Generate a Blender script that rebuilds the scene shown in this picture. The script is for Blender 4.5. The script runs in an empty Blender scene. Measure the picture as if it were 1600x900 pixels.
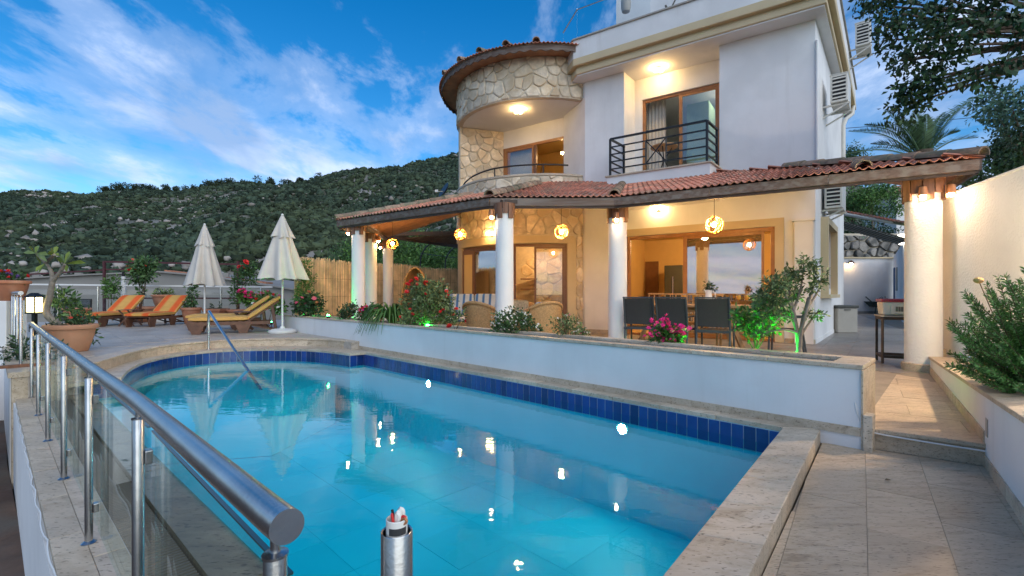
import bpy, math, random
import numpy as np
from mathutils import Matrix, Vector
random.seed(7); rng = np.random.default_rng(7)
S = bpy.context.scene
COL = S.collection
R = math.radians
# ------------------------------------------------------------------ camera, sky, sun, exposure
F, HY, CZ = 740.0, 458.0, 1.19
cam = bpy.data.objects.new("camera", bpy.data.cameras.new("camera")); COL.objects.link(cam)
cam.location = (0, 0, CZ); cam.rotation_euler = (R(90), 0, 0)
cam.data.sensor_width = 36; cam.data.lens = 36*F/1600; cam.data.shift_y = 8/1600
cam.data.clip_start = 0.05; cam.data.clip_end = 3000
S.camera = cam
S.view_settings.view_transform = 'Standard'; S.view_settings.look = 'None'
S.view_settings.exposure = 1.0; S.view_settings.gamma = 1.0
S.cycles.use_denoising = True; S.cycles.max_bounces = 10; S.cycles.transparent_max_bounces = 16
S.cycles.sample_clamp_indirect = 6.0; S.cycles.caustics_reflective = False; S.cycles.caustics_refractive = False
SUN_EL, SUN_AZ = R(34), R(150)          # soft dusk glow, behind the camera to its right
SKY_STRENGTH, LAMP = 0.085, 0.34
world = bpy.data.worlds.new("World"); S.world = world; world.use_nodes = True
nt = world.node_tree; nt.nodes.clear()
def N(t, ty, **kw):
    n = t.nodes.new(ty)
    for k, v in kw.items():
        if k.startswith('i_'): n.inputs[k[2:].replace('_', ' ')].default_value = v
        else: setattr(n, k, v)
    return n
def mathn(t, op, a, b=None, c=None):
    n = t.nodes.new('ShaderNodeMath'); n.operation = op
    for i, v in enumerate((a, b, c)):
        if v is None: continue
        if isinstance(v, (int, float)): n.inputs[i].default_value = v
        else: t.links.new(v, n.inputs[i])
    return n.outputs[0]
def ramp(t, fac, stops, interp='LINEAR'):
    n = t.nodes.new('ShaderNodeValToRGB'); n.color_ramp.interpolation = interp
    el = n.color_ramp.elements
    while len(el) < len(stops): el.new(0.5)
    for e, (p, c) in zip(el, stops):
        e.position = p; e.color = (*c, 1) if len(c) == 3 else c
    t.links.new(fac, n.inputs[0]); return n.outputs[0]
def mixc(t, fac, a, b, mode='MIX'):
    n = t.nodes.new('ShaderNodeMix'); n.data_type = 'RGBA'; n.blend_type = mode
    for s, v in ((n.inputs[0], fac), (n.inputs[6], a), (n.inputs[7], b)):
        if isinstance(v, (int, float)): s.default_value = v
        elif isinstance(v, tuple): s.default_value = (*v, 1)
        else: t.links.new(v, s)
    return n.outputs[2]
def build_sky():
    t = nt; L = t.links.new
    sky = N(t, 'ShaderNodeTexSky', sky_type='NISHITA', sun_disc=False, sun_elevation=SUN_EL, sun_rotation=SUN_AZ, altitude=100, air_density=1.0, dust_density=0.05, ozone_density=3.2)
    hs = N(t, 'ShaderNodeHueSaturation'); hs.inputs['Hue'].default_value = 0.5; hs.inputs['Saturation'].default_value = 1.4; hs.inputs['Value'].default_value = 1.0
    L(sky.outputs[0], hs.inputs['Color'])
    tc = N(t, 'ShaderNodeTexCoord'); sp = N(t, 'ShaderNodeSeparateXYZ'); L(tc.outputs['Generated'], sp.inputs[0])
    zz = mathn(t, 'ADD', mathn(t, 'MAXIMUM', sp.outputs[2], 0.0), 0.16)
    cb = N(t, 'ShaderNodeCombineXYZ'); L(mathn(t, 'DIVIDE', sp.outputs[0], zz), cb.inputs[0]); L(mathn(t, 'DIVIDE', sp.outputs[1], zz), cb.inputs[1])
    mp = N(t, 'ShaderNodeMapping'); L(cb.outputs[0], mp.inputs[0]); mp.inputs['Rotation'].default_value = (0, 0, R(45)); mp.inputs['Scale'].default_value = (1.0, 0.6, 1); mp.inputs['Location'].default_value = (5.3, 4.4, 0)
    n1 = N(t, 'ShaderNodeTexNoise'); n1.inputs['Scale'].default_value = 0.95; n1.inputs['Detail'].default_value = 3; n1.inputs['Distortion'].default_value = 0.1
    n2 = N(t, 'ShaderNodeTexNoise'); n2.inputs['Scale'].default_value = 3.1; n2.inputs['Detail'].default_value = 10; n2.inputs['Roughness'].default_value = 0.62; n2.inputs['Distortion'].default_value = 0.2
    L(mp.outputs[0], n1.inputs[0]); L(mp.outputs[0], n2.inputs[0])
    s = mathn(t, 'ADD', mathn(t, 'MULTIPLY', n1.outputs[0], 0.40), mathn(t, 'MULTIPLY', n2.outputs[0], 0.67)); s = mathn(t, 'ADD', s, mathn(t, 'MAXIMUM', mathn(t, 'MULTIPLY', mathn(t, 'SUBTRACT', 0.44, sp.outputs[2]), 0.34), -0.025))
    mask = ramp(t, s, [(0.50, (0, 0, 0)), (0.58, (0.35,)*3), (0.72, (1, 1, 1))], 'EASE')
    n3 = N(t, 'ShaderNodeTexNoise'); n3.inputs['Scale'].default_value = 2.0; n3.inputs['Detail'].default_value = 6
    L(mp.outputs[0], n3.inputs[0])
    ccol = ramp(t, n3.outputs[0], [(0.40, CLOUD_DARK), (0.60, CLOUD_LIGHT)])
    out = mixc(t, mathn(t, 'MULTIPLY', mask, 0.85), hs.outputs[0], ccol)
    bg = N(t, 'ShaderNodeBackground'); bg.inputs[1].default_value = SKY_STRENGTH; L(out, bg.inputs[0])
    o = N(t, 'ShaderNodeOutputWorld'); L(bg.outputs[0], o.inputs[0])
CLOUD_DARK, CLOUD_LIGHT = (2.3, 3.3, 5.2), (5.0, 5.8, 7.5)
build_sky()
sun = bpy.data.objects.new("sun", bpy.data.lights.new("sun", 'SUN')); COL.objects.link(sun)
sun.data.energy = 1.25; sun.data.angle = R(80); sun.data.color = (1.0, 0.91, 0.74)
d = Vector((math.sin(SUN_AZ)*math.cos(SUN_EL), math.cos(SUN_AZ)*math.cos(SUN_EL), math.sin(SUN_EL)))
sun.rotation_euler = d.to_track_quat('Z', 'Y').to_euler()
# ------------------------------------------------------------------ photo measurements -> world
def G(px, py, z):                       # where the sight line meets height z
    y = F*(CZ - z)/(py - HY); return Vector(((px-800)/F*y, y, z))
def D(px, py, d):                       # a point at depth d
    return Vector(((px-800)/F*d, d, CZ - (py-HY)/F*d))
V = Vector
def lerp(a, b, t): return a + (b-a)*t
# ------------------------------------------------------------------ materials
MATS = {}
def mk(name, base, rough=0.6, metal=0.0, var=0.12, vs=3.0, rnd=0.0, isl=0.0, bump=0.0, bs=60.0, spec=0.5, emit=None, es=0.0, alt=None, alts=1.5, stretch=None, trans=0.0, coat=0.0, streak=0.0):
    m = bpy.data.materials.new(name); m.use_nodes = True; t = m.node_tree; L = t.links.new
    b = t.nodes['Principled BSDF']
    geo = N(t, 'ShaderNodeNewGeometry')
    vec = geo.outputs['Position']
    if stretch:
        mp = N(t, 'ShaderNodeMapping'); L(vec, mp.inputs[0]); mp.inputs['Rotation'].default_value = (0, 0, stretch[0]); mp.inputs['Scale'].default_value = stretch[1]; vec = mp.outputs[0]
    nz = N(t, 'ShaderNodeTexNoise'); nz.inputs['Scale'].default_value = vs; nz.inputs['Detail'].default_value = 6; nz.inputs['Roughness'].default_value = 0.6; L(vec, nz.inputs[0])
    lo = tuple(max(0, c*(1-var)) for c in base); hi = tuple(min(1, c*(1+var)) for c in base)
    col = ramp(t, nz.outputs[0], [(0.3, lo), (0.7, hi)])
    if alt:
        n2 = N(t, 'ShaderNodeTexNoise'); n2.inputs['Scale'].default_value = alts; n2.inputs['Detail'].default_value = 5; L(vec, n2.inputs[0])
        col = mixc(t, ramp(t, n2.outputs[0], [(0.45, (0, 0, 0)), (0.62, (1, 1, 1))]), col, alt)
    if streak:
        m2 = N(t, 'ShaderNodeMapping'); L(geo.outputs['Position'], m2.inputs[0]); m2.inputs['Scale'].default_value = (5, 5, .35)
        n5 = N(t, 'ShaderNodeTexNoise'); n5.inputs['Scale'].default_value = 1.0; n5.inputs['Detail'].default_value = 7; n5.inputs['Roughness'].default_value = .65; L(m2.outputs[0], n5.inputs[0])
        n6 = N(t, 'ShaderNodeTexNoise'); n6.inputs['Scale'].default_value = .55; n6.inputs['Detail'].default_value = 4; L(geo.outputs['Position'], n6.inputs[0])
        col = mixc(t, mathn(t, 'MULTIPLY', mathn(t, 'MULTIPLY', ramp(t, n5.outputs[0], [(.52, (0,)*3), (.72, (1,)*3)]), ramp(t, n6.outputs[0], [(.42, (0,)*3), (.62, (1,)*3)])), streak), col, (.40, .37, .32))
    for amt, src in ((rnd, 'o'), (isl, 'i')):
        if amt:
            r = N(t, 'ShaderNodeObjectInfo').outputs['Random'] if src == 'o' else geo.outputs['Random Per Island']
            k = mathn(t, 'ADD', mathn(t, 'MULTIPLY', r, 2*amt), 1-amt)
            vm = N(t, 'ShaderNodeVectorMath', operation='SCALE'); L(col, vm.inputs[0]); L(k, vm.inputs['Scale']); col = vm.outputs[0]
    L(col, b.inputs['Base Color'])
    b.inputs['Roughness'].default_value = rough; b.inputs['Metallic'].default_value = metal
    b.inputs['Specular IOR Level'].default_value = spec
    if coat: b.inputs['Coat Weight'].default_value = coat
    if trans: 
        b.inputs['Transmission Weight'].default_value = trans
    if bump:
        n3 = N(t, 'ShaderNodeTexNoise'); n3.inputs['Scale'].default_value = bs; n3.inputs['Detail'].default_value = 4; L(vec, n3.inputs[0])
        bp = N(t, 'ShaderNodeBump'); bp.inputs['Strength'].default_value = bump; bp.inputs['Distance'].default_value = 0.02; L(n3.outputs[0], bp.inputs['Height']); L(bp.outputs[0], b.inputs['Normal'])
    if emit:
        b.inputs['Emission Color'].default_value = (*emit, 1); b.inputs['Emission Strength'].default_value = es
    MATS[name] = m; return m
def mk_glow(name, col, strength):
    m = bpy.data.materials.new(name); m.use_nodes = True; t = m.node_tree; t.nodes.clear()
    e = N(t, 'ShaderNodeEmission'); e.inputs[0].default_value = (*col, 1); e.inputs[1].default_value = strength
    o = N(t, 'ShaderNodeOutputMaterial'); t.links.new(e.outputs[0], o.inputs[0]); MATS[name] = m; return m
def mk_glass(name, tint, rough=0.0, ior=1.5, bump=0.0, bs=3.0, boost=1.0):
    """thin clear sheet: tinted transmission under a Fresnel reflection"""
    m = bpy.data.materials.new(name); m.use_nodes = True; t = m.node_tree; t.nodes.clear(); L = t.links.new
    tr = N(t, 'ShaderNodeBsdfTransparent'); tr.inputs[0].default_value = (*tint, 1)
    gl = N(t, 'ShaderNodeBsdfGlossy'); gl.inputs['Roughness'].default_value = rough; gl.inputs[0].default_value = (1, 1, 1, 1)
    lw = N(t, 'ShaderNodeLayerWeight'); lw.inputs[0].default_value = 0.5; f0 = ((ior-1)/(ior+1))**2   # Schlick, the same from both sides
    if bump:
        g = N(t, 'ShaderNodeNewGeometry'); n = N(t, 'ShaderNodeTexNoise'); n.inputs['Scale'].default_value = bs; n.inputs['Detail'].default_value = 3; n.inputs['Distortion'].default_value = 0.5
        mp = N(t, 'ShaderNodeMapping'); mp.inputs['Rotation'].default_value = (0, 0, R(20)); mp.inputs['Scale'].default_value = (1.0, 2.2, 1); L(g.outputs['Position'], mp.inputs[0]); L(mp.outputs[0], n.inputs[0])
        b = N(t, 'ShaderNodeBump'); b.inputs['Strength'].default_value = bump; b.inputs['Distance'].default_value = 0.02; L(n.outputs[0], b.inputs['Height']); L(b.outputs[0], gl.inputs['Normal']); L(b.outputs[0], lw.inputs['Normal'])
    mx = N(t, 'ShaderNodeMixShader'); f = mathn(t, 'MINIMUM', mathn(t, 'MULTIPLY', mathn(t, 'MULTIPLY_ADD', mathn(t, 'POWER', lw.outputs['Facing'], 5.0), 1-f0, f0), boost), 1.0); L(f, mx.inputs[0]); L(tr.outputs[0], mx.inputs[1]); L(gl.outputs[0], mx.inputs[2])
    o = N(t, 'ShaderNodeOutputMaterial'); L(mx.outputs[0], o.inputs[0]); MATS[name] = m; return m
def mk_travertine(name, dark, mid, light, ang, rnd=0.10, rough=0.55, stain=0.5, sx=1.1, sy=9.0):
    m = bpy.data.materials.new(name); m.use_nodes = True; t = m.node_tree; L = t.links.new; b = t.nodes['Principled BSDF']
    geo = N(t, 'ShaderNodeNewGeometry'); oi = N(t, 'ShaderNodeObjectInfo')
    off = N(t, 'ShaderNodeCombineXYZ')
    for i in range(3): L(mathn(t, 'MULTIPLY', oi.outputs['Random'], 17.0+9*i), off.inputs[i])
    ad = N(t, 'ShaderNodeVectorMath', operation='ADD'); L(geo.outputs['Position'], ad.inputs[0]); L(off.outputs[0], ad.inputs[1])
    mp = N(t, 'ShaderNodeMapping'); mp.inputs['Rotation'].default_value = (0, 0, ang); mp.inputs['Scale'].default_value = (sx, sy, sy); L(ad.outputs[0], mp.inputs[0])
    n1 = N(t, 'ShaderNodeTexNoise'); n1.inputs['Scale'].default_value = 2.4; n1.inputs['Detail'].default_value = 9; n1.inputs['Roughness'].default_value = 0.68; n1.inputs['Distortion'].default_value = 0.5; L(mp.outputs[0], n1.inputs[0])
    col = ramp(t, n1.outputs[0], [(0.30, dark), (0.44, mid), (0.58, light), (0.75, mid)])
    n2 = N(t, 'ShaderNodeTexNoise'); n2.inputs['Scale'].default_value = 1.3; n2.inputs['Detail'].default_value = 7; L(geo.outputs['Position'], n2.inputs[0])
    col = mixc(t, mathn(t, 'MULTIPLY', ramp(t, n2.outputs[0], [(0.42, (1, 1, 1)), (0.62, (0, 0, 0))]), stain), col, tuple(c*0.62 for c in mid))
    n4 = N(t, 'ShaderNodeTexNoise'); n4.inputs['Scale'].default_value = 16; n4.inputs['Detail'].default_value = 3; L(mp.outputs[0], n4.inputs[0])
    col = mixc(t, mathn(t, 'MULTIPLY', ramp(t, n4.outputs[0], [(0.60, (0, 0, 0)), (0.66, (1, 1, 1))]), 0.7), col, tuple(c*0.45 for c in dark))
    k = mathn(t, 'ADD', mathn(t, 'MULTIPLY', oi.outputs['Random'], 2*rnd), 1-rnd)
    vm = N(t, 'ShaderNodeVectorMath', operation='SCALE'); L(col, vm.inputs[0]); L(k, vm.inputs['Scale'])
    L(vm.outputs[0], b.inputs['Base Color'])
    rr = ramp(t, n2.outputs[0], [(0.35, (rough*0.75,)*3), (0.65, (min(1, rough*1.2),)*3)]); L(rr, b.inputs['Roughness'])
    b.inputs['Specular IOR Level'].default_value = 0.4
    bp = N(t, 'ShaderNodeBump'); bp.inputs['Strength'].default_value = 0.25; bp.inputs['Distance'].default_value = 0.01; L(n1.outputs[0], bp.inputs['Height']); L(bp.outputs[0], b.inputs['Normal'])
    MATS[name] = m; return m
def mk_stripes(name, cols, period, axis=1, rough=0.8):
    """woven stripes across the object's own y axis"""
    m = bpy.data.materials.new(name); m.use_nodes = True; t = m.node_tree; L = t.links.new; b = t.nodes['Principled BSDF']
    tc = N(t, 'ShaderNodeTexCoord'); sp = N(t, 'ShaderNodeSeparateXYZ'); L(tc.outputs['Object'], sp.inputs[0])
    f = mathn(t, 'FRACT', mathn(t, 'ADD', mathn(t, 'DIVIDE', sp.outputs[axis], period), 0.5))
    c = ramp(t, f, cols, 'LINEAR')
    n = N(t, 'ShaderNodeTexNoise'); n.inputs['Scale'].default_value = 6; n.inputs['Detail'].default_value = 5; L(tc.outputs['Object'], n.inputs[0])
    c = mixc(t, 0.35, c, ramp(t, n.outputs[0], [(0.3, (0.55,)*3), (0.7, (1,)*3)]), 'MULTIPLY')
    L(c, b.inputs['Base Color']); b.inputs['Roughness'].default_value = rough; b.inputs['Specular IOR Level'].default_value = 0.2
    MATS[name] = m; return m
E_ANG = math.atan2(-.523, .852)
mk('white_paint', (.78, .78, .77), .75, streak=.20, var=.035, vs=1.2, bump=.06, bs=25, alt=(.70, .70, .69), alts=.9)
mk('rough_render', (.78, .77, .75), .85, var=.05, vs=2, bump=.6, bs=38)
mk('column_paint', (.80, .79, .77), .75, var=.04, vs=2, bump=.25, bs=30)
mk('cream_trim', (.58, .47, .29), .7, var=.06, vs=1.5)
mk('ochre_wall', (.60, .42, .17), .8, var=.05)
mk('stone', (.68, .59, .45), .85, var=.28, vs=5, rnd=.22, bump=.7, bs=22, alt=(.60, .48, .32), alts=2.2)
mk('mortar', (.60, .53, .41), .9, var=.1, vs=8, bump=.4, bs=40)
mk('grey_stone', (.30, .28, .25), .9, var=.4, vs=6, rnd=.25, bump=1, bs=15, alt=(.12, .12, .11), alts=3)
mk('fascia_wood', (.125, .085, .065), .75, var=.35, vs=5, rnd=.2, stretch=(-E_ANG, (.5, 8, 8)), bump=.3, bs=30, alt=(.18, .15, .13), alts=2)
mk('dark_wood', (.05, .03, .02), .6, var=.3, vs=5, stretch=(0, (4, 4, 1)))
mk('red_wood', (.20, .085, .04), .5, var=.3, vs=5, rnd=.2, stretch=(0, (6, 6, .8)))
mk('soffit_wood', (.30, .15, .08), .5, var=.3, vs=4, rnd=.2)
mk('frame_wood', (.36, .16, .05), .4, var=.15, vs=6)
mk('brown_frame', (.16, .075, .035), .4, var=.15, vs=6)
mk('teak', (.13, .06, .035), .55, var=.3, vs=8, rnd=.15)
mk('table_wood', (.42, .24, .11), .5, var=.25, vs=8)
mk('roof_tile', (.54, .215, .14), .8, var=.2, vs=7, rnd=.3, isl=.0, bump=.3, bs=40, alt=(.36, .21, .15), alts=2.2)
mk('roof_tile_joined', (.54, .215, .14), .8, var=.22, vs=7, isl=.33, bump=.3, bs=40, alt=(.36, .21, .15), alts=2.2)
mk('mossy_tile', (.29, .20, .14), .9, var=.4, vs=9, rnd=.3, bump=.5, bs=40, alt=(.16, .15, .10), alts=4)
mk('terracotta', (.40, .16, .085), .75, var=.15, vs=4, rnd=.15, alt=(.46, .24, .15), alts=3)
mk('pale_terracotta', (.50, .26, .15), .7, var=.12, vs=3, alt=(.42, .20, .11), alts=2)
mk_travertine('travertine_path', (.31, .235, .16), (.53, .415, .29), (.63, .51, .37), E_ANG*-1+R(0), .10, .5, .5, 1.8, 8.0)
mk_travertine('travertine_coping', (.33, .26, .18), (.52, .43, .315), (.62, .53, .41), R(45), .10, .5, .35, 2.0, 5.0)
mk_travertine('travertine_deck', (.28, .245, .20), (.42, .37, .31), (.50, .45, .385), R(45), .08, .45, .3, 1.5, 5.0)
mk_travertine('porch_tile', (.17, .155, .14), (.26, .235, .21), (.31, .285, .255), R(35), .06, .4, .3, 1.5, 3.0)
mk_travertine('wet_stone', (.13, .10, .06), (.22, .18, .11), (.29, .24, .155), R(45), .05, .16, .5, 1.5, 4.0)
mk('slat_grey', (.16, .14, .11), .6); mk('glass_edge', (.02, .07, .075), .2)
mk('joint', (.30, .26, .21), .9, var=.2)
mk('steel', (.40, .405, .41), .27, 1.0, var=.16, vs=9, bump=.03, bs=120)
mk('chrome', (.62, .62, .62), .2, 1.0, var=.03)
mk('black_metal', (.018, .02, .022), .45, .3, var=.2)
mk('dark_red_metal', (.075, .018, .02), .5, var=.2)
mk('grey_plastic', (.36, .34, .30), .6, var=.06); mk('dark_plastic', (.05, .055, .05), .6)
mk('ac_white', (.62, .61, .56), .5, var=.06); mk('black', (.008, .008, .009), .6)
mk_glass('rail_glass', (.90, .945, .91), 0, 1.5, boost=.4); mk_glass('clear_glass', (.97, .985, .98), 0, 1.5)
mk_glass('window_glass', (.90, .91, .90), .0, 1.6, boost=2.0)
mk_glass('reflective_glass', (.62, .63, .64), .02, 1.9, boost=3.6)
mk_glass('water', (.24, .90, .94), 0.0, 1.33, bump=.06, bs=3.4)
mk('pool_plaster', (.025, .58, .70), .5, var=.05, vs=1.2, rnd=.05)
mk('blue_tile', (.008, .042, .20), .15, var=.2, vs=3, rnd=.35, coat=.5)
mk('grout', (.36, .42, .50), .7)
mk('soil', (.05, .038, .028), .95, var=.4, vs=14, bump=1, bs=30)
mk('red_earth', (.11, .065, .045), .95, var=.35, vs=3, bump=.6, bs=12, alt=(.10, .085, .07), alts=.8)
mk('rock', (.33, .30, .27), .9, var=.3, vs=.5, isl=.25, bump=.5, bs=3)
mk('hill_ground', (.095, .10, .07), .95, var=.3, vs=.06, alt=(.26, .25, .23), alts=.035)
mk('hill_bush', (.042, .064, .043), .9, var=.5, vs=1.1, isl=.6, spec=.1, alt=(.055, .075, .042), alts=.03)
for nm, c in dict(leaf_dark=(.034, .072, .028), leaf_mid=(.062, .130, .042), leaf_olive=(.13, .185, .07), leaf_rosemary=(.085, .21, .05), leaf_bright=(.095, .20, .045), leaf_palm=(.07, .13, .055), leaf_blue=(.07, .16, .11), leaf_plumeria=(.14, .19, .03), leaf_tree=(.03, .07, .028)).items():
    mk(nm, c, .5, var=.25, vs=5, isl=.5, spec=.35)
mk('bark', (.12, .085, .06), .9, var=.35, vs=14, bump=.8, bs=40); mk('pale_bark', (.22, .19, .15), .85, var=.3, vs=14, bump=.5, bs=40); mk('twig', (.10, .075, .045), .9)
for nm, c in dict(flower_red=(.62, .02, .02), flower_pink=(.65, .12, .22), flower_magenta=(.80, .03, .24), flower_white=(.75, .75, .68), flower_orange=(.65, .16, .08), flower_purple=(.16, .10, .35)).items():
    mk(nm, c, .6, var=.15, isl=.25)
mk('canvas', (.54, .51, .46), .9, var=.08, vs=3, bump=.1, bs=80); mk('white_plastic', (.72, .72, .70), .5, var=.04)
mk('mustard', (.62, .36, .10), .85, var=.1, vs=5); mk('mesh_fabric', (.035, .036, .038), .7, var=.15, vs=60); mk('chair_metal', (.07, .085, .10), .45, .4)
YS, OS = (.66, .37, .10), (.75, .13, .03)
mk_stripes('sun_stripes', [(0, YS), (.04, YS), (.10, OS), (.26, OS), (.36, YS), (.64, YS), (.74, OS), (.90, OS), (.96, YS)], .70)
BS, WS = (.05, .15, .36), (.62, .62, .58)
mk_stripes('blue_stripes', [(0, WS), (.28, WS), (.34, (.16, .28, .45)), (.5, BS), (.66, (.16, .28, .45)), (.72, WS)], .16, axis=0)
mk('wicker', (.46, .29, .13), .7, var=.3, vs=40, bump=.9, bs=70); mk('reed', (.66, .48, .27), .85, var=.3, vs=3, isl=.35); mk('lamp_wicker', (.55, .26, .07), .6, var=.2)
mk('enamel', (.80, .80, .74), .25); mk('juice', (.75, .36, .05), .2, emit=None); mk('juice_glass', (.75, .36, .05), .1)
mk('tarp', (.26, .25, .23), .85, var=.1, vs=.5); mk('maroon', (.25, .02, .05), .4); mk('green_metal', (.03, .06, .055), .5)
mk('blue_paint', (.03, .10, .22), .5); mk('curtain', (.62, .60, .55), .9); mk('wardrobe', (.42, .60, .40), .5); mk('fridge', (.10, .11, .10), .25, .6)  # wardrobe is a white piece; the room's green light is put into its colour
mk('cushion', (.35, .33, .25), .9, var=.4, vs=25)
mk('copper', (.45, .20, .09), .45, .6)
def glow(kind, power, r):
    """emission for a sphere bulb of radius r giving `power` watts"""
    cols = dict(warm=(1.0, .50, .16), soft=(1.0, .62, .27), white=(1.0, .94, .80), green=(.02, 1.0, .06), pool=(1.0, .97, .88), yellow=(1.0, .80, .36), orange=(1.0, .55, .17), peach=(1.0, .70, .43))
    key = f'glow_{kind}_{power}_{r}'
    if key not in MATS: mk_glow(key, cols[kind], LAMP*power/(4*math.pi**2*r*r))
    return key
# ------------------------------------------------------------------ mesh helpers
class MB:
    def __init__(s): s.v = []; s.f = []
    def add(s, vs, fs):
        o = len(s.v); s.v += [tuple(v) for v in vs]; s.f += [tuple(i+o for i in f) for f in fs]; return s
    def hexa(s, b, t):                    # two quads, bottom and top (ccw from above)
        return s.add(list(b)+list(t), [(3, 2, 1, 0), (4, 5, 6, 7), (0, 1, 5, 4), (1, 2, 6, 5), (2, 3, 7, 6), (3, 0, 4, 7)])
    def box(s, c, size, rz=0, M=None):
        x, y, z = size[0]/2, size[1]/2, size[2]/2; m = Matrix.Translation(c) @ Matrix.Rotation(rz, 4, 'Z')
        if M is not None: m = M @ m
        q = [(-x, -y), (x, -y), (x, y), (-x, y)]
        return s.hexa([m @ V((a, b, -z)) for a, b in q], [m @ V((a, b, z)) for a, b in q])
    def obox(s, P, Q, z0, z1, n, d0, d1):  # box along segment P-Q, from d0 to d1 along normal n
        P, Q, n = V((P[0], P[1])), V((Q[0], Q[1])), V((n[0], n[1]))
        q = [P+n*d0, Q+n*d0, Q+n*d1, P+n*d1]
        if (q[1]-q[0]).cross(q[2]-q[1]) < 0: q = q[::-1]
        return s.hexa([(a.x, a.y, z0) for a in q], [(a.x, a.y, z1) for a in q])
    def bar(s, a, b, w, h, up=(0, 0, 1)):
        a, b = V(a), V(b); d = (b-a).normalized(); up = V(up)
        if abs(d.dot(up)) > .98: up = V((0, 1, 0))
        x = d.cross(up).normalized()*w/2; y = x.cross(d).normalized()*h/2
        return s.hexa([a-x-y, a+x-y, b+x-y, b-x-y], [a-x+y, a+x+y, b+x+y, b-x+y])
    def prism(s, poly, z0, z1):
        n = len(poly); A = sum(poly[i][0]*poly[(i+1) % n][1]-poly[(i+1) % n][0]*poly[i][1] for i in range(n))
        if A < 0: poly = poly[::-1]
        vs = [(p[0], p[1], z0) for p in poly]+[(p[0], p[1], z1) for p in poly]
        return s.add(vs, [tuple(range(n-1, -1, -1)), tuple(range(n, 2*n))]+[(i, (i+1) % n, n+(i+1) % n, n+i) for i in range(n)])
    def tube(s, pts, r, n=8, cap=True):
        pts = [V(p) for p in pts]; rs = r if isinstance(r, (list, tuple)) else [r]*len(pts)
        vs = []; fs = []; prev = None
        for i, p in enumerate(pts):
            d = (pts[min(i+1, len(pts)-1)]-pts[max(i-1, 0)]).normalized()
            if prev is None:
                u = d.orthogonal().normalized()
            else:
                u = prev - d*prev.dot(d)
                u = u.normalized() if u.length > 1e-6 else d.orthogonal().normalized()
            prev = u; w = d.cross(u)
            vs += [p+(u*math.cos(2*math.pi*k/n)+w*math.sin(2*math.pi*k/n))*rs[i] for k in range(n)]
        for i in range(len(pts)-1):
            for k in range(n): fs.append((i*n+k, i*n+(k+1) % n, (i+1)*n+(k+1) % n, (i+1)*n+k))
        if cap: fs += [tuple(range(n-1, -1, -1)), tuple(range((len(pts)-1)*n, len(pts)*n))]
        return s.add(vs, fs)
    def lathe(s, prof, c=(0, 0, 0), n=20, fr=None):
        vs = []; fs = []; c = V(c)
        for r, z in prof:
            for k in range(n):
                a = 2*math.pi*k/n; rr = r*(fr(a, z) if fr else 1); vs.append(c+V((rr*math.cos(a), rr*math.sin(a), z)))
        for i in range(len(prof)-1):
            for k in range(n): fs.append((i*n+k, i*n+(k+1) % n, (i+1)*n+(k+1) % n, (i+1)*n+k))
        fs += [tuple(range(n-1, -1, -1)), tuple(range((len(prof)-1)*n, len(prof)*n))]
        return s.add(vs, fs)
    def ball(s, c, r, n=10, m=6, sc=(1, 1, 1)):
        prof = [(max(1e-4, r*math.sin(math.pi*i/m))*1, -r*math.cos(math.pi*i/m)*sc[2]) for i in range(m+1)]
        o = len(s.v); s.lathe(prof, (0, 0, 0), n)
        s.v[o:] = [(v[0]*sc[0]+c[0], v[1]*sc[1]+c[1], v[2]+c[2]) for v in s.v[o:]]; return s
    def quad(s, *p): return s.add(p, [tuple(range(len(p)))])
    def mesh(s, name, smooth=None):
        me = bpy.data.meshes.new(name); me.from_pydata(s.v, [], s.f); me.validate()
        if smooth is not None:
            me.polygons.foreach_set('use_smooth', [True]*len(me.polygons)); me.set_sharp_from_angle(angle=smooth)
        return me
def wm(o):
    m = o.matrix_basis.copy()
    return wm(o.parent) @ o.matrix_parent_inverse @ m if o.parent else m
def tag(o, label=None, cat=None, group=None, kind=None):
    for k, v in (('label', label), ('category', cat), ('group', group), ('kind', kind)):
        if v: o[k] = v
    return o
def ob(name, me, mat, parent=None, label=None, cat=None, group=None, kind=None, local=False, smooth=None, bevel=0):
    if isinstance(me, MB): me = me.mesh(name, smooth)
    if mat and not me.materials: me.materials.append(MATS[mat])
    o = bpy.data.objects.new(name, me); COL.objects.link(o)
    if parent is not None:
        o.parent = parent
        if not local: o.matrix_parent_inverse = wm(parent).inverted()
    if bevel:
        b = o.modifiers.new('bevel', 'BEVEL'); b.width = bevel; b.segments = 2; b.limit_method = 'ANGLE'
    return tag(o, label, cat, group, kind)
def thing(name, label, cat, loc=(0, 0, 0), rz=0, group=None, kind=None):
    o = bpy.data.objects.new(name, None); COL.objects.link(o); o.empty_display_size = .2
    o.location = loc; o.rotation_euler = (0, 0, rz); return tag(o, label, cat, group, kind)
KIDS = {}
def copy_tree(o, parent=None):
    c = o.copy(); COL.objects.link(c)
    if parent is not None: c.parent = parent
    for ch in [x for x in o.children]: copy_tree(ch, c)
    return c
def dup(root, loc, rz, label, scale=None):
    c = copy_tree(root); c.location = loc; c.rotation_euler = (0, 0, rz); c['label'] = label
    if scale: c.scale = (scale,)*3
    return c
def np_mesh(name, verts, faces, smooth=False):       # faces: (n,3) or (n,4) array
    me = bpy.data.meshes.new(name); n, k = faces.shape
    me.vertices.add(len(verts)); me.vertices.foreach_set('co', verts.astype(np.float32).ravel())
    me.loops.add(n*k); me.loops.foreach_set('vertex_index', faces.astype(np.int32).ravel())
    me.polygons.add(n); me.polygons.foreach_set('loop_start', np.arange(0, n*k, k, dtype=np.int32)); 
    me.update(calc_edges=True)
    if smooth: me.polygons.foreach_set('use_smooth', np.ones(n, dtype=bool))
    return me
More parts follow.
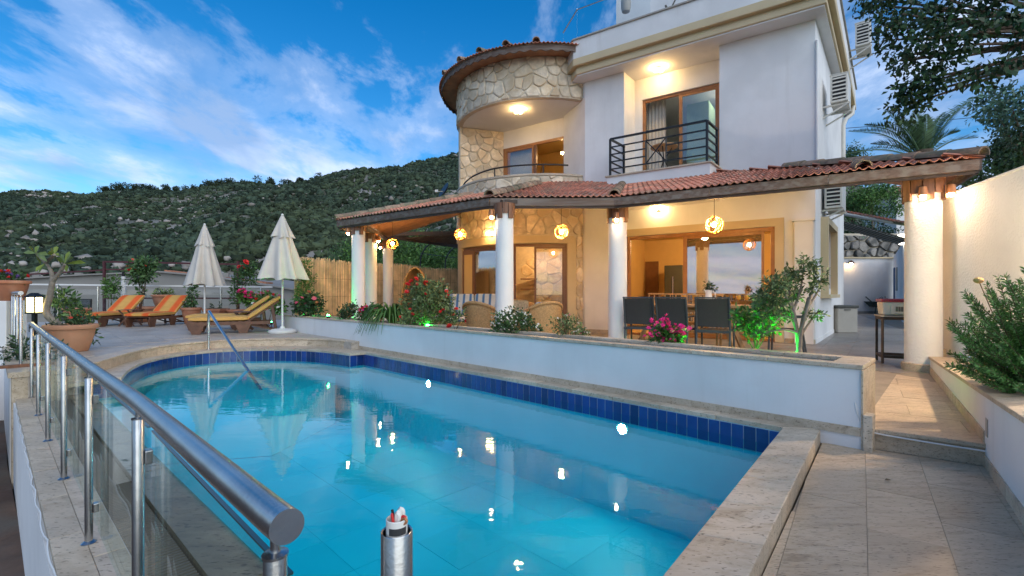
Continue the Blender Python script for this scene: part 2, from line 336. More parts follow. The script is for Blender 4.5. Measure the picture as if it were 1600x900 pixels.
def inside(p, poly):
    x, y = p[0], p[1]; c = False; n = len(poly)
    for i in range(n):
        a, b = poly[i], poly[(i+1) % n]
        if (a[1] > y) != (b[1] > y) and x < (b[0]-a[0])*(y-a[1])/(b[1]-a[1])+a[0]: c = not c
    return c
def clip(poly, conv):                                 # Sutherland-Hodgman against a ccw convex polygon
    n = len(conv); A = sum(conv[i][0]*conv[(i+1) % n][1]-conv[(i+1) % n][0]*conv[i][1] for i in range(n))
    if A < 0: conv = conv[::-1]
    out = [V((p[0], p[1])) for p in poly]
    for i in range(n):
        a = V(conv[i][:2]); b = V(conv[(i+1) % n][:2]); e = b-a; res = []
        for j in range(len(out)):
            p, q = out[j], out[(j+1) % len(out)]; sp = e.cross(p-a); sq = e.cross(q-a)
            if sp >= 0: res.append(p)
            if (sp >= 0) != (sq >= 0): res.append(p+(q-p)*(sp/(sp-sq)))
        out = res
        if len(out) < 3: return []
    return out
def area(p): return abs(sum(p[i][0]*p[(i+1) % len(p)][1]-p[(i+1) % len(p)][0]*p[i][1] for i in range(len(p))))/2
def shrink(p, g):                                     # move every edge of a ccw convex polygon in by g
    n = len(p)
    if sum(p[i][0]*p[(i+1) % n][1]-p[(i+1) % n][0]*p[i][1] for i in range(n)) < 0: p = p[::-1]
    out = [V((q[0], q[1])) for q in p]
    for i in range(n):
        a = V(p[i][:2]); e = V(p[(i+1) % n][:2])-a
        if e.length < 1e-5: continue
        nrm = V((-e.y, e.x)).normalized(); a2 = a+nrm*g; res = []
        for j in range(len(out)):
            u, w = out[j], out[(j+1) % len(out)]; su = nrm.dot(u-a2); sw = nrm.dot(w-a2)
            if su >= 0: res.append(u)
            if (su >= 0) != (sw >= 0): res.append(u+(w-u)*(su/(su-sw)))
        out = res
        if len(out) < 3: return []
    return out
def catmull(pts, k=6):
    pts = [V(p) for p in pts]; P = [pts[0]*2-pts[1]]+pts+[pts[-1]*2-pts[-2]]; out = []
    for i in range(1, len(P)-2):
        for j in range(k):
            t = j/k; a, b, c, e = P[i-1], P[i], P[i+1], P[i+2]
            out.append(.5*((2*b)+(c-a)*t+(2*a-5*b+4*c-e)*t*t+(3*b-a-3*c+e)*t**3))
    return out+[pts[-1]]
def resample(pts, step):
    pts = [V(p) for p in pts]; L = [0]
    for a, b in zip(pts, pts[1:]): L.append(L[-1]+(b-a).length)
    n = max(1, round(L[-1]/step)); out = []; j = 0
    for i in range(n+1):
        s = L[-1]*i/n
        while j < len(L)-2 and L[j+1] < s: j += 1
        out.append(lerp(pts[j], pts[j+1], (s-L[j])/max(1e-9, L[j+1]-L[j])))
    return out
def slabs(parent, mat, conv_list, z, th, ang, lx, ly, gap=.004, stag=True, jit=.0015, name='slab', org=(0, 0)):
    e = V((math.cos(ang), math.sin(ang))); n = V((-e.y, e.x)); org = V(org)
    for conv in conv_list:
        us = [(V(p[:2])-org).dot(e) for p in conv]; vs = [(V(p[:2])-org).dot(n) for p in conv]
        for j in range(math.floor(min(vs)/ly), math.ceil(max(vs)/ly)):
            o = lx*.5*(j % 2) if stag else 0
            for i in range(math.floor((min(us)-o)/lx), math.ceil((max(us)-o)/lx)):
                u0, v0 = i*lx+o, j*ly
                q = [org+e*(u0+a*lx)+n*(v0+b*ly) for a, b in ((0, 0), (1, 0), (1, 1), (0, 1))]
                c = clip(q, conv)
                if len(c) < 3 or area(c) < lx*ly*.06: continue
                c = shrink(c, gap/2)
                if len(c) < 3: continue
                ob(name, MB().prism(c, z-th, z+random.uniform(-jit, jit)), mat, parent)
# ------------------------------------------------------------------ foliage helpers
def leaf_arrays(pos, dirs, ln, wd, fold=.25):
    """diamond leaves: pos (n,3) base, dirs (n,3) unit, ln/wd (n,)"""
    n = len(pos); up = rng.normal(size=(n, 3)); side = np.cross(dirs, up); side /= np.linalg.norm(side, axis=1, keepdims=True)+1e-9
    nrm = np.cross(side, dirs); ln = np.asarray(ln)[:, None]; wd = np.asarray(wd)[:, None]
    mid = pos+dirs*ln*.5
    v = np.stack([pos, mid+side*wd*.5+nrm*wd*fold, pos+dirs*ln, mid-side*wd*.5+nrm*wd*fold], 1).reshape(-1, 3)
    f = np.arange(n*4).reshape(n, 4); return v, f
def unit(a): return a/(np.linalg.norm(a, axis=1, keepdims=True)+1e-9)
def blob_leaves(blobs, n, ln, wd, out=.6, droop=0.0, shell=.45):
    """leaves scattered through a set of (centre, radius or (rx,ry,rz)) lobes"""
    cs = np.array([tuple(b[0]) for b in blobs], float); rs = np.array([b[1] if isinstance(b[1], (tuple, list)) else (b[1],)*3 for b in blobs], float)
    w = np.prod(rs, axis=1)**(2/3); idx = rng.choice(len(blobs), n, p=w/w.sum())
    dr = unit(rng.normal(size=(n, 3))); rad = (shell+(1-shell)*rng.random(n))**(1.0)*(.75+.5*rng.random(n))
    p = cs[idx]+dr*rs[idx]*rad[:, None]
    d = unit(dr*out+rng.normal(size=(n, 3))*.55+np.array([0, 0, -droop]))
    k = .65+.7*rng.random(n)
    return leaf_arrays(p, d, ln*k, wd*k)
def join(*parts):
    vs, fs, o = [], [], 0
    for v, f in parts: vs.append(v); fs.append(f+o); o += len(v)
    return np.concatenate(vs), np.concatenate(fs)
def flower_mesh(name, mat, r=.03, petals=6, layers=2):
    mb = MB()
    for L in range(layers):
        for k in range(petals):
            a = 2*math.pi*(k+.5*L)/petals; rr = r*(1-.35*L); up = r*(.25+.5*L)
            t = V((math.cos(a), math.sin(a), 0)); s = V((-math.sin(a), math.cos(a), 0))
            mb.add([(0, 0, 0), t*rr*.6+s*rr*.45+V((0, 0, up*.5)), t*rr+V((0, 0, up)), t*rr*.6-s*rr*.45+V((0, 0, up*.5))], [(0, 1, 2, 3)])
    mb.ball((0, 0, r*.2), r*.28, 6, 4)
    me = mb.mesh(name); me.materials.append(MATS[mat]); return me
FLOWERS = {}
def flowers(parent, mat, pts, r, petals=6, layers=2, name='flower'):
    key = (mat, round(r, 3), petals, layers)
    if key not in FLOWERS: FLOWERS[key] = flower_mesh('flower', mat, r, petals, layers)
    inv = wm(parent).inverted()
    for p in pts:
        o = bpy.data.objects.new(name, FLOWERS[key]); COL.objects.link(o); o.parent = parent; o.matrix_parent_inverse = inv
        o.location = p; o.rotation_euler = (random.uniform(-.9, .9), random.uniform(-.9, .9), random.uniform(0, 6)); s = random.uniform(.8, 1.25); o.scale = (s, s, s)
def rpt(blobs, n, k=1.0, top=False):
    out = []
    for i in range(n):
        c, r = random.choice(blobs); r = r if isinstance(r, (tuple, list)) else (r,)*3
        d = V((random.gauss(0, 1), random.gauss(0, 1), random.gauss(0, 1))).normalized()
        if top: d.z = abs(d.z)
        d = (d + V((0, -.5, .1))).normalized()
        out.append(V(c)+V((d.x*r[0], d.y*r[1], d.z*r[2]))*k)
    return out
def stems(base, blobs, r0, n=5, mat='bark', parent=None, wob=.12, k=None, name='stem', join_all=True):
    mb = MB(); base = V(base)
    for i, (c, r) in enumerate(blobs[:k] if k else blobs):
        c = V(c); m = lerp(base, c, .45)+V((random.uniform(-wob, wob), random.uniform(-wob, wob), random.uniform(0, wob)))*(c-base).length*.6
        pts = catmull([base+V((random.uniform(-1, 1)*r0, random.uniform(-1, 1)*r0, 0)), m, c], 4)
        mb.tube(pts, [lerp(r0, r0*.25, j/(len(pts)-1)) for j in range(len(pts))], n)
    return ob(name, mb, mat, parent, smooth=.9)
def shrub(name, label, cat, base, blobs, n, ln, wd, leaf, stem_r=.012, bark='twig', fl=(), out=.6, droop=0., group=None, shell=.35, stem_k=None):
    t = thing(name, label, cat, base, group=group)
    stems(base, blobs, stem_r, 5, bark, t, k=stem_k)
    ob('foliage', np_mesh('foliage', *blob_leaves(blobs, n, ln, wd, out, droop, shell)), leaf, t)
    for f in fl:
        mat, cnt, r = f[:3]; flowers(t, mat, rpt(blobs, cnt, f[3] if len(f) > 3 else 1.0, True), r)
    return t
# ================================================================== the setting
rd = V((-.741, .672)); rn = V((.672, .741))           # along the glass railing / towards the pool
def RP(s, n, z=None):
    p = rd*s+rn*n; return p if z is None else V((p.x, p.y, z))
ud = V((-.707, .707)); un = V((.707, .707))           # along the planter wall / towards the house
PLN = 6.26/1.41421                                    # planter front line: un.p = PLN
Z_UP, Z_DECK, Z_COP = .157, .25, .10
# ---- terrain
def crest_h(x):
    xs = [-520, -340, -281, -245, -211, -179, -130, -105, -84, -53, -30, 20, 80, 160, 260, 420]
    hs = [34, 46, 53, 56.5, 59, 60, 59.5, 64, 70, 75, 77, 79, 72, 56, 40, 30]
    return np.interp(x, xs, hs)
def wob(x, y):
    return 2.0*np.sin(x*.045+1.3)*np.cos(y*.05)+1.3*np.sin(x*.11+y*.07)+.7*np.sin(x*.23-y*.19)
def terrain(x, y):
    x, y = np.asarray(x, float), np.asarray(y, float)
    base = 62+8*np.sin(x*.03)
    t = np.clip((y-base)/(260-base), 0, 1.0)
    h = crest_h(x)*(t**1.08)
    h = np.where(y > 260, crest_h(x)*(1-.0022*(y-260)), h)
    right = np.clip((x-14)/30, 0, 1)*np.clip((y-18)/30, 0, 1)*6      # bank behind the side passage
    return -1.3+h+wob(x, y)*np.clip(t*6, 0, 1)+right
xs = np.concatenate([np.linspace(-900, -420, 14), np.linspace(-400, 330, 150), np.linspace(350, 900, 14)]); ys = np.concatenate([np.linspace(-700, 0, 16), np.linspace(10, 60, 12), np.linspace(64, 290, 70), np.linspace(300, 900, 16)])
X, Y = np.meshgrid(xs, ys); Zt = terrain(X, Y)
vv = np.stack([X, Y, Zt], -1).reshape(-1, 3); nx = len(xs)
ii = (np.arange(len(ys)-1)[:, None]*nx+np.arange(nx-1)[None]).ravel()
ob('ground', np_mesh('ground', vv, np.stack([ii, ii+1, ii+nx+1, ii+nx], 1), True), 'hill_ground', kind='structure', label='rocky hillside rising behind the terrace to a low ridge', cat='ground')
# bushes on the hill
def ico(sub):
    import bmesh
    b = bmesh.new(); bmesh.ops.create_icosphere(b, subdivisions=sub, radius=1); b.verts.ensure_lookup_table()
    v = np.array([x.co[:] for x in b.verts]); f = np.array([[q.index for q in fc.verts] for fc in b.faces]); b.free(); return v, f
def blobs_mesh(px, py, pz, rad, sub=2, flat=.75, rough=.28):
    v0, f0 = ico(sub); n = len(px); k = len(v0)
    nz = 1+rough*rng.normal(size=(n, k, 1))
    sc = rad[:, None, None]*np.array([1, 1, flat])*(.8+.4*rng.random((n, 1, 3)))
    v = v0[None]*nz*sc+np.stack([px, py, pz+rad*.35], -1)[:, None]
    return v.reshape(-1, 3), (f0[None]+(np.arange(n)*k)[:, None, None]).reshape(-1, 3)
nb = 42000
by = 62+(rng.random(nb)**.85)*212; bx = (rng.random(nb)*1.30-1.16)*by*1.04
keep = (np.sin(bx*.06+2*np.sin(by*.04))+np.sin(by*.09+bx*.02)+rng.normal(size=nb)*.9) > -1.2
bx, by = bx[keep], by[keep]; br = (.26+.80*rng.random(len(bx))**2.0)*(.85+by/420)
nearb = by < 104
v1, f1 = blobs_mesh(bx[nearb], by[nearb], terrain(bx[nearb], by[nearb]), br[nearb], 2, .8, .34)
v2, f2 = blobs_mesh(bx[~nearb], by[~nearb], terrain(bx[~nearb], by[~nearb]), br[~nearb], 1, .8, .3)
ob('hillside_bushes', np_mesh('hillside_bushes', np.concatenate([v1, v2]), np.concatenate([f1, f2+len(v1)])), 'hill_bush', kind='stuff', label='dark green scrub bushes covering the hillside', cat='bushes')
k = 4; q = np.repeat(np.arange(len(bx)), k); dr = unit(rng.normal(size=(len(q), 3))+np.array([0, -.3, .5])); pz = terrain(bx, by)
tp0 = np.stack([bx, by, pz+br*.3], -1)[q]+dr*br[q][:, None]*.75
ob('hillside_twigs', np_mesh('hillside_twigs', *leaf_arrays(tp0, unit(dr+rng.normal(size=dr.shape)*.5), br[q]*(.35+.4*rng.random(len(q))), br[q]*.3)), 'hill_bush', kind='stuff', label='ragged outer sprays of the hillside scrub', cat='bushes')
tx = rng.random(70)*120-225; ty = 254+rng.random(70)*9
tr = .9+1.1*rng.random(70); q = np.repeat(np.arange(70), 150); dr = unit(rng.normal(size=(len(q), 3)))
tp0 = np.stack([tx, ty, terrain(tx, ty)+1.6+tr*.5], -1)[q]+dr*tr[q][:, None]*np.array([1, 1, 1.15])*(.35+.75*rng.random((len(q), 1)))
ob('ridge_trees', np_mesh('ridge_trees', *leaf_arrays(tp0, unit(dr+rng.normal(size=dr.shape)*.6), .55+.5*rng.random(len(q)), .35+.2*rng.random(len(q)))), 'hill_bush', kind='stuff', label='row of rounded trees along the skyline of the hill', cat='trees')
nr = 5200; ry = 66+rng.random(nr)*190; rx = (rng.random(nr)*1.3-1.16)*ry*1.04
keep = (np.sin(rx*.05+1)+np.sin(ry*.06+rx*.03)+rng.normal(size=nr)*.7) > .75
rx, ry = rx[keep], ry[keep]; rr_ = .25+.85*rng.random(len(rx))**2.5
ob('hillside_rocks', np_mesh('hillside_rocks', *blobs_mesh(rx, ry, terrain(rx, ry)+.25, rr_*1.15, 1, .65, .3)), 'rock', kind='stuff', label='pale limestone outcrops between the hillside bushes', cat='rocks')
qx = -rng.random(70)*75-8; qy = 62+rng.random(70)*12
ob('rock_outcrop', np_mesh('rock_outcrop', *blobs_mesh(qx, qy, terrain(qx, qy)+.5+.9*rng.random(70), .25+.5*rng.random(70)**2, 2, .8, .16)), 'rock', kind='stuff', label='pale boulders at the foot of the hill behind the neighbouring roof', cat='rocks')
# ---- lower yard outside the railing
ob('yard', MB().prism([(-12, -4), (-1.0, -4), (.2, .2), (-6.5, 6.1), (-14, 13), (-30, 13), (-30, -4)], -1.25, -1.02), 'red_earth', kind='structure', label='bare brown earth below the railing wall', cat='ground')
# ---- pool outline
P0 = V((.02, 1.13)); P1 = V((2.2, 3.85)); P2 = V((-2.76, 8.79)); P3 = V((-2.93, 8.56)); PW = RP(7.9, .85)
bulge = [P3, (-3.55, 9.0), (-4.2, 9.27), (-4.9, 9.30), (-5.5, 9.12), (-5.86, 8.74), (-5.98, 8.25), (-5.92, 7.75), (-5.78, 7.35), (-5.5, 6.8), (-5.07, 6.15)]
bulge = [V(p) for p in bulge]; bc = catmull(bulge, 6)
outline = [P0, P1, P2]+bc+[PW]
ZW = -.060
pool = thing('swimming_pool', 'turquoise swimming pool with a rounded far end and a blue tile band', 'pool', (-1, 5, -1.4), kind='structure')
mb = MB(); n = len(outline)
top = [(p.x, p.y, .06) for p in outline]; bot = [(p.x, p.y, -1.12) for p in outline]
wz = [(-.09 if (i in (n-1,)) else .06) for i in range(n)]
mb.v += [tuple(t) for t in top]+[tuple(b) for b in bot]
for i in range(n):
    j = (i+1) % n
    if i == n-1:      # weir side stops at the water line
        a = len(mb.v); mb.v += [(outline[i].x, outline[i].y, -.074), (outline[j].x, outline[j].y, -.074)]; mb.f.append((n+i, n+j, a+1, a)); continue
    mb.f.append((n+i, n+j, j, i))
mb.f.append(tuple(range(n, 2*n)))
ob('basin', mb, 'pool_plaster', pool)
slabs(pool, 'pool_plaster', [[tuple(P0), tuple(P1), tuple(P2), (-4.9, 9.2), (-5.85, 8.0), tuple(PW)]], -1.116, .003, R(45), .62, .62, gap=.004, stag=False, name='floor_tile')
# curved steps down from the rounded end
cen = V((-4.3, 7.2))
for k, (s, z) in enumerate(((.86, -.30), (.74, -.52), (.62, -.76))):
    ring = [cen+(p-cen)*s for p in bc]
    ob('pool_step', MB().prism([tuple(p) for p in ring+[cen+V((.9, -.5))]]  , -1.11, z), 'pool_plaster', pool)
# blue tile band
def band(poly, pitch, z0=-.14, z1=.055, th=.008, flip=1, grout=True):
    pts = resample(poly, pitch)
    for a, b in zip(pts, pts[1:]):
        e = (b-a).normalized(); nrm = V((-e.y, e.x))*flip; g = .004
        ob('tile', MB().obox(a+e*g, b-e*g, z0+random.uniform(-.001, .001), z1, nrm, .002, th), 'blue_tile', pool)
band([P2, P1], .1, flip=-1); band([P3, P2], .12, flip=-1); band(bc, .115, flip=1)
band([V((-5.07, 6.15)), PW], .12, flip=1)
gm = MB()
for a, b in zip([P1, P2]+bc, [P2]+bc+[PW]):
    e = (b-a).normalized(); gm.obox(a, b, -.15, .058, V((-e.y, e.x)), -.002, .004)
ob('grout_band', gm, 'grout', pool)
# water sheet, flowing a little over the weir
wl = outline[:]
ob('water', MB().add([(p.x, p.y, ZW) for p in wl], [tuple(range(len(wl)-1, -1, -1))] if False else [tuple(range(len(wl)))]), 'water', kind='structure', label='still turquoise pool water reflecting the sky and the umbrellas', cat='water')
# underwater lamps
for px, dd, z, lab in ((973, 4.86, -.20, 'round lit underwater lamp nearest the steps by the planter wall'), (672, 7.28, -.20, 'round lit underwater lamp in the middle of the planter side')):
    x = (px-800)/F*dd; p = V((x, dd)); s = ud.dot(p); base = un*(5.99/1.41421)+ud*s
    lt = thing('pool_lamp', lab, 'pool lamp', (base.x, base.y, z), group='underwater lamps')
    a = R(45); M = Matrix.Translation((base.x-.0, base.y-.0, z)) @ Matrix.Rotation(R(-45), 4, 'Z') @ Matrix.Rotation(R(90), 4, 'X')
    m = MB().lathe([(.001, 0), (.046, 0), (.046, .012), (.001, .014)], (0, 0, 0), 20); m.v = [tuple(M @ V(v)) for v in m.v]
    for q in range(len(m.v)):
        pass
    ob('lens', m, None, lt).data.materials.append(bpy.data.materials[mk_glow('glow_pool_lens'+str(px), (1, .96, .86), 240).name])
    m = MB().lathe([(.047, -.004), (.066, -.004), (.066, .008), (.047, .01)], (0, 0, 0), 20); m.v = [tuple(M @ V(v)) for v in m.v]
    ob('rim', m, 'white_plastic', lt)
# ---- coping stones
cop = thing('pool_coping', 'pale travertine coping stones round the pool rim', 'coping', (2.2, 3.8, 0), kind='structure')
def strip(inner, outer, z0, z1, parent, mat, name, gap=.003, jit=.001, bevel=0):
    for (a, b), (c, d_) in zip(zip(inner, inner[1:]), zip(outer, outer[1:])):
        q = shrink([V(a), V(b), V(d_), V(c)], gap/2)
        if len(q) < 3: continue
        ob(name, MB().prism([tuple(p) for p in q], z0, z1+random.uniform(-jit, jit)), mat, parent, bevel=bevel)
ti = [lerp(P1, P0, i/8) for i in range(9)]; o1 = V((2.47, 3.79)); o0 = V((.26, 1.0)); to = [lerp(o1, o0, i/8) for i in range(9)]
ti = [P1+(P1-P0).normalized()*.0]+ti[1:]
strip(ti, to, -.02, Z_COP, cop, 'travertine_coping', 'coping_stone', bevel=.006)
ob('coping_base', MB().prism([tuple(P1), tuple(P0), tuple(o0-V((.01, -.01))), tuple(o1-V((.01, 0)))], -1.3, -.021), 'joint', cop)
Lp = (P1-P2).length; m_ = 13
ti = [lerp(P1, P2, i/m_) for i in range(m_+1)]; to = [p+un*.155 for p in ti]; to[0] = V((2.47, 3.79))
strip(ti, to, .058, Z_COP, cop, 'travertine_coping', 'coping_stone', bevel=.005)
riser = [V(p) for p in ((-5.62, 5.98), (-5.68, 6.44), (-6.06, 7.42), (-6.25, 8.30), (-6.12, 9.03), (-5.78, 9.52), (-5.2, 9.78), (-4.5, 9.82), (-3.66, 9.62), (-3.1, 9.14), (-2.98, 9.235))]
rc = catmull(riser[:-1], 6)+[riser[-1]]
bi = resample(bc, .48); bo = []
for i, p in enumerate(bi):
    a, b = bi[max(0, i-1)], bi[min(len(bi)-1, i+1)]; e = (b-a).normalized(); bo.append(p+V((e.y, -e.x))*-.62 if False else p+V((-e.y, e.x))*-.62)
# outward offset: away from the pool centre
bo = [p+((p-V((-4.2, 7.6))).normalized())*.62 for p in bi]
strip(bi, bo, .058, Z_COP, cop, 'travertine_coping', 'coping_stone', bevel=.005)
ob('coping_corner', MB().prism([tuple(P2), tuple(P2+un*.16), (-2.95, 9.25), tuple(bo[0]), tuple(P3)], .058, Z_COP-.0015), 'travertine_coping', cop)
ob('coping_end', MB().prism([tuple(bi[-1]), tuple(bo[-1]), (-5.75, 5.98), tuple(RP(8.05, .72)), tuple(PW)], .05, Z_COP-.001), 'travertine_coping', cop)
# ---- weir slab, grating, ledge on the railing side
weir = thing('overflow_channel', 'wet stone overflow edge with a slatted grating beside the pool', 'overflow', RP(3, .3, -.2), kind='structure')
for i in range(9):
    s0, s1 = -.6+i*.95, -.6+(i+1)*.95
    ob('weir_slab', MB().prism([tuple(RP(s0+.003, .652)), tuple(RP(s1-.003, .652)), tuple(RP(s1-.003, .862)), tuple(RP(s0+.003, .862))], -.4, -.068+random.uniform(-.001, .001)), 'wet_stone', weir)
sl = MB().prism([tuple(RP(0, .46)), tuple(RP(.014, .46)), tuple(RP(.014, .64)), tuple(RP(0, .64))], -.115, -.088)
slm = sl.mesh('slat'); slm.materials.append(MATS['slat_grey'])
for i in range(290):
    o = ob('slat', slm, None, weir); p = rd*(-.6+i*.029); o.location = (p.x, p.y, 0)
ob('gutter', MB().prism([tuple(RP(-.7, .455)), tuple(RP(7.95, .455)), tuple(RP(7.95, .65)), tuple(RP(-.7, .65))], -.45, -.2), 'wet_stone', weir)
ob('grate_edge', MB().prism([tuple(RP(-.7, .447)), tuple(RP(7.95, .447)), tuple(RP(7.95, .456)), tuple(RP(-.7, .456))], -.3, -.072), 'white_plastic', weir)
ledge = thing('stone_ledge', 'travertine ledge carrying the glass railing above a white wall', 'ledge', RP(3, .3, -1), kind='structure')
for i in range(13):
    for (a, b) in ((.20, .325), (.325, .447)):
        s0, s1 = -.7+i*.67, -.7+(i+1)*.67
        if b > .4: s0 += .3; s1 += .3
        s1 = min(s1, 8.03)
        if s1-s0 < .05: continue
        ob('ledge_slab', MB().prism([tuple(RP(s0+.002, a+.001)), tuple(RP(s1-.002, a+.001)), tuple(RP(s1-.002, b-.001)), tuple(RP(s0+.002, b-.001))], -.09, -.05+random.uniform(-.001, .001)), 'travertine_coping', ledge, bevel=.002)
ob('ledge_wall', MB().prism([tuple(RP(-.7, .185)), tuple(RP(8.03, .185)), tuple(RP(8.03, .447)), tuple(RP(-.7, .447))], -1.1, -.0915), 'white_paint', ledge)
# fairy-light cable draped along the outer edge of the ledge
pts = [RP(.2+i*.09, .188+.005*math.sin(i*1.3)+.006*random.random(), -.055-.014*abs(math.sin(i*.55))-.010*random.random()) for i in range(84)]
ob('string_light_cable', MB().tube(pts, .0055, 5), 'white_plastic', label='thin white light cable drooping along the outer edge of the ledge', cat='cable', smooth=1)
# ---- deck
deckpoly = [tuple(RP(8.05, .2)), tuple(RP(8.0, .72))]+[tuple(p) for p in rc]+[(-2.98, 9.24), tuple(un*PLN+ud*10.6), (-5.9, 12.3), (-2.3, 18.4), (-9.0, 16.6), (-13.8, 16.6), tuple(RP(22, .2))]
deckpoly = [tuple(p) for p in deckpoly]
deck = thing('deck', 'raised stone sun terrace with a curved front step', 'terrace', (-9, 12, 0), kind='structure')
ob('deck_base', MB().prism(deckpoly, -1.2, Z_DECK-.006), 'travertine_deck', deck)
e = V((math.cos(R(135)), math.sin(R(135)))); nn = V((-e.y, e.x)); LX, LY = .9, .6
for j in range(-4, 40):
    for i in range(-4, 40):
        u0 = i*LX+(LX/2)*(j % 2); v0 = j*LY
        c = e*u0+nn*v0; q = [c, c+e*LX, c+e*LX+nn*LY, c+nn*LY]
        if q[0].y > 17 or q[0].x < -14.5: continue
        if all(inside(p, deckpoly) for p in q+[lerp(q[0], q[1], .5), lerp(q[2], q[3], .5)]) and not (un.dot(c+e*.45+nn*.3) > PLN+.1):
            ob('slab', MB().prism([tuple(p) for p in shrink(q, .002)], Z_DECK-.03, Z_DECK+random.uniform(-.001, .001)), 'travertine_deck', deck)
rr2 = resample(rc, .5)
for a, b in zip(rr2, rr2[1:]):
    ee = (b-a).normalized(); nrm = V((ee.y, -ee.x))
    if nrm.dot(V((-4.2, 7.6))-a) < 0: nrm = -nrm
    ob('riser_stone', MB().obox(a+ee*.002, b-ee*.002, Z_COP-.002, Z_DECK-.028, nrm, -.02, .012), 'travertine_coping', deck)
    ob('nosing', MB().obox(a+ee*.002, b-ee*.002, Z_DECK-.027, Z_DECK+.003, nrm, -.22, .03), 'travertine_coping', deck, bevel=.006)
# end block under the far rail, with its red timber edge
ob('edge_block', MB().prism([tuple(RP(8.04, .17)), tuple(RP(8.04, .74)), tuple(RP(8.3, .74)), tuple(RP(8.3, .17))], -1.1, .2), 'travertine_coping', deck)
ob('edge_kerb', MB().prism([tuple(RP(8.02, .14)), tuple(RP(8.02, .46)), tuple(RP(21, .46)), tuple(RP(21, .14))], .2, .262), 'travertine_coping', deck)
ob('edge_wall', MB().prism([tuple(RP(8.31, .165)), tuple(RP(8.31, .19)), tuple(RP(21, .19)), tuple(RP(21, .165))], -1.1, .199), 'white_paint', deck)
ob('timber_edge', MB().prism([tuple(RP(8.5, -.25)), tuple(RP(8.5, .45)), tuple(RP(8.58, .45)), tuple(RP(8.58, -.25))], .265, .30), 'red_wood', deck)
# ---- lower path, step, upper path
SD = V((.804, -.594)); 
W0 = V((3.25, 3.245)); wd = V((-.602, -.798))          # right wall foot, running towards the camera
path = thing('path', 'travertine paved path beside the pool', 'path', (1.9, 2, 0), kind='structure')
ppoly = [tuple(o1+V((.0, -.06))), tuple(o0), (-.4, .2), (.5, -1.2), tuple(W0+wd*4.6), tuple(W0), (2.715, 3.64)]
ob('path_base', MB().prism([(2.5, 3.9), (2.46, 3.76), (.25, .97), (-.6, .3), (.2, -1.4), (.9, -1.0), (3.35, 3.2)], -.5, -.006), 'joint', path)
slabs(path, 'travertine_path', [[tuple(o1+V((.0, -.02))), tuple(o0), (.1, -.9), tuple(W0+wd*4.6), tuple(W0), (2.715, 3.64)]], 0, .03, math.atan2(SD.y, SD.x)+R(90), .62, .31, gap=.002, org=(2.715, 3.64), jit=.0008)
upper = thing('upper_path', 'raised stone path and porch floor one step above the pool path', 'floor', (4, 6, 0), kind='structure')
ob('floor_base', MB().prism([(2.72, 3.655), (3.32, 3.215), (5.62, 6.2), (9, 6.25), (12.5, 12), (20, 27), (14, 30), (4, 20), (-1, 21), (-3.9, 18), (-4.2, 11.3)], -.6, Z_UP-.006), 'joint', upper)
ob('step_riser', MB().obox((2.715, 3.64), (3.275, 3.226), 0.0, .126, V((.594, .804)), .012, .04), 'travertine_path', upper)
ob('step_nosing', MB().obox((2.70, 3.651), (3.275, 3.226), .127, Z_UP+.002, V((.594, .804)), -.012, .28), 'travertine_path', upper, bevel=.006)
a = V((2.715, 3.64))+V((.594, .804))*.28; b = V((3.27, 3.23))+V((.594, .804))*.28
slabs(upper, 'travertine_path', [[tuple(a), tuple(b), (5.48, 6.16), (4.86, 6.05), (4.65, 6.65), (3.1, 4.1)]], Z_UP, .03, math.atan2(SD.y, SD.x), .62, .42, gap=.003, org=tuple(a), jit=.0008)
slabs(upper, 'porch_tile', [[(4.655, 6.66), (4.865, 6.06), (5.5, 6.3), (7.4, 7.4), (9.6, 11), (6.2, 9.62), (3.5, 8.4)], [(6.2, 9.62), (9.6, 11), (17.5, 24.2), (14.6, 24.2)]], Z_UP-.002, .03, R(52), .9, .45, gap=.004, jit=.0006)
slabs(upper, 'travertine_path', [[(3.05, 4.05), (4.655, 6.66), (3.5, 8.4), (6.2, 9.62), (1.6, 12.6), (-1.6, 13.2), (-3.9, 11.4)]], Z_UP, .03, R(-34), .6, .6, gap=.004, jit=.0006)
# white cable on the step
c0 = V((2.66, 3.66, .42)); pts = [c0, c0+V((-.03, -.03, -.08)), c0+V((-.0, -.05, -.22)), V((2.72, 3.61, .135)), V((2.95, 3.44, .118)), V((3.2, 3.255, .112)), V((3.24, 3.2, .12)), V((3.235, 3.2, .2))]
ob('power_cable', MB().tube(catmull(pts, 5), .006, 6), 'white_plastic', label='white cable running along the top of the step riser', cat='cable', smooth=1)
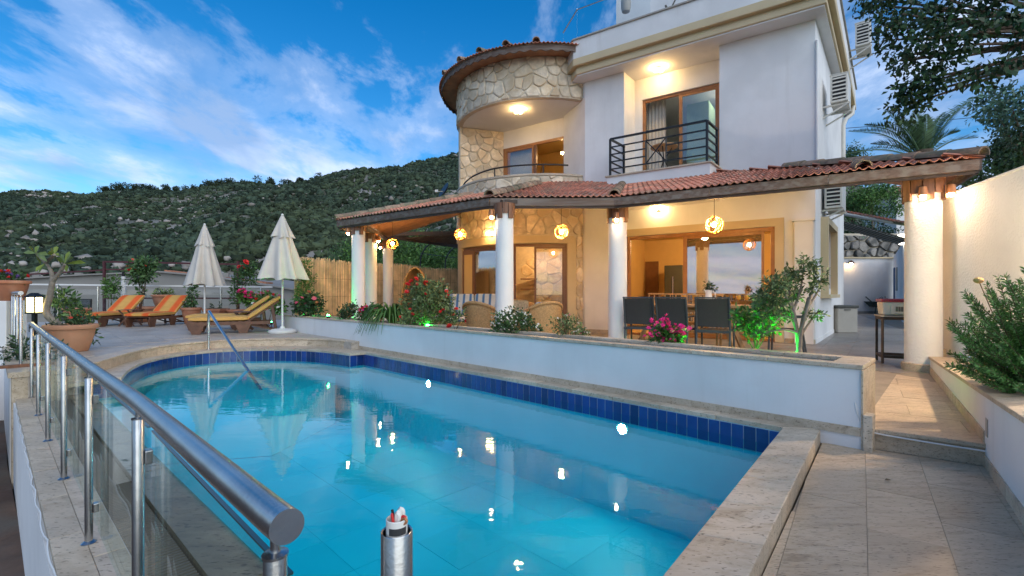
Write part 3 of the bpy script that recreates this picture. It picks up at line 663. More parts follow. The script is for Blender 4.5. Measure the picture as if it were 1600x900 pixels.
# ---- long planter wall
pl = thing('planter_wall', 'long low white planter wall with travertine coping along the pool', 'planter', (un*PLN+ud*3).to_3d(), kind=None)
def PL(s, n, z=0): p = ud*s+un*(PLN+n); return V((p.x, p.y, z))
S0, S1 = .67, 12.65                                    # right end, left end along ud
pw = MB()
def pbox(s0, s1, n0, n1, z0, z1): 
    return [tuple(PL(s0, n0)[:2]), tuple(PL(s1, n0)[:2]), tuple(PL(s1, n1)[:2]), tuple(PL(s0, n1)[:2])], z0, z1
pw.prism(*pbox(S0, S1, 0, .09, -.1, .607)); pw.prism(*pbox(S0, S1, .46, .55, -.1, .607)); pw.prism(*pbox(S0, S0+.09, .091, .459, -.1, .607)); pw.prism(*pbox(S1-.09, S1, .091, .459, -.1, .607))
ob('wall', pw, 'white_paint', pl)
m_ = 18
for i in range(m_):
    s0, s1 = lerp(S0-.015, S1, i/m_), lerp(S0-.015, S1, (i+1)/m_)
    ob('coping_stone', MB().prism(*pbox(s0+.0015, s1-.0015, -.018, .105, .608, .643)), 'travertine_coping', pl, bevel=.005)
    ob('coping_stone', MB().prism(*pbox(s0+.0015, s1-.0015, .445, .568, .608, .643)), 'travertine_coping', pl, bevel=.005)
    ob('skirting', MB().prism(*pbox(max(S0+.0, s0)+.001, s1-.001, -.014, -.001, .101, .165)), 'travertine_coping', pl)
ob('coping_stone', MB().prism(*pbox(S0-.014, S0+.20, .107, .443, .608, .643)), 'travertine_coping', pl, bevel=.005)
ob('end_facing', MB().prism(*pbox(S0-.014, S0-.001, -.014, .55, -.05, .6)), 'travertine_coping', pl)
ob('corner_block', MB().prism(*pbox(S0-.075, S0-.015, -.03, .10, -.05, .27)), 'travertine_coping', pl, bevel=.006)
ob('soil', MB().prism(*pbox(S0+.1, S1-.1, .092, .458, .3, .52)), 'soil', pl)
# ---- right-hand raised bed
rb = thing('raised_bed', 'white raised bed with a stone top beside the path', 'planter', (4, 4, 0))
A_, B_ = V((5.5, 6.24)), W0+wd*4.4
A2, B2 = A_+V((.5, -.1)), V((3.3, -1.2))
zA, zB = .36, .70
def wallface(m, P, Q, th, z0, za, zb, nrm): 
    q = [P, Q, Q+nrm*th, P+nrm*th]; zz = [za, zb, zb, za]
    if (q[1]-q[0]).cross(q[2]-q[1]) < 0: q, zz = q[::-1], zz[::-1]
    return m.hexa([(p.x, p.y, z0) for p in q], [(p.x, p.y, z) for p, z in zip(q, zz)])
nr_ = V((.798, -.602))
ob('wall', wallface(MB(), A_, B_, .14, -.3, zA-.032, zB-.032, nr_), 'white_paint', rb)
for i in range(12):
    t0, t1 = i/12, (i+1)/12; p, q = lerp(A_, B_, t0+.0004), lerp(A_, B_, t1-.0004)
    m = wallface(MB(), p-nr_*.015, q-nr_*.015, .30, 0, 0, 0, nr_); za, zb = lerp(zA, zB, t0), lerp(zA, zB, t1)
    q4 = [p-nr_*.015, q-nr_*.015, q+nr_*.30, p+nr_*.30]; zz = [za, zb, zb, za]
    if (q4[1]-q4[0]).cross(q4[2]-q4[1]) < 0: q4, zz = q4[::-1], zz[::-1]
    ob('coping_stone', MB().hexa([(a.x, a.y, z-.031) for a, z in zip(q4, zz)], [(a.x, a.y, z) for a, z in zip(q4, zz)]), 'travertine_path', rb, bevel=.004)
for (p, q, z) in ((A_+wd*.2, W0+V((.0, .0))-wd*.02, Z_UP), (W0+wd*.02, B_, 0.0)):
    for a, b in zip(resample([p, q], .6), resample([p, q], .6)[1:]):
        ob('skirting', MB().obox(a+wd*.002, b-wd*.002, z-.004, z+.085, nr_, -.012, -.001), 'travertine_coping', rb)
bed = [A_+nr_*.15, B_+nr_*.15, V((4.6, -1.5)), V((6.3, 4.2)), V((6.3, 6.4))]
ob('bed_soil', MB().prism([tuple(p) for p in bed], -.3, .33), 'soil', rb)
ob('wall_vent', MB().obox(W0+wd*.02-nr_*.0, W0+wd*.09, .22, .34, nr_, -.008, .0), 'grey_plastic', rb)
# tall rendered wall behind it
tw = thing('boundary_wall', 'tall roughly rendered white wall beside the porch column', 'wall', (5.6, 5.5, 0))
wa, wb = V((5.97, 6.62)), V((4.63, 2.93)); wn = V((.94, -.342))
ob('wall', MB().obox(wa, wb, -.3, 2.50, wn, 0, .2), 'rough_render', tw)
ob('wall_cap', MB().obox(wa, wb, 2.501, 2.53, wn, -.012, .212), 'white_paint', tw, bevel=.008)
ob('stone_lip', MB().obox(V((5.52, 6.30)), V((5.95, 6.45)), .16, .43, V((-.3, .9)), 0, .05), 'travertine_path', tw)
# ---- glass railing
ra = thing('glass_railing', 'stainless steel railing with glass panes along the pool ledge', 'railing', RP(4, .32, -.05))
prs = [(-.35, .70), (-1.2, 1.52), (-2.1, 2.35), (-2.99, 3.16), (-3.89, 3.97), (-4.80, 4.80), (-5.70, 5.62)]
prs = [V(p) for p in prs]; ZL, ZR = -.05, .825
def post(parent, p, z0, z1, r=.0165):
    o = ob('post', MB().lathe([(r, z0), (r, z1-.055), (r-.001, z1-.053)], (p.x, p.y, 0), 18), 'steel', parent, smooth=.6)
    m = MB().lathe([(.032, z0+.0005), (.032, z0+.004), (r+.004, z0+.012), (r+.001, z0+.014)], (p.x, p.y, 0), 18)
    ob('base_ring', m, 'steel', o, smooth=.6)
    m = MB().lathe([(r+.002, z1-.056), (r+.002, z1-.052), (.007, z1-.05), (.007, z1-.018), (.016, z1-.012)], (p.x, p.y, 0), 14)
    ob('rail_saddle', m, 'steel', o, smooth=.6)
    return o
for i, p in enumerate(prs):
    o = post(ra, p, ZL, (.858, .842)[i] if i < 2 else ZR)
    for z in (.12, .66):
        ob('clamp', MB().box((p.x+rn.x*.026, p.y+rn.y*.026, z), (.035, .022, .045), math.atan2(rd.y, rd.x)), 'steel', o, bevel=.004)
start = prs[0]+(prs[0]-prs[1]).normalized()*.045; fin = prs[-1]+(prs[-1]-prs[-2]).normalized()*.05
hr = [V((start.x, start.y, .860))]+[V((p.x, p.y, (.858, .842)[i] if i < 2 else ZR)) for i, p in enumerate(prs)]+[V((fin.x, fin.y, ZR-.004)), V((fin.x-.04, fin.y+.04, ZR-.03)), V((fin.x-.05, fin.y+.05, ZR-.10))]
ob('handrail', MB().tube(hr, .0245, 24), 'steel', ra, smooth=.6)
gv = (start-prs[1]).normalized()
for a, b in zip(prs, prs[1:]):
    e = (b-a).normalized(); off = rn*.034
    p, q = a+e*.03+off, b-e*.03+off
    m = MB().obox(p, q, .015, .745, rn, -.004, .004)
    o = ob('pane', m, 'rail_glass', ra); ob('glass_edge', MB().obox(p, q, .7452, .7492, rn, -.0045, .0045), 'glass_edge', o)
# far stretch, one step up
r2 = thing('stepped_railing', 'upper stretch of steel railing on the raised terrace edge', 'railing', RP(12, .3, .26))
q0 = V((-6.17, 5.95)); ps2 = [q0+rd*(1.15*i) for i in range(9)]
for p in ps2: post(r2, p, .262, 1.19+.012*0)
ob('handrail', MB().tube([V((q0.x+.03, q0.y-.03, 1.19))]+[V((p.x, p.y, 1.19)) for p in ps2], .0255, 20), 'steel', r2, smooth=.6)
for a, b in zip(ps2, ps2[1:]): ob('pane', MB().obox(a+rd*.03+rn*.03, b-rd*.03+rn*.03, .31, 1.1, rn, -.004, .004), 'rail_glass', r2)
# lone tube with an open top
tp = thing('lamp_post_stub', 'open steel tube with white cup and red wires at its top', 'post', (-.18, .74, -.05))
c = (-.18, .74, 0)
ob('tube', MB().lathe([(.0245, -.05), (.0245, .818), (.0235, .8195), (.0215, .818), (.0215, .74)], c, 28), 'steel', tp, smooth=.6)
ob('cup', MB().lathe([(.0165, .74), (.0165, .838), (.0155, .839), (.014, .836), (.014, .815)], c, 24), 'enamel', tp, smooth=.6)
ob('cup_label', MB().lathe([(.0167, .817), (.0167, .829)], c, 24).mesh('cup_label') if False else (lambda m: m)(MB().add([(c[0]+.01675*math.cos(a), c[1]+.01675*math.sin(a), z) for z in (.818, .829) for a in np.linspace(-2.1, -.35, 10)], [(i, i+1, i+11, i+10) for i in range(9)])), 'mesh_fabric', tp)
for k, (mat, dx, dy, dz) in enumerate((('flower_red', -.006, -.006, .846), ('flower_red', .009, -.003, .842), ('enamel', .001, -.002, .846), ('enamel', .004, .004, .849), ('black', -.008, .004, .848), ('copper', .011, -.006, .840))):
    pts = [V((c[0]+dx*.3, c[1]+dy*.3, .82)), V((c[0]+dx, c[1]+dy, dz)), V((c[0]+dx*1.3+.003, c[1]+dy*1.2, dz-.004)), V((c[0]+dx*.5, c[1]+dy*1.6, .83))]
    ob('wire', MB().tube(catmull(pts, 4), .0022 if mat != 'enamel' else .0042, 6), mat, tp, smooth=1)
# pool grab rail
gr = thing('pool_handrail', 'bent steel handrail leading down into the pool at the rounded end', 'handrail', (-5.13, 9.5, .1))
g0 = G(326, 546, .1); g1 = V((g0.x, g0.y, .80)); 
pts = [g0, V((g0.x, g0.y, .45)), V((g0.x, g0.y, .72)), V((g0.x+.04, g0.y-.05, .83)), V((g0.x+.14, g0.y-.2, .84))]
e_ = G(389, 581, -.08); e2 = lerp(pts[-1], e_, 1.35)
ob('rail', MB().tube(catmull(pts, 5)+[lerp(pts[-1], e2, k/6) for k in range(1, 7)], .024, 12), 'chrome', gr, smooth=1)
ob('flange', MB().lathe([(.05, .1), (.05, .108), (.026, .115)], (g0.x, g0.y, 0), 16), 'chrome', gr, smooth=.6)
# ================================================================== the house
HA = V((6.15, 9.6)); he = V((-.827, .562)); hs = V((.63, .777)); hn = V((.562, .827))
def FP(t, w=0): return HA+he*t+hs*w
house = thing('house', 'white two storey villa with a round stone tower and roof terrace', 'house', (4, 11, 0))
def wallgrid(m, P, Q, n, th, z0, z1, holes=()):
    """upright wall P-Q with rectangular openings (t0,t1,za,zb), thickness th along n"""
    P, Q = V(P), V(Q); L = (Q-P).length; e = (Q-P)/L; n = V(n)
    ts = sorted({0, L} | {h[i] for h in holes for i in (0, 1)}); zs = sorted({z0, z1} | {h[i] for h in holes for i in (2, 3)})
    solid = lambda i, j: 0 <= i < len(ts)-1 and 0 <= j < len(zs)-1 and not any(h[0]-1e-6 <= (ts[i]+ts[i+1])/2 <= h[1]+1e-6 and h[2] <= (zs[j]+zs[j+1])/2 <= h[3] for h in holes)
    p = lambda t, z, d: (P.x+e.x*t+n.x*d, P.y+e.y*t+n.y*d, z)
    for i in range(len(ts)-1):
        for j in range(len(zs)-1):
            if not solid(i, j): continue
            a, b, c, d = ts[i], ts[i+1], zs[j], zs[j+1]
            m.quad(p(a, c, 0), p(b, c, 0), p(b, d, 0), p(a, d, 0)); m.quad(p(a, c, th), p(a, d, th), p(b, d, th), p(b, c, th))
            if not solid(i-1, j): m.quad(p(a, c, 0), p(a, d, 0), p(a, d, th), p(a, c, th))
            if not solid(i+1, j): m.quad(p(b, c, 0), p(b, c, th), p(b, d, th), p(b, d, 0))
            if not solid(i, j-1): m.quad(p(a, c, 0), p(a, c, th), p(b, c, th), p(b, c, 0))
            if not solid(i, j+1): m.quad(p(a, d, 0), p(b, d, 0), p(b, d, th), p(a, d, th))
    return m
ZB, ZS = 3.98, 6.74                                     # balcony floor, soffit
DT0, DT1, DZ = .72, 3.98, 2.60
ob('front_wall', wallgrid(MB(), FP(0), FP(5.11), hn, .22, .0, ZS, [(DT0, DT1, -.1, DZ), (1.815, 4.04, ZB, ZS+.1)]), 'white_paint', house)
cc0, cc1 = FP(5.11), V((1.50, 13.75))
ob('chamfer_wall', wallgrid(MB(), cc0+he*.002, cc1, V((.94, .34)), .2, 0, ZS), 'white_paint', house)
ob('side_wall', wallgrid(MB(), FP(0)+hs*.001, FP(0, 6.7), V((-.777, .63)), .22, 0, ZS-.001, [(1.0, 2.9, 1.3, 2.7)]), 'white_paint', house)
for a_, b_ in ((.0, DT0-.18), (DT1+.18, 5.11)): ob('skirting', MB().obox(FP(a_), FP(b_), Z_UP, Z_UP+.09, hn, -.014, -.001), 'travertine_coping', house)
ob('side_skirting', MB().obox(FP(0, .02), FP(0, 6.6), Z_UP, Z_UP+.09, V((-.777, .63)), -.014, -.001), 'white_paint', house)
ob('corner_pier', MB().obox(FP(.03), FP(.36), Z_UP, 2.66, hn, -.10, -.002).obox(FP(.0), FP(.40), 2.661, 2.72, hn, -.13, -.002), 'white_paint', house)
# cream surround of the big sliding door
tr = MB().obox(FP(DT0-.17), FP(DT1+.17), DZ, DZ+.17, hn, -.035, -.001).obox(FP(DT0-.17), FP(DT0), Z_UP, DZ-.001, hn, -.035, -.001).obox(FP(DT1), FP(DT1+.17), Z_UP, DZ-.001, hn, -.035, -.001)
ob('door_surround', tr, 'cream_trim', house)
tr = MB()
for a, b, c, d in ((.86, 1.0, 1.16, 2.84), (2.9, 3.04, 1.16, 2.84)): tr.obox(FP(0, a), FP(0, b), c, d, V((.777, -.63)), .001, .14)
tr.obox(FP(0, 1.001), FP(0, 2.899), 2.70, 2.84, V((.777, -.63)), .001, .14).obox(FP(0, .82), FP(0, 3.08), 1.08, 1.159, V((.777, -.63)), .001, .18)
ob('side_window_surround', tr, 'cream_trim', house)
def window(parent, P, Q, z0, z1, n, lights, frame='frame_wood', w=.075, d=(.05, .12), sill=True, name='window'):
    """fixed outer frame + sashes; lights = [(t0, t1, pane material or None, depth offset)] as fractions"""
    P, Q = V(P), V(Q); L = (Q-P).length; e = (Q-P)/L
    m = MB().obox(P, P+e*w, z0, z1, n, *d).obox(Q-e*w, Q, z0, z1, n, *d).obox(P+e*w, Q-e*w, z1-w, z1, n, d[0]+.001, d[1]-.001)
    if sill: m.obox(P+e*w, Q-e*w, z0, z0+w*.6, n, d[0]+.001, d[1]-.001)
    fr = ob(name, m, frame, parent, bevel=.004)
    for t0, t1, pm, off in lights:
        a, b = P+e*(w+(L-2*w)*t0), P+e*(w+(L-2*w)*t1); s = .055; za, zb = z0+w*.6+.002, z1-w-.002; dd = (d[0]+.015+off, d[1]-.025+off)
        if pm is None: continue
        m = MB().obox(a, a+e*s, za, zb, n, *dd).obox(b-e*s, b, za, zb, n, *dd).obox(a+e*s, b-e*s, zb-s, zb, n, *dd).obox(a+e*s, b-e*s, za, za+s, n, *dd)
        ob('sash', m, frame, fr, bevel=.003)
        ob('pane', MB().obox(a+e*s*.9, b-e*s*.9, za+s*.9, zb-s*.9, n, (dd[0]+dd[1])/2-.003, (dd[0]+dd[1])/2+.003), pm, fr)
    return fr
def room(parent, P, Q, n, depth, z0, z1, mat, back=None, name='room'):
    P, Q, n = V(P), V(Q), V(n); e = (Q-P).normalized(); m = MB()
    m.obox(P, Q, z0-.05, z0, n, .0, depth).obox(P, Q, z1, z1+.05, n, 0, depth).obox(P-e*.05, P, z0, z1, n, 0, depth).obox(Q, Q+e*.05, z0, z1, n, 0, depth)
    ob(name, m, mat, parent); ob(name+'_back_wall', MB().obox(P, Q, z0, z1, n, depth+.001, depth+.06), back or mat, parent)
# ground-floor sliding door and the lit room behind it
window(house, FP(DT1), FP(DT0), Z_UP, DZ, hn, [(.42, .96, 'reflective_glass', 0)], w=.085, name='sliding_door')
dm = MB().obox(FP(2.62), FP(2.53), Z_UP+.05, DZ-.09, hn, .06, .13)
ob('door_mullion', dm, 'frame_wood', house)
room(house, FP(5.0, .0)+hn*.23, FP(.25, 0)+hn*.23, hn, 4.2, Z_UP+.002, 2.95, 'ochre_wall')
i0 = FP(3.0)+hn*4.38
ob('inner_door', MB().obox(FP(4.52)+hn*4.40, FP(4.96)+hn*4.40, Z_UP+.01, 2.25, hn, -.03, -.002), 'brown_frame', house)
fr = thing('refrigerator', 'tall dark refrigerator standing inside the lit room', 'refrigerator', (*(FP(3.75)+hn*3.6), Z_UP))
fp = FP(3.78)+hn*3.75
ob('body', MB().box((fp.x, fp.y, Z_UP+.95), (.55, .6, 1.88), math.atan2(he.y, he.x)), 'fridge', fr, bevel=.015)
ob('handle', MB().tube([V((fp.x, fp.y, z))+V((-hn.x*.34, -hn.y*.34, 0)) for z in (.9, 1.3, 1.7)], .012, 8), 'chrome', fr)
lt = thing('assumed_ceiling_lamp', 'assumed round white ceiling lamp inside the ground floor room', 'lamp', (*(FP(2.6)+hn*2.2), 2.9))  # lamp added to light the room, its real source not seen
c = FP(2.6)+hn*2.2; ob('bulb', MB().ball((c.x, c.y, 2.72), .09, 14, 8), glow('soft', 240, .09), lt, smooth=3); ob('rose', MB().lathe([(.05, 2.82), (.08, 2.92), (.08, 2.948)], (c.x, c.y, 0), 14), 'white_plastic', lt)
# side window
window(house, FP(0, 1.0), FP(0, 2.9), 1.3, 2.7, V((-.777, .63)), [(0, .5, 'reflective_glass', 0), (.5, 1, 'reflective_glass', .02)], frame='brown_frame')
# upper recess
rc0, rc1 = FP(4.04), FP(1.815); RW = .66
ob('recess_side', MB().obox(FP(4.04)+hn*.221, FP(4.16)+hn*.221, ZB, ZS, hs, 0, RW+.1), 'white_paint', house)
ob('recess_side', MB().obox(FP(1.70)+hn*.221, FP(1.814)+hn*.221, ZB, ZS, hs, 0, RW+.1), 'white_paint', house)
wt0, wt1 = 3.86, 1.97; bk = lambda t: FP(t)+hs*RW
m = wallgrid(MB(), bk(4.1), bk(1.72), hn, .15, ZB, ZS, [(4.1-wt0, 4.1-wt1, ZB-.1, 6.20)])
ob('recess_wall', m, 'white_paint', house)
window(house, bk(wt0), bk(wt1), ZB+.01, 6.20, hn, [(.50, 1.0, 'window_glass', .0)], w=.07, name='balcony_door')
ob('door_mullion', MB().obox(bk(2.94), bk(2.87), ZB+.06, 6.12, hn, .06, .115), 'frame_wood', house)
room(house, bk(4.5)+hn*.16, bk(1.3)+hn*.16, hn, 3.4, ZB+.002, 6.55, 'white_paint')
wq = bk(3.3)+hn*2.2
wr = thing('wardrobe', 'pale panelled wardrobe inside the upstairs bedroom', 'wardrobe', (wq.x, wq.y, ZB))
wz_ = math.atan2(hn.y, hn.x); wc = bk(2.75)+hn*2.3
ob('carcass', MB().box((wc.x, wc.y, ZB+1.15), (2.2, .55, 2.3), wz_), 'wardrobe', wr)
for k in range(4):
    for zc, hh in ((ZB+.95, 1.7), (ZB+2.05, .42)):
        q = wc+hn*(-.82+.545*k)+he*.285
        ob('door', MB().box((q.x, q.y, zc), (.52, .03, hh), wz_), 'wardrobe', wr, bevel=.008)
        q = q+he*.03+hn*.2; ob('handle', MB().box((q.x, q.y, zc), (.03, .025, .09), wz_), 'black', wr)
cu = bk(3.62)+hn*.45
ct = thing('curtain', 'pale curtain hanging beside the open upstairs balcony door', 'curtain', (cu.x, cu.y, ZB))
m = MB(); pts = [cu+he*(.25-.5*i/24)+hn*(.035*math.sin(i*1.5)) for i in range(25)]
for a, b in zip(pts, pts[1:]): m.quad((a.x, a.y, ZB+.03), (b.x, b.y, ZB+.03), (b.x, b.y, 6.35), (a.x, a.y, 6.35))
ob('cloth', m, 'curtain', ct, smooth=1.2)
bl = bk(2.0)+hn*1.5
lt = thing('bedroom_lamp', 'glowing round lamp inside the upstairs bedroom', 'lamp', (bl.x, bl.y, 6.5))
ob('bulb', MB().ball((bl.x, bl.y, 6.25), .10, 14, 8), glow('white', 26, .10), lt, smooth=3); ob('rose', MB().lathe([(.06, 6.36), (.09, 6.5), (.09, 6.549)], (bl.x, bl.y, 0), 14), 'white_plastic', lt)
# projecting balcony
def BF(t, q): return FP(t)-hs*q
BQ = .78
poly = [BF(4.10, BQ), BF(1.79, BQ), BF(1.79, .002), BF(4.10, .002)]
ob('balcony_slab', MB().prism([tuple(p) for p in poly], 3.25, ZB-.035), 'white_paint', house)
poly = [BF(4.14, BQ+.04), BF(1.75, BQ+.04), BF(1.75, .003), BF(4.14, .003)]
ob('balcony_edge', MB().prism([tuple(p) for p in poly], ZB-.034, ZB), 'travertine_coping', house, bevel=.004)
ob('recess_floor', MB().prism([tuple(FP(1.82, 0)), tuple(FP(4.03, 0)), tuple(bk(4.03)), tuple(bk(1.82))], ZB-.1, ZB-.001), 'travertine_coping', house)
ZT = 4.86; q_ = BQ-.04; cL, cR = 4.04, 1.86
rail = MB().bar((*BF(cL, q_), ZT), (*BF(cR, q_), ZT), .05, .04).bar((*BF(cL, -.02), ZT), (*BF(cL, q_-.02), ZT), .05, .04).bar((*BF(cR, .0), ZT), (*BF(cR, q_-.02), ZT), .05, .04)
br = ob('balcony_railing', rail, 'black_metal', house)
for p in (BF(cL, q_), BF(cR, q_), BF(cL, .01), BF(cR, .03)):
    ob('post', MB().box((p.x, p.y, (ZB+ZT)/2), (.045, .045, ZT-ZB-.01), math.atan2(he.y, he.x)), 'black_metal', br)
xm = (3.18, 2.72)
for k in range(1, 5):
    z = ZT-.02-.175*k; mid = k in (2, 3)
    segs = [((cL, q_), (cR, q_))] if not mid else [((cL, q_), (xm[0], q_)), ((xm[1], q_), (cR, q_))]
    for a, b in segs+[((cL, .0), (cL, q_)), ((cR, .0), (cR, q_))]:
        ob('bar', MB().bar((*BF(*a), z), (*BF(*b), z), .03, .028), 'black_metal', br)
za, zb = ZT-.02-.175, ZT-.02-.70
for t in xm: ob('bar', MB().bar((*BF(t, q_), za), (*BF(t, q_), zb), .028, .028), 'black_metal', br)
ob('bar', MB().bar((*BF(xm[0], q_), za), (*BF(xm[1], q_), zb), .022, .022), 'black_metal', br); ob('bar', MB().bar((*BF(xm[1], q_+.002), za), (*BF(xm[0], q_+.002), zb), .022, .022), 'black_metal', br)
p = BF(2.95, .25); bt = thing('balcony_table', 'small round wooden table on the upstairs balcony', 'table', (p.x, p.y, ZB))
ob('top', MB().lathe([(.30, .60), (.31, .61), (.31, .63), (.30, .64)], (p.x, p.y, ZB), 22), 'table_wood', bt, smooth=.6)
for k in range(3):
    a = k*2.1; ob('leg', MB().tube(catmull([V((p.x+.2*math.cos(a), p.y+.2*math.sin(a), ZB+.005)), V((p.x+.03*math.cos(a), p.y+.03*math.sin(a), ZB+.3)), V((p.x+.18*math.cos(a), p.y+.18*math.sin(a), ZB+.6))], 5), .012, 6), 'black_metal', bt)
# cornice, parapet, terrace
def offset_poly(poly, g):          # ccw polygon moved out by g
    n = len(poly); out = []
    for i in range(n):
        a, b, c = V(poly[i-1]), V(poly[i]), V(poly[(i+1) % n]); d1, d2 = (b-a).normalized(), (c-b).normalized()
        n1, n2 = V((d1.y, -d1.x)), V((d2.y, -d2.x)); k = (n1+n2).normalized(); out.append(b+k*(g/max(.3, k.dot(n1))))
    return out
base = [V((1.39, 13.2)), V((1.635, 12.1)), V((6.04, 9.09)), V((10.7, 14.9)), V((6.2, 18.2)), V((1.5, 18.0))]
tp_ = lambda p: [(q.x, q.y) for q in p]
ob('soffit_slab', MB().prism(tp_(offset_poly(base, -.04)), ZS, ZS+.10), 'white_paint', house)
ob('cornice_moulding', MB().prism(tp_(offset_poly(base, .0)), ZS+.03, ZS+.155), 'cream_trim', house, bevel=.015)
ob('cornice_groove', MB().prism(tp_(offset_poly(base, -.02)), ZS+.156, ZS+.21), 'cream_trim', house)
ob('cornice_band', MB().prism(tp_(offset_poly(base, .10)), ZS+.211, ZS+.40), 'cream_trim', house, bevel=.02)
ob('parapet', MB().prism(tp_(offset_poly(base, .085)), ZS+.401, ZS+.86), 'white_paint', house)
ob('parapet_cap', MB().prism(tp_(offset_poly(base, .125)), ZS+.861, ZS+.90), 'grey_plastic', house, bevel=.006)
ZP = ZS+.90
ob('stair_tower', MB().obox(V((2.95, 14.1)), V((7.2, 11.2)), ZP-.02, ZP+2.6, hn, .4, 3), 'white_paint', house)
rg = thing('terrace_balustrade', 'frameless glass balustrade on the roof terrace edge', 'railing', (1.4, 12.3, ZP))
ob_ = offset_poly(base, .02)
for a, b in ((ob_[0], ob_[1]), (ob_[1], lerp(ob_[1], ob_[2], .36))):
    e = (b-a).normalized(); ob('pane', MB().obox(a+e*.02, b-e*.02, ZP+.005, ZP+.80, V((-e.y, e.x)), .05, .062), 'clear_glass', rg); ob('top_rail', MB().obox(a, b, ZP+.801, ZP+.82, V((-e.y, e.x)), .04, .07), 'chrome', rg)
p = D(978, 12, 13.6); tl = thing('terrace_lamp', 'grey half round lamp on the white roof terrace wall', 'lamp', p)
ob('shade', MB().lathe([(.02, -.17), (.11, -.12), (.14, .0), (.14, .2)], p, 16), 'grey_plastic', tl, smooth=.6)
p = D(1046, 6, 11.6); tc_ = thing('terrace_chair', 'folding chair leg frame behind the roof parapet', 'chair', (p.x, p.y, ZP))
m = MB()
for dx in (0, .5): m.bar((p.x-.22+dx*.3, p.y+dx, ZP), (p.x+.2+dx*.3, p.y+dx, ZP+.85), .035, .035).bar((p.x+.25+dx*.3, p.y+dx, ZP), (p.x-.1+dx*.3, p.y+dx, ZP+.6), .035, .035)
m.box((p.x+.2, p.y+.25, ZP+.45), (.5, .5, .03)); ob('frame', m, 'dark_plastic', tc_)
# ---- round tower
TC, TR = V((.88, 15.0)), 2.58
def cyl(phi, r=TR, z=None):
    p = TC+V((math.sin(phi), -math.cos(phi)))*r; return p if z is None else V((p.x, p.y, z))
def px2phi(px, r=TR):
    k = (px-800)/F; dr = V((k, 1)).normalized(); b = dr.dot(TC); q = b*b-TC.length_squared+r*r; s = b-math.sqrt(max(q, 0)); p = dr*s-TC
    return math.atan2(p.x, -p.y)
def cylwall(m, f0, f1, r0, r1, z0, z1, step=R(4)):
    n = max(1, math.ceil((f1-f0)/step))
    for i in range(n):
        a, b = f0+(f1-f0)*i/n, f0+(f1-f0)*(i+1)/n; q = [cyl(a, r1), cyl(b, r1), cyl(b, r0), cyl(a, r0)]
        m.hexa([(p.x, p.y, z0) for p in q], [(p.x, p.y, z1) for p in q])
    return m
FL, FR_ = R(-118), R(27)
w1a, w1b, w2a, w2b = px2phi(722), px2phi(781), px2phi(801), px2phi(887)
T = ob('tower_wall', cylwall(MB(), FL, FR_, TR-.2, TR, 2.66, 4.28), 'mortar', house)
m = MB()
for a, b in ((FL, w1a), (w1b, w2a), (w2b, FR_)): cylwall(m, a, b, TR-.2, TR, 0, 2.499)
cylwall(m, FL, FR_, TR-.2, TR, 2.5, 2.659)
ob('tower_base_wall', m, 'cream_trim', house)
ob('tower_lintel', cylwall(MB(), w1a-R(4), w2b+R(4), TR+.001, TR+.03, 2.505, 2.70), 'cream_trim', house)
ob('tower_upper_wall', cylwall(MB(), FL, FR_, TR-.2, TR, 6.33, 7.42), 'mortar', house)
U_ = [o for o in house.children if o.name.startswith('tower_upper_wall')][0]
ob('parapet_cap', cylwall(MB(), FL, FR_, TR-.22, TR+.035, 4.281, 4.33), 'travertine_coping', house)
circ = lambda r: [tuple(cyl(FL+(R(360))*i/64, r)) for i in range(64)]
ob('balcony_floor', MB().prism(circ(TR-.205), 3.6, 3.75), 'travertine_coping', house)
ob('balcony_ceiling', MB().prism(circ(TR-.15), 6.325, 6.5), 'white_paint', house)
BW0, BW1 = V((-.27, 15.1)), V((1.62, 13.78)); bd = (BW1-BW0).normalized(); bn = V((-bd.y, bd.x))
wl0 = V((-1.62, 14.62))
ob('balcony_back_wall', wallgrid(MB(), BW0, BW1+bd*.25, bn, .15, 3.75, 6.33, [(.0, 2.24, 3.7, 5.78)]), 'white_paint', house)
window(house, BW0, BW0+bd*2.24, 3.76, 5.78, bn, [(.0, .50, 'window_glass', 0)], w=.08, d=(-.01, .09), frame='frame_wood', name='tower_window')
ob('window_mullion', MB().obox(BW0+bd*1.14, BW0+bd*1.22, 3.82, 5.70, bn, 0, .08), 'brown_frame', house)
room(house, BW0+bn*.16-bd*.3, BW1+bn*.16+bd*.9, bn, 2.6, 3.75, 6.3, 'ochre_wall')
sc = BW0+bd*.62+bn*.5; ob('window_blind', MB().obox(BW0+bd*.12, BW0+bd*1.1, 3.8, 5.72, bn, .2, .215), 'curtain', house)
ch = BW0+bd*1.75+bn*1.0
lt = thing('chandelier', 'small chandelier with two glowing bulbs in the tower room', 'chandelier', (ch.x, ch.y, 6.2))
ob('stem', MB().tube([(ch.x, ch.y, 6.29), (ch.x, ch.y, 5.5)], .01, 6).bar((ch.x-.15, ch.y, 5.55), (ch.x+.15, ch.y, 5.55), .015, .015), 'copper', lt)
for dx in (-.15, .15): ob('bulb', MB().ball((ch.x+dx, ch.y, 5.60), .045, 10, 6), glow('soft', 26, .045), lt, smooth=3)
SWo = ob('balcony_side_wall', MB().obox(wl0, BW0-bd*.0, 3.75, 6.32, V((-.3, .95)), 0, .15), 'mortar', house)
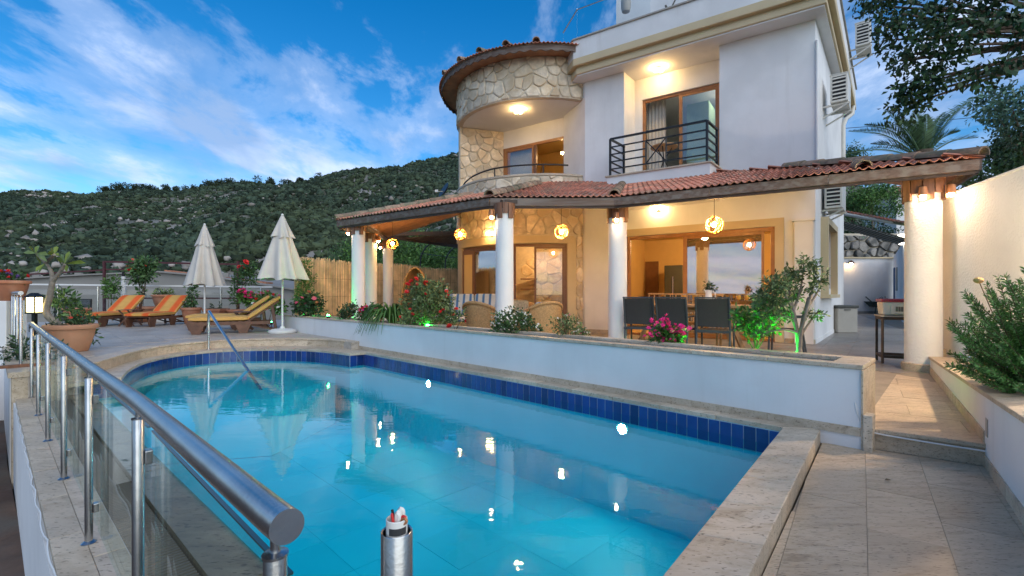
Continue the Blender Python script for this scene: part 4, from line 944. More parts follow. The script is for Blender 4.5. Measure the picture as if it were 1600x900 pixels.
# irregular stone cladding
def voronoi(W, H, cell, seed):
    r = random.Random(seed); nx_, ny_ = max(1, round(W/cell)), max(1, round(H/(cell*.82))); sx, sy = W/nx_, H/ny_
    pts = [((i+.5*(j % 2)+r.uniform(-.05, .62))*sx, (j+.5+r.uniform(-.36, .36))*sy) for j in range(-1, ny_+1) for i in range(-1, nx_+1) if r.random() > .16]
    out = []
    for a in pts:
        poly = [V((0, 0)), V((W, 0)), V((W, H)), V((0, H))]
        for b in pts:
            if b == a or abs(b[0]-a[0]) > 3*sx or abs(b[1]-a[1]) > 3*sy: continue
            mid = V(((a[0]+b[0])/2, (a[1]+b[1])/2)); nrm = V((a[0]-b[0], a[1]-b[1])); res = []
            for k in range(len(poly)):
                p, q = poly[k], poly[(k+1) % len(poly)]; sp, sq = nrm.dot(p-mid), nrm.dot(q-mid)
                if sp >= 0: res.append(p)
                if (sp >= 0) != (sq >= 0): res.append(p+(q-p)*(sp/(sp-sq)))
            poly = res
            if len(poly) < 3: break
        if len(poly) >= 3 and area(poly) > cell*cell*.04: out.append(poly)
    return out
def cladding(parent, fn, W, H, cell, seed, mat='stone', gap=.022, h=.036, name='stone', skip=None):
    """fn(u, v, d) -> world point d in front of the wall"""
    r = random.Random(seed+1)
    for poly in voronoi(W, H, cell, seed):
        c = sum(poly, V((0, 0)))/len(poly)
        if skip and skip(c.x, c.y): continue
        p = shrink(poly, gap/2*r.uniform(.7, 1.5))
        if len(p) < 3: continue
        # knock the corners off
        q = []
        for i in range(len(p)):
            a, b, e = p[i-1], p[i], p[(i+1) % len(p)]; k = r.uniform(.10, .24)
            q += [lerp(b, a, k), lerp(b, e, k)]
        hh = h*r.uniform(.6, 1.4); cq = sum(q, V((0, 0)))/len(q); n = len(q)
        vs = [fn(x.x, x.y, -.005) for x in q]+[fn(*lerp(x, cq, .03), hh*.75) for x in q]+[fn(*lerp(x, cq, .16), hh+r.uniform(-.002, .003)) for x in q]
        fs = [(i, (i+1) % n, n+(i+1) % n, n+i) for i in range(n)]+[(n+i, n+(i+1) % n, 2*n+(i+1) % n, 2*n+i) for i in range(n)]+[tuple(range(2*n, 3*n))]
        ob(name, MB().add(vs, fs), mat, parent)
tf = lambda f0, z0, r: (lambda u, v, d: cyl(f0+u/r, r+d, z0+v))
A0, A1 = R(-106), R(24)
cladding(T, tf(A0, 2.72, TR), TR*(A1-A0), 1.55, .32, 3)
cladding(U_, tf(A0, 6.345, TR), TR*(A1-A0), 1.06, .30, 5)
wd_ = (BW0-wl0).normalized(); wn_ = V((wd_.y, -wd_.x)); wl_ = (BW0-wl0).length
cladding(SWo, lambda u, v, d: V((*(wl0+wd_*u+wn_*(d+.002)), 3.95+v)), wl_, 2.36, .29, 9)
fb = w2b+R(5); Tb = [o for o in house.children if o.name.startswith('tower_base_wall')][0]
cladding(Tb, tf(fb, .2, TR), TR*(A1+R(3)-fb), 2.5, .27, 12)
# ground-floor glazing of the tower
for (a, b, lights, nm) in ((w1a, w1b, [(.25, 1.0, 'reflective_glass', 0)], 'tower_door'), (w2a, w2b, [(.38, 1.0, 'window_glass', 0)], 'tower_door')):
    P, Q = cyl(a, TR-.06), cyl(b, TR-.06); e = (Q-P).normalized(); n = V((-e.y, e.x))
    window(house, P, Q, Z_UP, 2.5, n, lights, frame='brown_frame', w=.07, d=(-.02, .07), name=nm)
P = cyl(w1a+R(1), TR); Q = P+V((.36, -.30))
ob('open_sash', MB().obox(P, Q, .3, 2.42, V((.64, .77)), 0, .05), 'brown_frame', house)
ob('sash_panel', MB().obox(lerp(P, Q, .16), lerp(P, Q, .84), .42, 2.3, V((.64, .77)), -.004, .054), 'ochre_wall', house)
ob('room_floor', MB().prism(circ(TR-.21), .10, Z_UP+.004), 'porch_tile', house)
ob('room_ceiling', MB().prism(circ(TR-.21), 2.8, 2.86), 'ochre_wall', house)
bw0, bw1 = V((-1.4, 16.2)), V((2.9, 15.2)); be = (bw1-bw0).normalized(); bn2 = V((be.y, -be.x))
BKW = ob('room_stone_wall', MB().obox(bw0, bw1, .1, 2.8, -bn2, 0, .2), 'mortar', house)
cladding(BKW, lambda u, v, d: V((*(bw0+be*u+bn2*d), .2+v)), (bw1-bw0).length, 2.5, .40, 15, mat='stone', skip=lambda u, v: not (1.9 < u < 4.0))
ob('room_side_wall', MB().obox(V((-.3, 13.6)), V((-.32, 16.2)), .1, 2.8, V((1, 0)), 0, .1), 'ochre_wall', house)
for z in (1.35, 1.02): ob('wall_shelf', MB().box((.55, 15.5, z+.3), (.55, .22, .04)), 'brown_frame', house)
lt = thing('assumed_room_lamp', 'assumed glowing ceiling lamp inside the ground floor tower room', 'lamp', (.9, 14.4, 2.75))  # added lamp, assumed from the warm light inside the tower
ob('bulb', MB().ball((.9, 14.4, 2.66), .06, 12, 8), glow('soft', 130, .06), lt, smooth=3); ob('rose', MB().lathe([(.07, 2.72), (.07, 2.799)], (.9, 14.4, 0), 12), 'white_plastic', lt)
# tower eaves and conical tiled roof
ER = 3.08
m = MB(); n_ = 150; f0, f1 = R(-128), R(22)
for i in range(n_):
    a, b = f0+(f1-f0)*i/n_, f0+(f1-f0)*(i+1)/n_; za, zb = [7.31+.022*math.cos(k*2*math.pi/5) for k in (i, i+1)]
    q = [cyl(a, ER), cyl(b, ER), cyl(b, ER-.03), cyl(a, ER-.03)]; m.hexa([(q[0].x, q[0].y, za), (q[1].x, q[1].y, zb), (q[2].x, q[2].y, zb), (q[3].x, q[3].y, za)], [(p.x, p.y, 7.45) for p in q])
ob('eave_fascia', m, 'fascia_wood', house)
ob('eave_soffit', cylwall(MB(), f0, f1, TR+.005, ER-.031, 7.40, 7.44), 'soffit_wood', house)
ob('tower_roof', MB().lathe([(ER+.02, 7.455), (ER+.02, 7.47), (.05, 8.25)], (TC.x, TC.y, 0), 48), 'mossy_tile', house)
def tile_mesh(name='tile', L=.40, Wd=.212, h=.036, th=.013):
    """one interlocking clay tile: a raised roll and a flat pan"""
    prof = [(-.5, .15), (-.40, .05), (-.31, .45), (-.22, .95), (-.13, .60), (-.04, .08), (.06, .05), (.15, .45), (.24, .95), (.33, .70), (.42, .25), (.5, .12)]
    v = []; k = len(prof)
    for x, dz in ((0, .012), (L, -.012)):
        for t in (0, th): v += [(x, y*Wd, z*h+dz-t) for y, z in prof]
    f = []
    for i in range(k-1): f += [(i, i+1, 2*k+i+1, 2*k+i), (k+i, 3*k+i, 3*k+i+1, k+i+1), (i, k+i, k+i+1, i+1)]
    me = bpy.data.meshes.new(name); me.from_pydata(v, [], f); me.polygons.foreach_set('use_smooth', [True]*len(f)); me.set_sharp_from_angle(angle=.9)
    return me
TILE = tile_mesh(); TILE.materials.append(MATS['roof_tile'])
def place_tile(parent, pos, xdir, ydir, me=TILE, name='tile', jit=.012):
    x = V(xdir).normalized(); z = x.cross(V(ydir)).normalized(); y = z.cross(x)
    M = Matrix((x, y, z)).transposed().to_4x4(); M = Matrix.Translation(pos) @ M @ Matrix.Rotation(random.uniform(-jit, jit), 4, 'Z')
    o = bpy.data.objects.new(name, me); COL.objects.link(o); o.parent = parent; o.matrix_parent_inverse = wm(parent).inverted(); o.matrix_basis = M; return o
TRF = [o for o in house.children if o.name.startswith('tower_roof')][0]
sl_ = math.atan2(.8, ER)
for row in range(2):
    rr = ER+.07-row*.33; n_ = int((f1-f0)*rr/.205)
    for i in range(n_):
        a = f0+(f1-f0)*(i+.5)/n_; p = cyl(a, rr, 7.455+row*.085); rad = -V((math.sin(a), -math.cos(a), 0)); tan = V((math.cos(a), math.sin(a), 0))
        place_tile(TRF, p, rad*math.cos(sl_)+V((0, 0, math.sin(sl_))), -tan)
CAP = MB(); 
for i in range(8):
    a, b = math.pi*i/8-.0, math.pi*(i+1)/8
    CAP.hexa([(0, .10*math.cos(a), .10*math.sin(a)), (0, .10*math.cos(b), .10*math.sin(b)), (0, .082*math.cos(b), .082*math.sin(b)), (0, .082*math.cos(a), .082*math.sin(a))],
             [(.42, .085*math.cos(a), .085*math.sin(a)), (.42, .085*math.cos(b), .085*math.sin(b)), (.42, .068*math.cos(b), .068*math.sin(b)), (.42, .068*math.cos(a), .068*math.sin(a))])
CAPM = CAP.mesh('hip_tile', .6); CAPM.materials.append(MATS['mossy_tile'])
for px in (698, 722, 752, 792, 838):
    a = px2phi(px, ER-.01); p = cyl(a, ER+.10, 7.50); rad = -V((math.sin(a), -math.cos(a), 0)); tan = V((math.cos(a), math.sin(a), 0))
    for k in range(2): place_tile(TRF, p+rad*.36*k+V((0, 0, .10*k)), rad*math.cos(sl_)+V((0, 0, math.sin(sl_))), -tan, CAPM, 'hip_tile')
# curved balcony handrail
f_ = [px2phi(px) for px in (721, 724, 735, 752, 771, 800, 830, 860, 889)]; hz = (4.36, 4.43, 4.50, 4.55, 4.575, 4.58, 4.58, 4.58, 4.58)
hr_ = ob('tower_handrail', MB().tube(catmull([cyl(a, TR-.06, z+.0) for a, z in zip(f_, hz)], 5), .022, 10), 'black_metal', house, smooth=1)
for px in (771, 849): a = px2phi(px); ob('post', MB().tube([cyl(a, TR-.06, 4.33), cyl(a, TR-.06, 4.57)], .018, 8), 'black_metal', hr_)
# pipes
p0 = FP(0)-he*.03-hs*.02
ob('corner_pipe', MB().tube([(p0.x, p0.y, 3.7), (p0.x, p0.y, 6.3)], .028, 10), 'white_paint', house, smooth=1)
dn = [D(1334, 160, 14.6), D(1332, 178, 14.5), D(1322, 186, 14.3), D(1318, 196, 14.2), D(1318, 330, 14.2)]
ob('downpipe', MB().tube(dn, .055, 10), 'ac_white', house, smooth=.8)
# ---- air conditioners
def ac(px, py, d, label):
    p = D(px, py, d); rz = math.atan2(hs.y, hs.x); t = thing('air_conditioner', label, 'air conditioner', p, rz, group='outdoor air conditioner units')
    ob('casing', MB().box((.40, 0, 0), (.8, .32, .60)), 'ac_white', t, local=True, bevel=.012)
    ob('grille_recess', MB().box((-.001, 0, .0), (.01, .24, .50)), 'black', t, local=True)
    for k in range(6): ob('louvre', MB().box((-.008, 0, -.21+.084*k), (.02, .24, .03)), 'ac_white', t, local=True)
    ob('top_cover', MB().box((.40, 0, .306), (.82, .34, .015)), 'ac_white', t, local=True)
    for x in (.1, .7): ob('bracket', MB().box((x, .12, -.33), (.04, .62, .035)).bar((x, .40, -.62), (x, -.14, -.345), .03, .03), 'ac_white', t, local=True)
    return t
ac(1311, 137, 10.3, 'white air conditioner unit on the upper side wall below the cornice')
ac(1348, 52, 12.3, 'white air conditioner unit above the cornice beside the tree')
ac(1302, 303, 10.2, 'air conditioner unit under the end of the porch roof')
# ================================================================== the porch
KB, K3, K2, K1, KE = V((-3.95, 14.2)), V((-3.97, 10.8)), V((-.38, 8.22)), V((1.77, 8.2)), V((5.73, 5.81))
KR = V((6.75, 7.58))
ZE, SL = 2.845, .295
porch = thing('porch_roof', 'tiled porch roof with a weathered timber fascia wrapping round the villa', 'roof', (2, 9, 2.7))
eaves = [(KB, K3), (K3, K2), (K2, K1), (K1, KE), (KE, KR)]
def einfo(a, b):
    e = (b-a).normalized(); return a, e, V((-e.y, e.x)), (b-a).length
EI = [einfo(*x) for x in eaves]
def dists(p): return [(p-a).dot(n) for a, e, n, L in EI]
def owner(p):
    d = dists(p); act = d[:]
    # distance to each eave counts only near its own stretch
    for i, (a, e, n, L) in enumerate(EI):
        u = (p-a).dot(e)
        if u < -2.6 or u > L+3.2: act[i] = 99
    # the corner at K1 is a valley: its two planes part along the bisector
    w = EI[2][2]+EI[3][2]; act[3 if (p-K1).dot(V((w.y, -w.x))) > 0 else 2] = d[3 if (p-K1).dot(V((w.y, -w.x))) > 0 else 2]; act[2 if (p-K1).dot(V((w.y, -w.x))) > 0 else 3] = 99
    i = min(range(5), key=lambda k: act[k]); return i, act[i]
def roof_ok(p):
    if (p-HA).dot(hn) > -.0 and (p-HA).dot(he) > -.06: return False
    if (p-TC).length < TR+.02: return False
    if p.y > 14.15: return False
    if (p-HA).dot(he) < .0 and ((p-K1).dot(EI[3][2]) > 1.85 or p.y > 8.0): return False
    # free edges: back edge of the left wing, ridge beyond the house corner
    if p.x < -1.6 and p.y > 14.2-(p.x+3.95)*.05: return False
    return True
slope_v = lambda n: V((n.x, n.y, SL)).normalized()
def zroof(pd): return ZE+SL*pd
# timber lining under the tiles: planks running up the slope
PL_W = .125
for i, (a, e, n, L) in enumerate(EI):
    ext = 0 if i in (0, 4) else .0
    u = -ext
    for k in range(int(L/PL_W)+1):
        u0, u1 = k*PL_W, min(L, (k+1)*PL_W)
        if u1-u0 < .03: continue
        um = (u0+u1)/2; run = None; p = .0
        while p < 5:
            q = a+e*um+n*p
            if not roof_ok(q): break
            if owner(q)[0] != i and p > .1: break
            run = p; p += .04
        if run is None or run < .12: continue
        run += .05
        q0, q1 = a+e*(u0+.002), a+e*(u1-.002); r0, r1 = q0+n*run, q1+n*run; z0, z1 = ZE-.045, zroof(run)-.045
        ob('plank', MB().hexa([(*q0, z0), (*q1, z0), (*r1, z1), (*r0, z1)], [(*q0, z0+.022), (*q1, z0+.022), (*r1, z1+.022), (*r0, z1+.022)]), 'soffit_wood', porch)
# battens / dark underlay sheets between planks and tiles (real roof felt)
fm = MB(); g = .2
for ix in range(-22, 40):
    for iy in range(25, 75):
        c = V((ix*g, iy*g)); qs = [c, c+V((g, 0)), c+V((g, g)), c+V((0, g))]
        if all(roof_ok(q) and owner(q)[1] > -.01 for q in qs):
            fm.quad(*[(q.x, q.y, zroof(owner(q)[1])-.012) for q in qs])
ob('roof_felt', fm, 'black', porch)
# clay tiles: the nearest courses one by one, the rest joined
cand = []
for i, (a, e, n, L) in enumerate(EI):
    nc = int((L+.1)/.205)
    for row in range(14):
        for k in range(-14, nc+15):
            u = (k+.5)*.205; p = row*.335-.055; q = a+e*u+n*(p+.15); fr_ = a+e*u+n*max(p, 0.02)
            if not (roof_ok(q) and owner(q)[0] == i): continue
            if row == 0 and not (-.05 < u < L+.05): continue
            cand.append((row, i, a+e*u+n*p, p))
print('porch tiles', len(cand))
front = [c for c in cand if c[1] in (1, 2, 3)]; front.sort(key=lambda c: (c[0] > 3, c[2].length)); chosen = set(id(c) for c in front[:285])
jv, jf = [], []
tv = np.array([v.co[:] for v in TILE.vertices]); tfc = [tuple(p.vertices) for p in TILE.polygons]
for c in cand:
    row, i, q, p = c; a, e, n, L = EI[i]; pos = V((q.x, q.y, zroof(p)+.012)); x = slope_v(n)
    if id(c) in chosen: place_tile(porch, pos, x, -V((e.x, e.y, 0))*-1 if False else V((-n.y, n.x, 0)))
    else:
        x = x.normalized(); z = x.cross(V((-n.y, n.x, 0))).normalized(); y = z.cross(x); M = np.array([x, y, z]).T
        o = len(jv); w = tv @ M.T+np.array(pos); jv += [tuple(r) for r in w]; jf += [tuple(o+t for t in f) for f in tfc]
if jv: 
    me = bpy.data.meshes.new('tile_courses'); me.from_pydata(jv, [], jf); me.polygons.foreach_set('use_smooth', [True]*len(jf)); me.set_sharp_from_angle(angle=.9)
    ob('tile_courses', me, 'roof_tile_joined', porch, kind='stuff')
# hip caps
def hip(p, dirv, n, z0):
    dv = V(dirv).normalized()
    for k in range(n):
        q = V(p)+dv*(.37*k-.05); d_ = owner(q+dv*.02)[1]; d2 = owner(q+dv*.4)[1]
        x = V((dv.x*.4, dv.y*.4, SL*(d2-d_))).normalized()
        place_tile(porch, V((q.x, q.y, zroof(max(d_, 0))+.035)), x, V((-dv.y, dv.x, 0)), CAPM, 'hip_tile')
for j, nn_ in ((1, 9), (2, 9), (3, 8), (4, 8)):
    c = eaves[j][0]; n1, n2 = EI[j-1][2], EI[j][2]; dv = (n1+n2).normalized()
    cnt = 0
    while cnt < nn_ and roof_ok(c+dv*(.37*cnt+.35)): cnt += 1
    hip(c, dv, cnt, ZE)
hip(V((4.75, 6.40)), EI[3][2], 2, ZE)
# fascia boards
for (a, b) in eaves:
    pts = resample([a, b], 1.75)
    for p, q in zip(pts, pts[1:]):
        e = (q-p).normalized(); n = V((-e.y, e.x))
        ob('fascia_board', MB().obox(p+e*.002, q-e*.002, ZE-.145, ZE-.012, n, -.03, .0), 'fascia_wood', porch, bevel=.004)
    e = (b-a).normalized(); ob('fascia_fillet', MB().obox(a, b, ZE-.185, ZE-.147, V((-e.y, e.x)), .0, .035), 'dark_wood', porch)
# columns
cols = [((5.53, 6.37), .20, 'thick rough rendered porch column by the boundary wall', 2.42, (-.66, -.75)), ((1.905, 8.55), .168, 'white porch column standing in front of the dining chairs', 2.45, (-.30, -.95)),
        ((-.13, 8.22), .158, 'white porch column in front of the wicker armchairs', 2.47, (-.95, -.25)), ((-3.47, 10.7), .15, 'front corner column of the porch by the agapanthus', 2.50, (-.95, -.2)),
        ((-3.66, 12.3), .15, 'slim porch column just behind the front corner column', 2.50, (.95, -.3)), ((-3.66, 14.0), .15, 'rear porch column in front of the reed fence', 2.50, (-.9, -.3))]
colthings = []
for (x, y), r, lab, zc, ld in cols:
    t = thing('porch_column', lab, 'column', (x, y, Z_UP), group='white porch columns'); colthings.append(t)
    big = r > .19
    ob('shaft', MB().lathe([(r, Z_UP-.05), (r, Z_UP+.8), (r*.985, 1.5), (r*.97, zc+.17)], (x, y, 0), 32), 'rough_render' if big else 'column_paint', t, smooth=.6)
    if big: ob('base', MB().lathe([(r+.035, Z_UP-.05), (r+.035, Z_UP+.09), (r+.02, Z_UP+.10)], (x, y, 0), 32), 'travertine_coping', t, smooth=.6)
    nb_ = 11
    for k in range(nb_):
        a = 2*math.pi*k/nb_; a1 = a+2*math.pi/nb_*.9; zz = zc+(0 if k % 2 else .085); m = MB()
        ang = [a+(a1-a)*j/2 for j in range(3)]
        for g0_, g1_ in zip(ang, ang[1:]):
            q = [(x+math.cos(w)*rr_, y+math.sin(w)*rr_) for w, rr_ in ((g0_, r+.028), (g1_, r+.028), (g1_, r-.01), (g0_, r-.01))]
            m.hexa([(*p, zz) for p in q], [(*p, 2.735) for p in q])
        ob('capital_board', m, 'red_wood', t)
    # copper downlight on the column
    ld = V(ld).normalized(); p = V((x, y))+ld*(r+.075); zl = zc+.02
    dl = thing('column_downlight', lab.split(' column')[0].replace('porch', '').replace('  ', ' ')+' column wearing this small copper downlight', 'downlight', (p.x, p.y, zl), group='copper downlights on the columns')
    tag(dl, {0: 'copper downlight on the thick rough column by the boundary wall', 1: 'copper downlight on the column beside the dining chairs', 2: 'downlight on the side of the column by the wicker armchairs', 3: 'downlight on the outer side of the front corner column', 4: 'downlight on the slim column behind the front corner column', 5: 'downlight on the rear column before the reed fence'}[len(colthings)-1])
    rz = math.atan2(ld.y, ld.x); pb = V((x, y))+ld*(r+.03)
    ob('back_plate', MB().box((pb.x, pb.y, zl+.05), (.012, .07, .17), rz), 'copper', dl)
    ob('arm', MB().bar((pb.x, pb.y, zl+.12), (p.x, p.y, zl+.12), .015, .015), 'black_metal', dl)
    ob('shade', MB().lathe([(.048, zl+.02), (.05, zl+.02), (.04, zl+.13), (.012, zl+.145), (.0385, zl+.128)], (p.x, p.y, 0), 16), 'copper', dl, smooth=.7)
    ob('bulb', MB().ball((p.x, p.y, zl+.005), .028, 10, 8), glow('peach', {0: 24, 1: 16, 2: 9, 3: 10, 4: 10, 5: 9}[len(colthings)-1], .028), dl, smooth=3)
x, y = 5.53, 6.37; ld = V((.50, -.87)); p = V((x, y))+ld*.29; pb = V((x, y))+ld*.245; zl = 2.46
dl = thing('column_downlight', 'second copper downlight on the thick rough column, facing the boundary wall', 'downlight', (p.x, p.y, zl), group='copper downlights on the columns')
ob('back_plate', MB().box((pb.x, pb.y, zl+.05), (.012, .07, .17), math.atan2(ld.y, ld.x)), 'copper', dl); ob('arm', MB().bar((pb.x, pb.y, zl+.12), (p.x, p.y, zl+.12), .015, .015), 'black_metal', dl)
ob('shade', MB().lathe([(.048, zl+.02), (.05, zl+.02), (.04, zl+.13), (.012, zl+.145), (.0385, zl+.128)], (p.x, p.y, 0), 16), 'copper', dl, smooth=.7); ob('bulb', MB().ball((p.x, p.y, zl+.005), .028, 10, 8), glow('peach', 13, .028), dl, smooth=3)
for (a, b) in (((5.53, 6.37), (1.905, 8.55)), ((1.905, 8.55), (-.13, 8.22)), ((-.13, 8.22), (-3.47, 10.7)), ((-3.47, 10.7), (-3.66, 14.0))):
    a, b = V(a), V(b); e = (b-a).normalized(); ob('beam', MB().obox(a, b-e*.0, 2.735, 2.80, V((-e.y, e.x)), -.07, .07), 'dark_wood', porch)
# dark pergola beam and rolled shade at the back of the left wing
pg = thing('pergola_beam', 'dark timber pergola beam with a purple shade cloth behind the porch', 'pergola', (-3, 14.5, 2.7))
a, b = D(588, 366, 14.2), D(718, 385, 17.5)
ob('beam', MB().bar(a, b, .10, .14), 'dark_wood', pg); ob('beam', MB().bar(V((a.x, a.y+.4, a.z+.05)), V((b.x+.6, b.y-1.2, b.z+.35)), .10, .12), 'dark_wood', pg)
m = MB(); q0, q1, q2, q3 = D(622, 373, 15.0), D(716, 367, 16.2), D(716, 382, 17.2), D(640, 376, 15.4)
ob('shade_cloth', MB().hexa([q0, q1, q2, q3], [p+V((0, 0, .03)) for p in (q0, q1, q2, q3)]), 'fascia_wood', pg)
pa = thing('pergola_arches', 'thin black metal hoops of a garden arch behind the reed fence', 'arch', (-2, 20, 0))
for k in range(4):
    y = 18.6+k*1.6; x = -3.6+.75*k; pts = [V((x, y, .2)), V((x, y, 2.3)), V((x+.08, y, 2.75)), V((x+.35, y, 3.1)), V((x+.8, y, 3.25)), V((x+1.6, y+.1, 3.3))]
    ob('hoop', MB().tube(catmull(pts, 4), .03, 6), 'black_metal', pa)
for z in (2.75,): ob('tie_rod', MB().tube([(-3.6, 18.6, z), (-1.35, 23.4, z)], .015, 6), 'black_metal', pa)
# reed fence
fa, fb_ = V((-5.75, 12.55)), V((-2.15, 18.7)); fe = (fb_-fa).normalized(); FLn = (fb_-fa).length
fence = thing('reed_fence', 'dry reed screen fence behind the porch and sun terrace', 'fence', (-4, 15, Z_DECK))
nreed = 620; m = MB()
rg_ = random.Random(4)
for i in range(nreed):
    s = FLn*(i+rg_.random()*.8)/nreed; p = fa+fe*s+V((-fe.y, fe.x))*rg_.uniform(-.012, .012); r_ = rg_.uniform(.0055, .009); h_ = 1.86+.03*math.sin(s*2)+rg_.uniform(-.05, .05)
    tl_ = rg_.uniform(-.02, .02)
    q = [(-r_, -r_), (r_, -r_), (r_, r_), (-r_, r_)]
    m.hexa([(p.x+a, p.y+b, Z_DECK-.05) for a, b in q], [(p.x+a+tl_, p.y+b, Z_DECK+h_) for a, b in q])
ob('reeds', m, 'reed', fence, kind='stuff')
for z in (.55, 1.1, 1.6): ob('tie_wire', MB().bar((*(fa+V((.012, -.012))), z), (*(fb_+V((.012, -.012))), z), .006, .006), 'twig', fence)
ob('fence_board', MB().obox(fa, fb_, Z_DECK-.05, Z_DECK+1.78, V((-fe.y, fe.x)), .02, .04), 'reed', fence)
# ---- lamps under the porch
def pendant(px, py, d, r, power, label, top=None):
    p = D(px, py, d); t = thing('pendant_lamp', label, 'pendant lamp', p, group='wicker star pendant lamps')
    m = MB(); rr = random.Random(int(px))
    for k in range(9):
        ax = V((rr.gauss(0, 1), rr.gauss(0, 1), rr.gauss(0, 1))).normalized(); u = ax.orthogonal().normalized(); w = ax.cross(u)
        m.tube([p+(u*math.cos(2*math.pi*j/14)+w*math.sin(2*math.pi*j/14))*r*rr.uniform(.93, 1.04) for j in range(15)], .0065, 4, cap=False)
    ob('shade', m, 'lamp_wicker', t)
    ob('bulb', MB().ball(p, .038, 10, 8, sc=(1, 1, 1.25)), glow('orange', power, .038), t, smooth=3)
    ob('socket', MB().lathe([(.02, .04), (.02, .10)], p, 8), 'black', t)
    q = V((p.x, p.y)); pd = owner(q)[1]; zt = zroof(max(pd, .0))-.05
    ob('cord', MB().tube([p+V((0, 0, .1)), V((p.x, p.y, zt))], .005, 5), 'black', t)
    return t
pendant(1116, 351, 8.7, .155, 150, 'wicker pendant lamp glowing over the dining table')
pendant(877, 362, 9.9, .15, 115, 'wicker pendant lamp glowing in front of the tower glass door')
pendant(719, 366, 11.6, .145, 90, 'wicker pendant lamp glowing beside the striped sofa')
pendant(613, 381, 12.4, .14, 60, 'wicker pendant lamp glowing beside the rear porch columns')
def cube_light(p, n, label, power, kind='soft'):
    """fitting with two glowing glass cubes and a dark bar between them"""
    t = thing('cube_lamp', label, 'lamp', p, group='twin cube lamps'); n = V(n); s = V((1, 0, 0)) if abs(n.z) > .5 else n.cross(V((0, 0, 1))).normalized()
    ob('back_plate', MB().bar(p, p+n*.02, .10, .18) if abs(n.z) < .5 else MB().box(p+n*.01, (.2, .1, .02)), 'black_metal', t)
    for k in (-1, 1):
        c = p+n*.075+s*(.06*k); mat = 'glow_cube%s%s' % (kind, power)
        if mat not in MATS: mk_glow(mat, (1.0, .62, .25) if kind == 'soft' else (1, .8, .5), power/2/(math.pi*6*.085**2))
        ob('glass_cube', MB().box(c, (.085, .085, .085)), mat, t, bevel=.01)
    ob('bar', MB().box(p+n*.075, (.022, .09, .09)), 'black_metal', t)
    return t
p = D(1046, 100, 11.2); cube_light(V((3.6, 11.62, ZS-.001)), (0, 0, -1), 'twin cube lamp on the ceiling of the upstairs recess', 22)
p = D(810, 184, 13.2); cube_light(V((p.x, p.y, 6.324)), (0, 0, -1), 'twin cube lamp on the ceiling of the tower balcony', 24)
q = FP(3.17)-hn*.0; cube_light(V((q.x, q.y, 3.23)), (-hn.x, -hn.y, 0), 'twin cube lamp on the wall above the dining table', 22)
f_ = px2phi(769); q = cyl(f_, TR+.03); nv = V((math.sin(f_), -math.cos(f_), 0)); cube_light(V((q.x, q.y, 2.80)), nv, 'twin cube lamp on the tower stone above the sofa', 16)
# ================================================================== furniture
# ---- sun loungers
def lounger(label, cushion):
    t = thing('sun_lounger', label, 'sun lounger', group='teak sun loungers on the terrace'); w = .66
    A = R(36); xh = 1.15
    for y in (-w/2+.03, w/2-.03):
        ob('side_rail', MB().bar((0, y, .235), (1.62, y, .235), .035, .075), 'teak', t, local=True, bevel=.004)
        ob('back_rail', MB().bar((xh, y*.86, .28), (xh+.80*math.cos(A), y*.86, .28+.80*math.sin(A)), .03, .05), 'teak', t, local=True)
        for x in (.12, 1.05): 
            ob('leg', MB().hexa([(x-.08, y-.025, 0), (x+.08, y-.025, 0), (x+.08, y+.025, 0), (x-.08, y+.025, 0)], [(x-.16, y-.02, .2), (x+.16, y-.02, .2), (x+.16, y+.02, .2), (x-.16, y+.02, .2)]), 'teak', t, local=True)
        ob('leg', MB().bar((1.74, y, 0), (1.66, y, .62), .06, .035), 'teak', t, local=True)
        ob('brace', MB().bar((1.15, y*.8, .19), (1.72, y*.8, .05), .03, .03), 'teak', t, local=True)
    ob('cross_bar', MB().bar((1.72, -w/2, .06), (1.72, w/2, .06), .03, .04), 'teak', t, local=True)
    for k in range(9): ob('slat', MB().box((.08+k*.13, 0, .277), (.09, w-.08, .018)), 'teak', t, local=True)
    def pad(L, th, nx_=10):
        m = MB(); vs = []; ny_ = 8
        for s in (0, 1):
            for i in range(nx_+1):
                for j in range(ny_+1):
                    x, y = L*i/nx_, (j/ny_-.5)*w; ed = min(1, min(i, nx_-i)/1.0+.55)*min(1, min(j, ny_-j)/1.0+.55)
                    puff = .010*math.sin(x*18)*0
                    vs.append((x, y, (th*.5+(th*.5)*ed) if s else (th*.5-(th*.5)*ed)))
        K = (nx_+1)*(ny_+1); f = []
        for i in range(nx_):
            for j in range(ny_):
                a = i*(ny_+1)+j; f += [(a, a+1, a+ny_+2, a+ny_+1), (K+a, K+a+ny_+1, K+a+ny_+2, K+a+1)]
        rim = [i*(ny_+1) for i in range(nx_+1)]+[nx_*(ny_+1)+j for j in range(1, ny_+1)]+[i*(ny_+1)+ny_ for i in range(nx_-1, -1, -1)]+[j for j in range(ny_-1, 0, -1)]
        for a, b in zip(rim, rim[1:]+rim[:1]): f.append((a, b, K+b, K+a))
        return m.add(vs, f)
    o = ob('seat_cushion', pad(1.20, .115), cushion, t, local=True, smooth=1.2); o.location = (-.03, 0, .287)
    o = ob('back_cushion', pad(.86, .115, 7), cushion, t, local=True, smooth=1.2); o.location = (xh+.02, 0, .30); o.rotation_euler = (0, -A, 0)
    for x in (.3, .62, .94): ob('seam', MB().tube([(x, -.31, .399), (x, .31, .399)], .004, 5), cushion, t, local=True)
    return t
def at(o, x, y, dx, dy, z=Z_DECK): o.location = (x, y, z); o.rotation_euler = (0, 0, math.atan2(dy, dx))
l1 = lounger('orange striped lounger farthest to the west, beside the terracotta bowl', 'sun_stripes'); tag(l1, 'orange striped lounger nearer the lit garden lantern')
at(l1, -11.7, 13.05, -.10, .99)
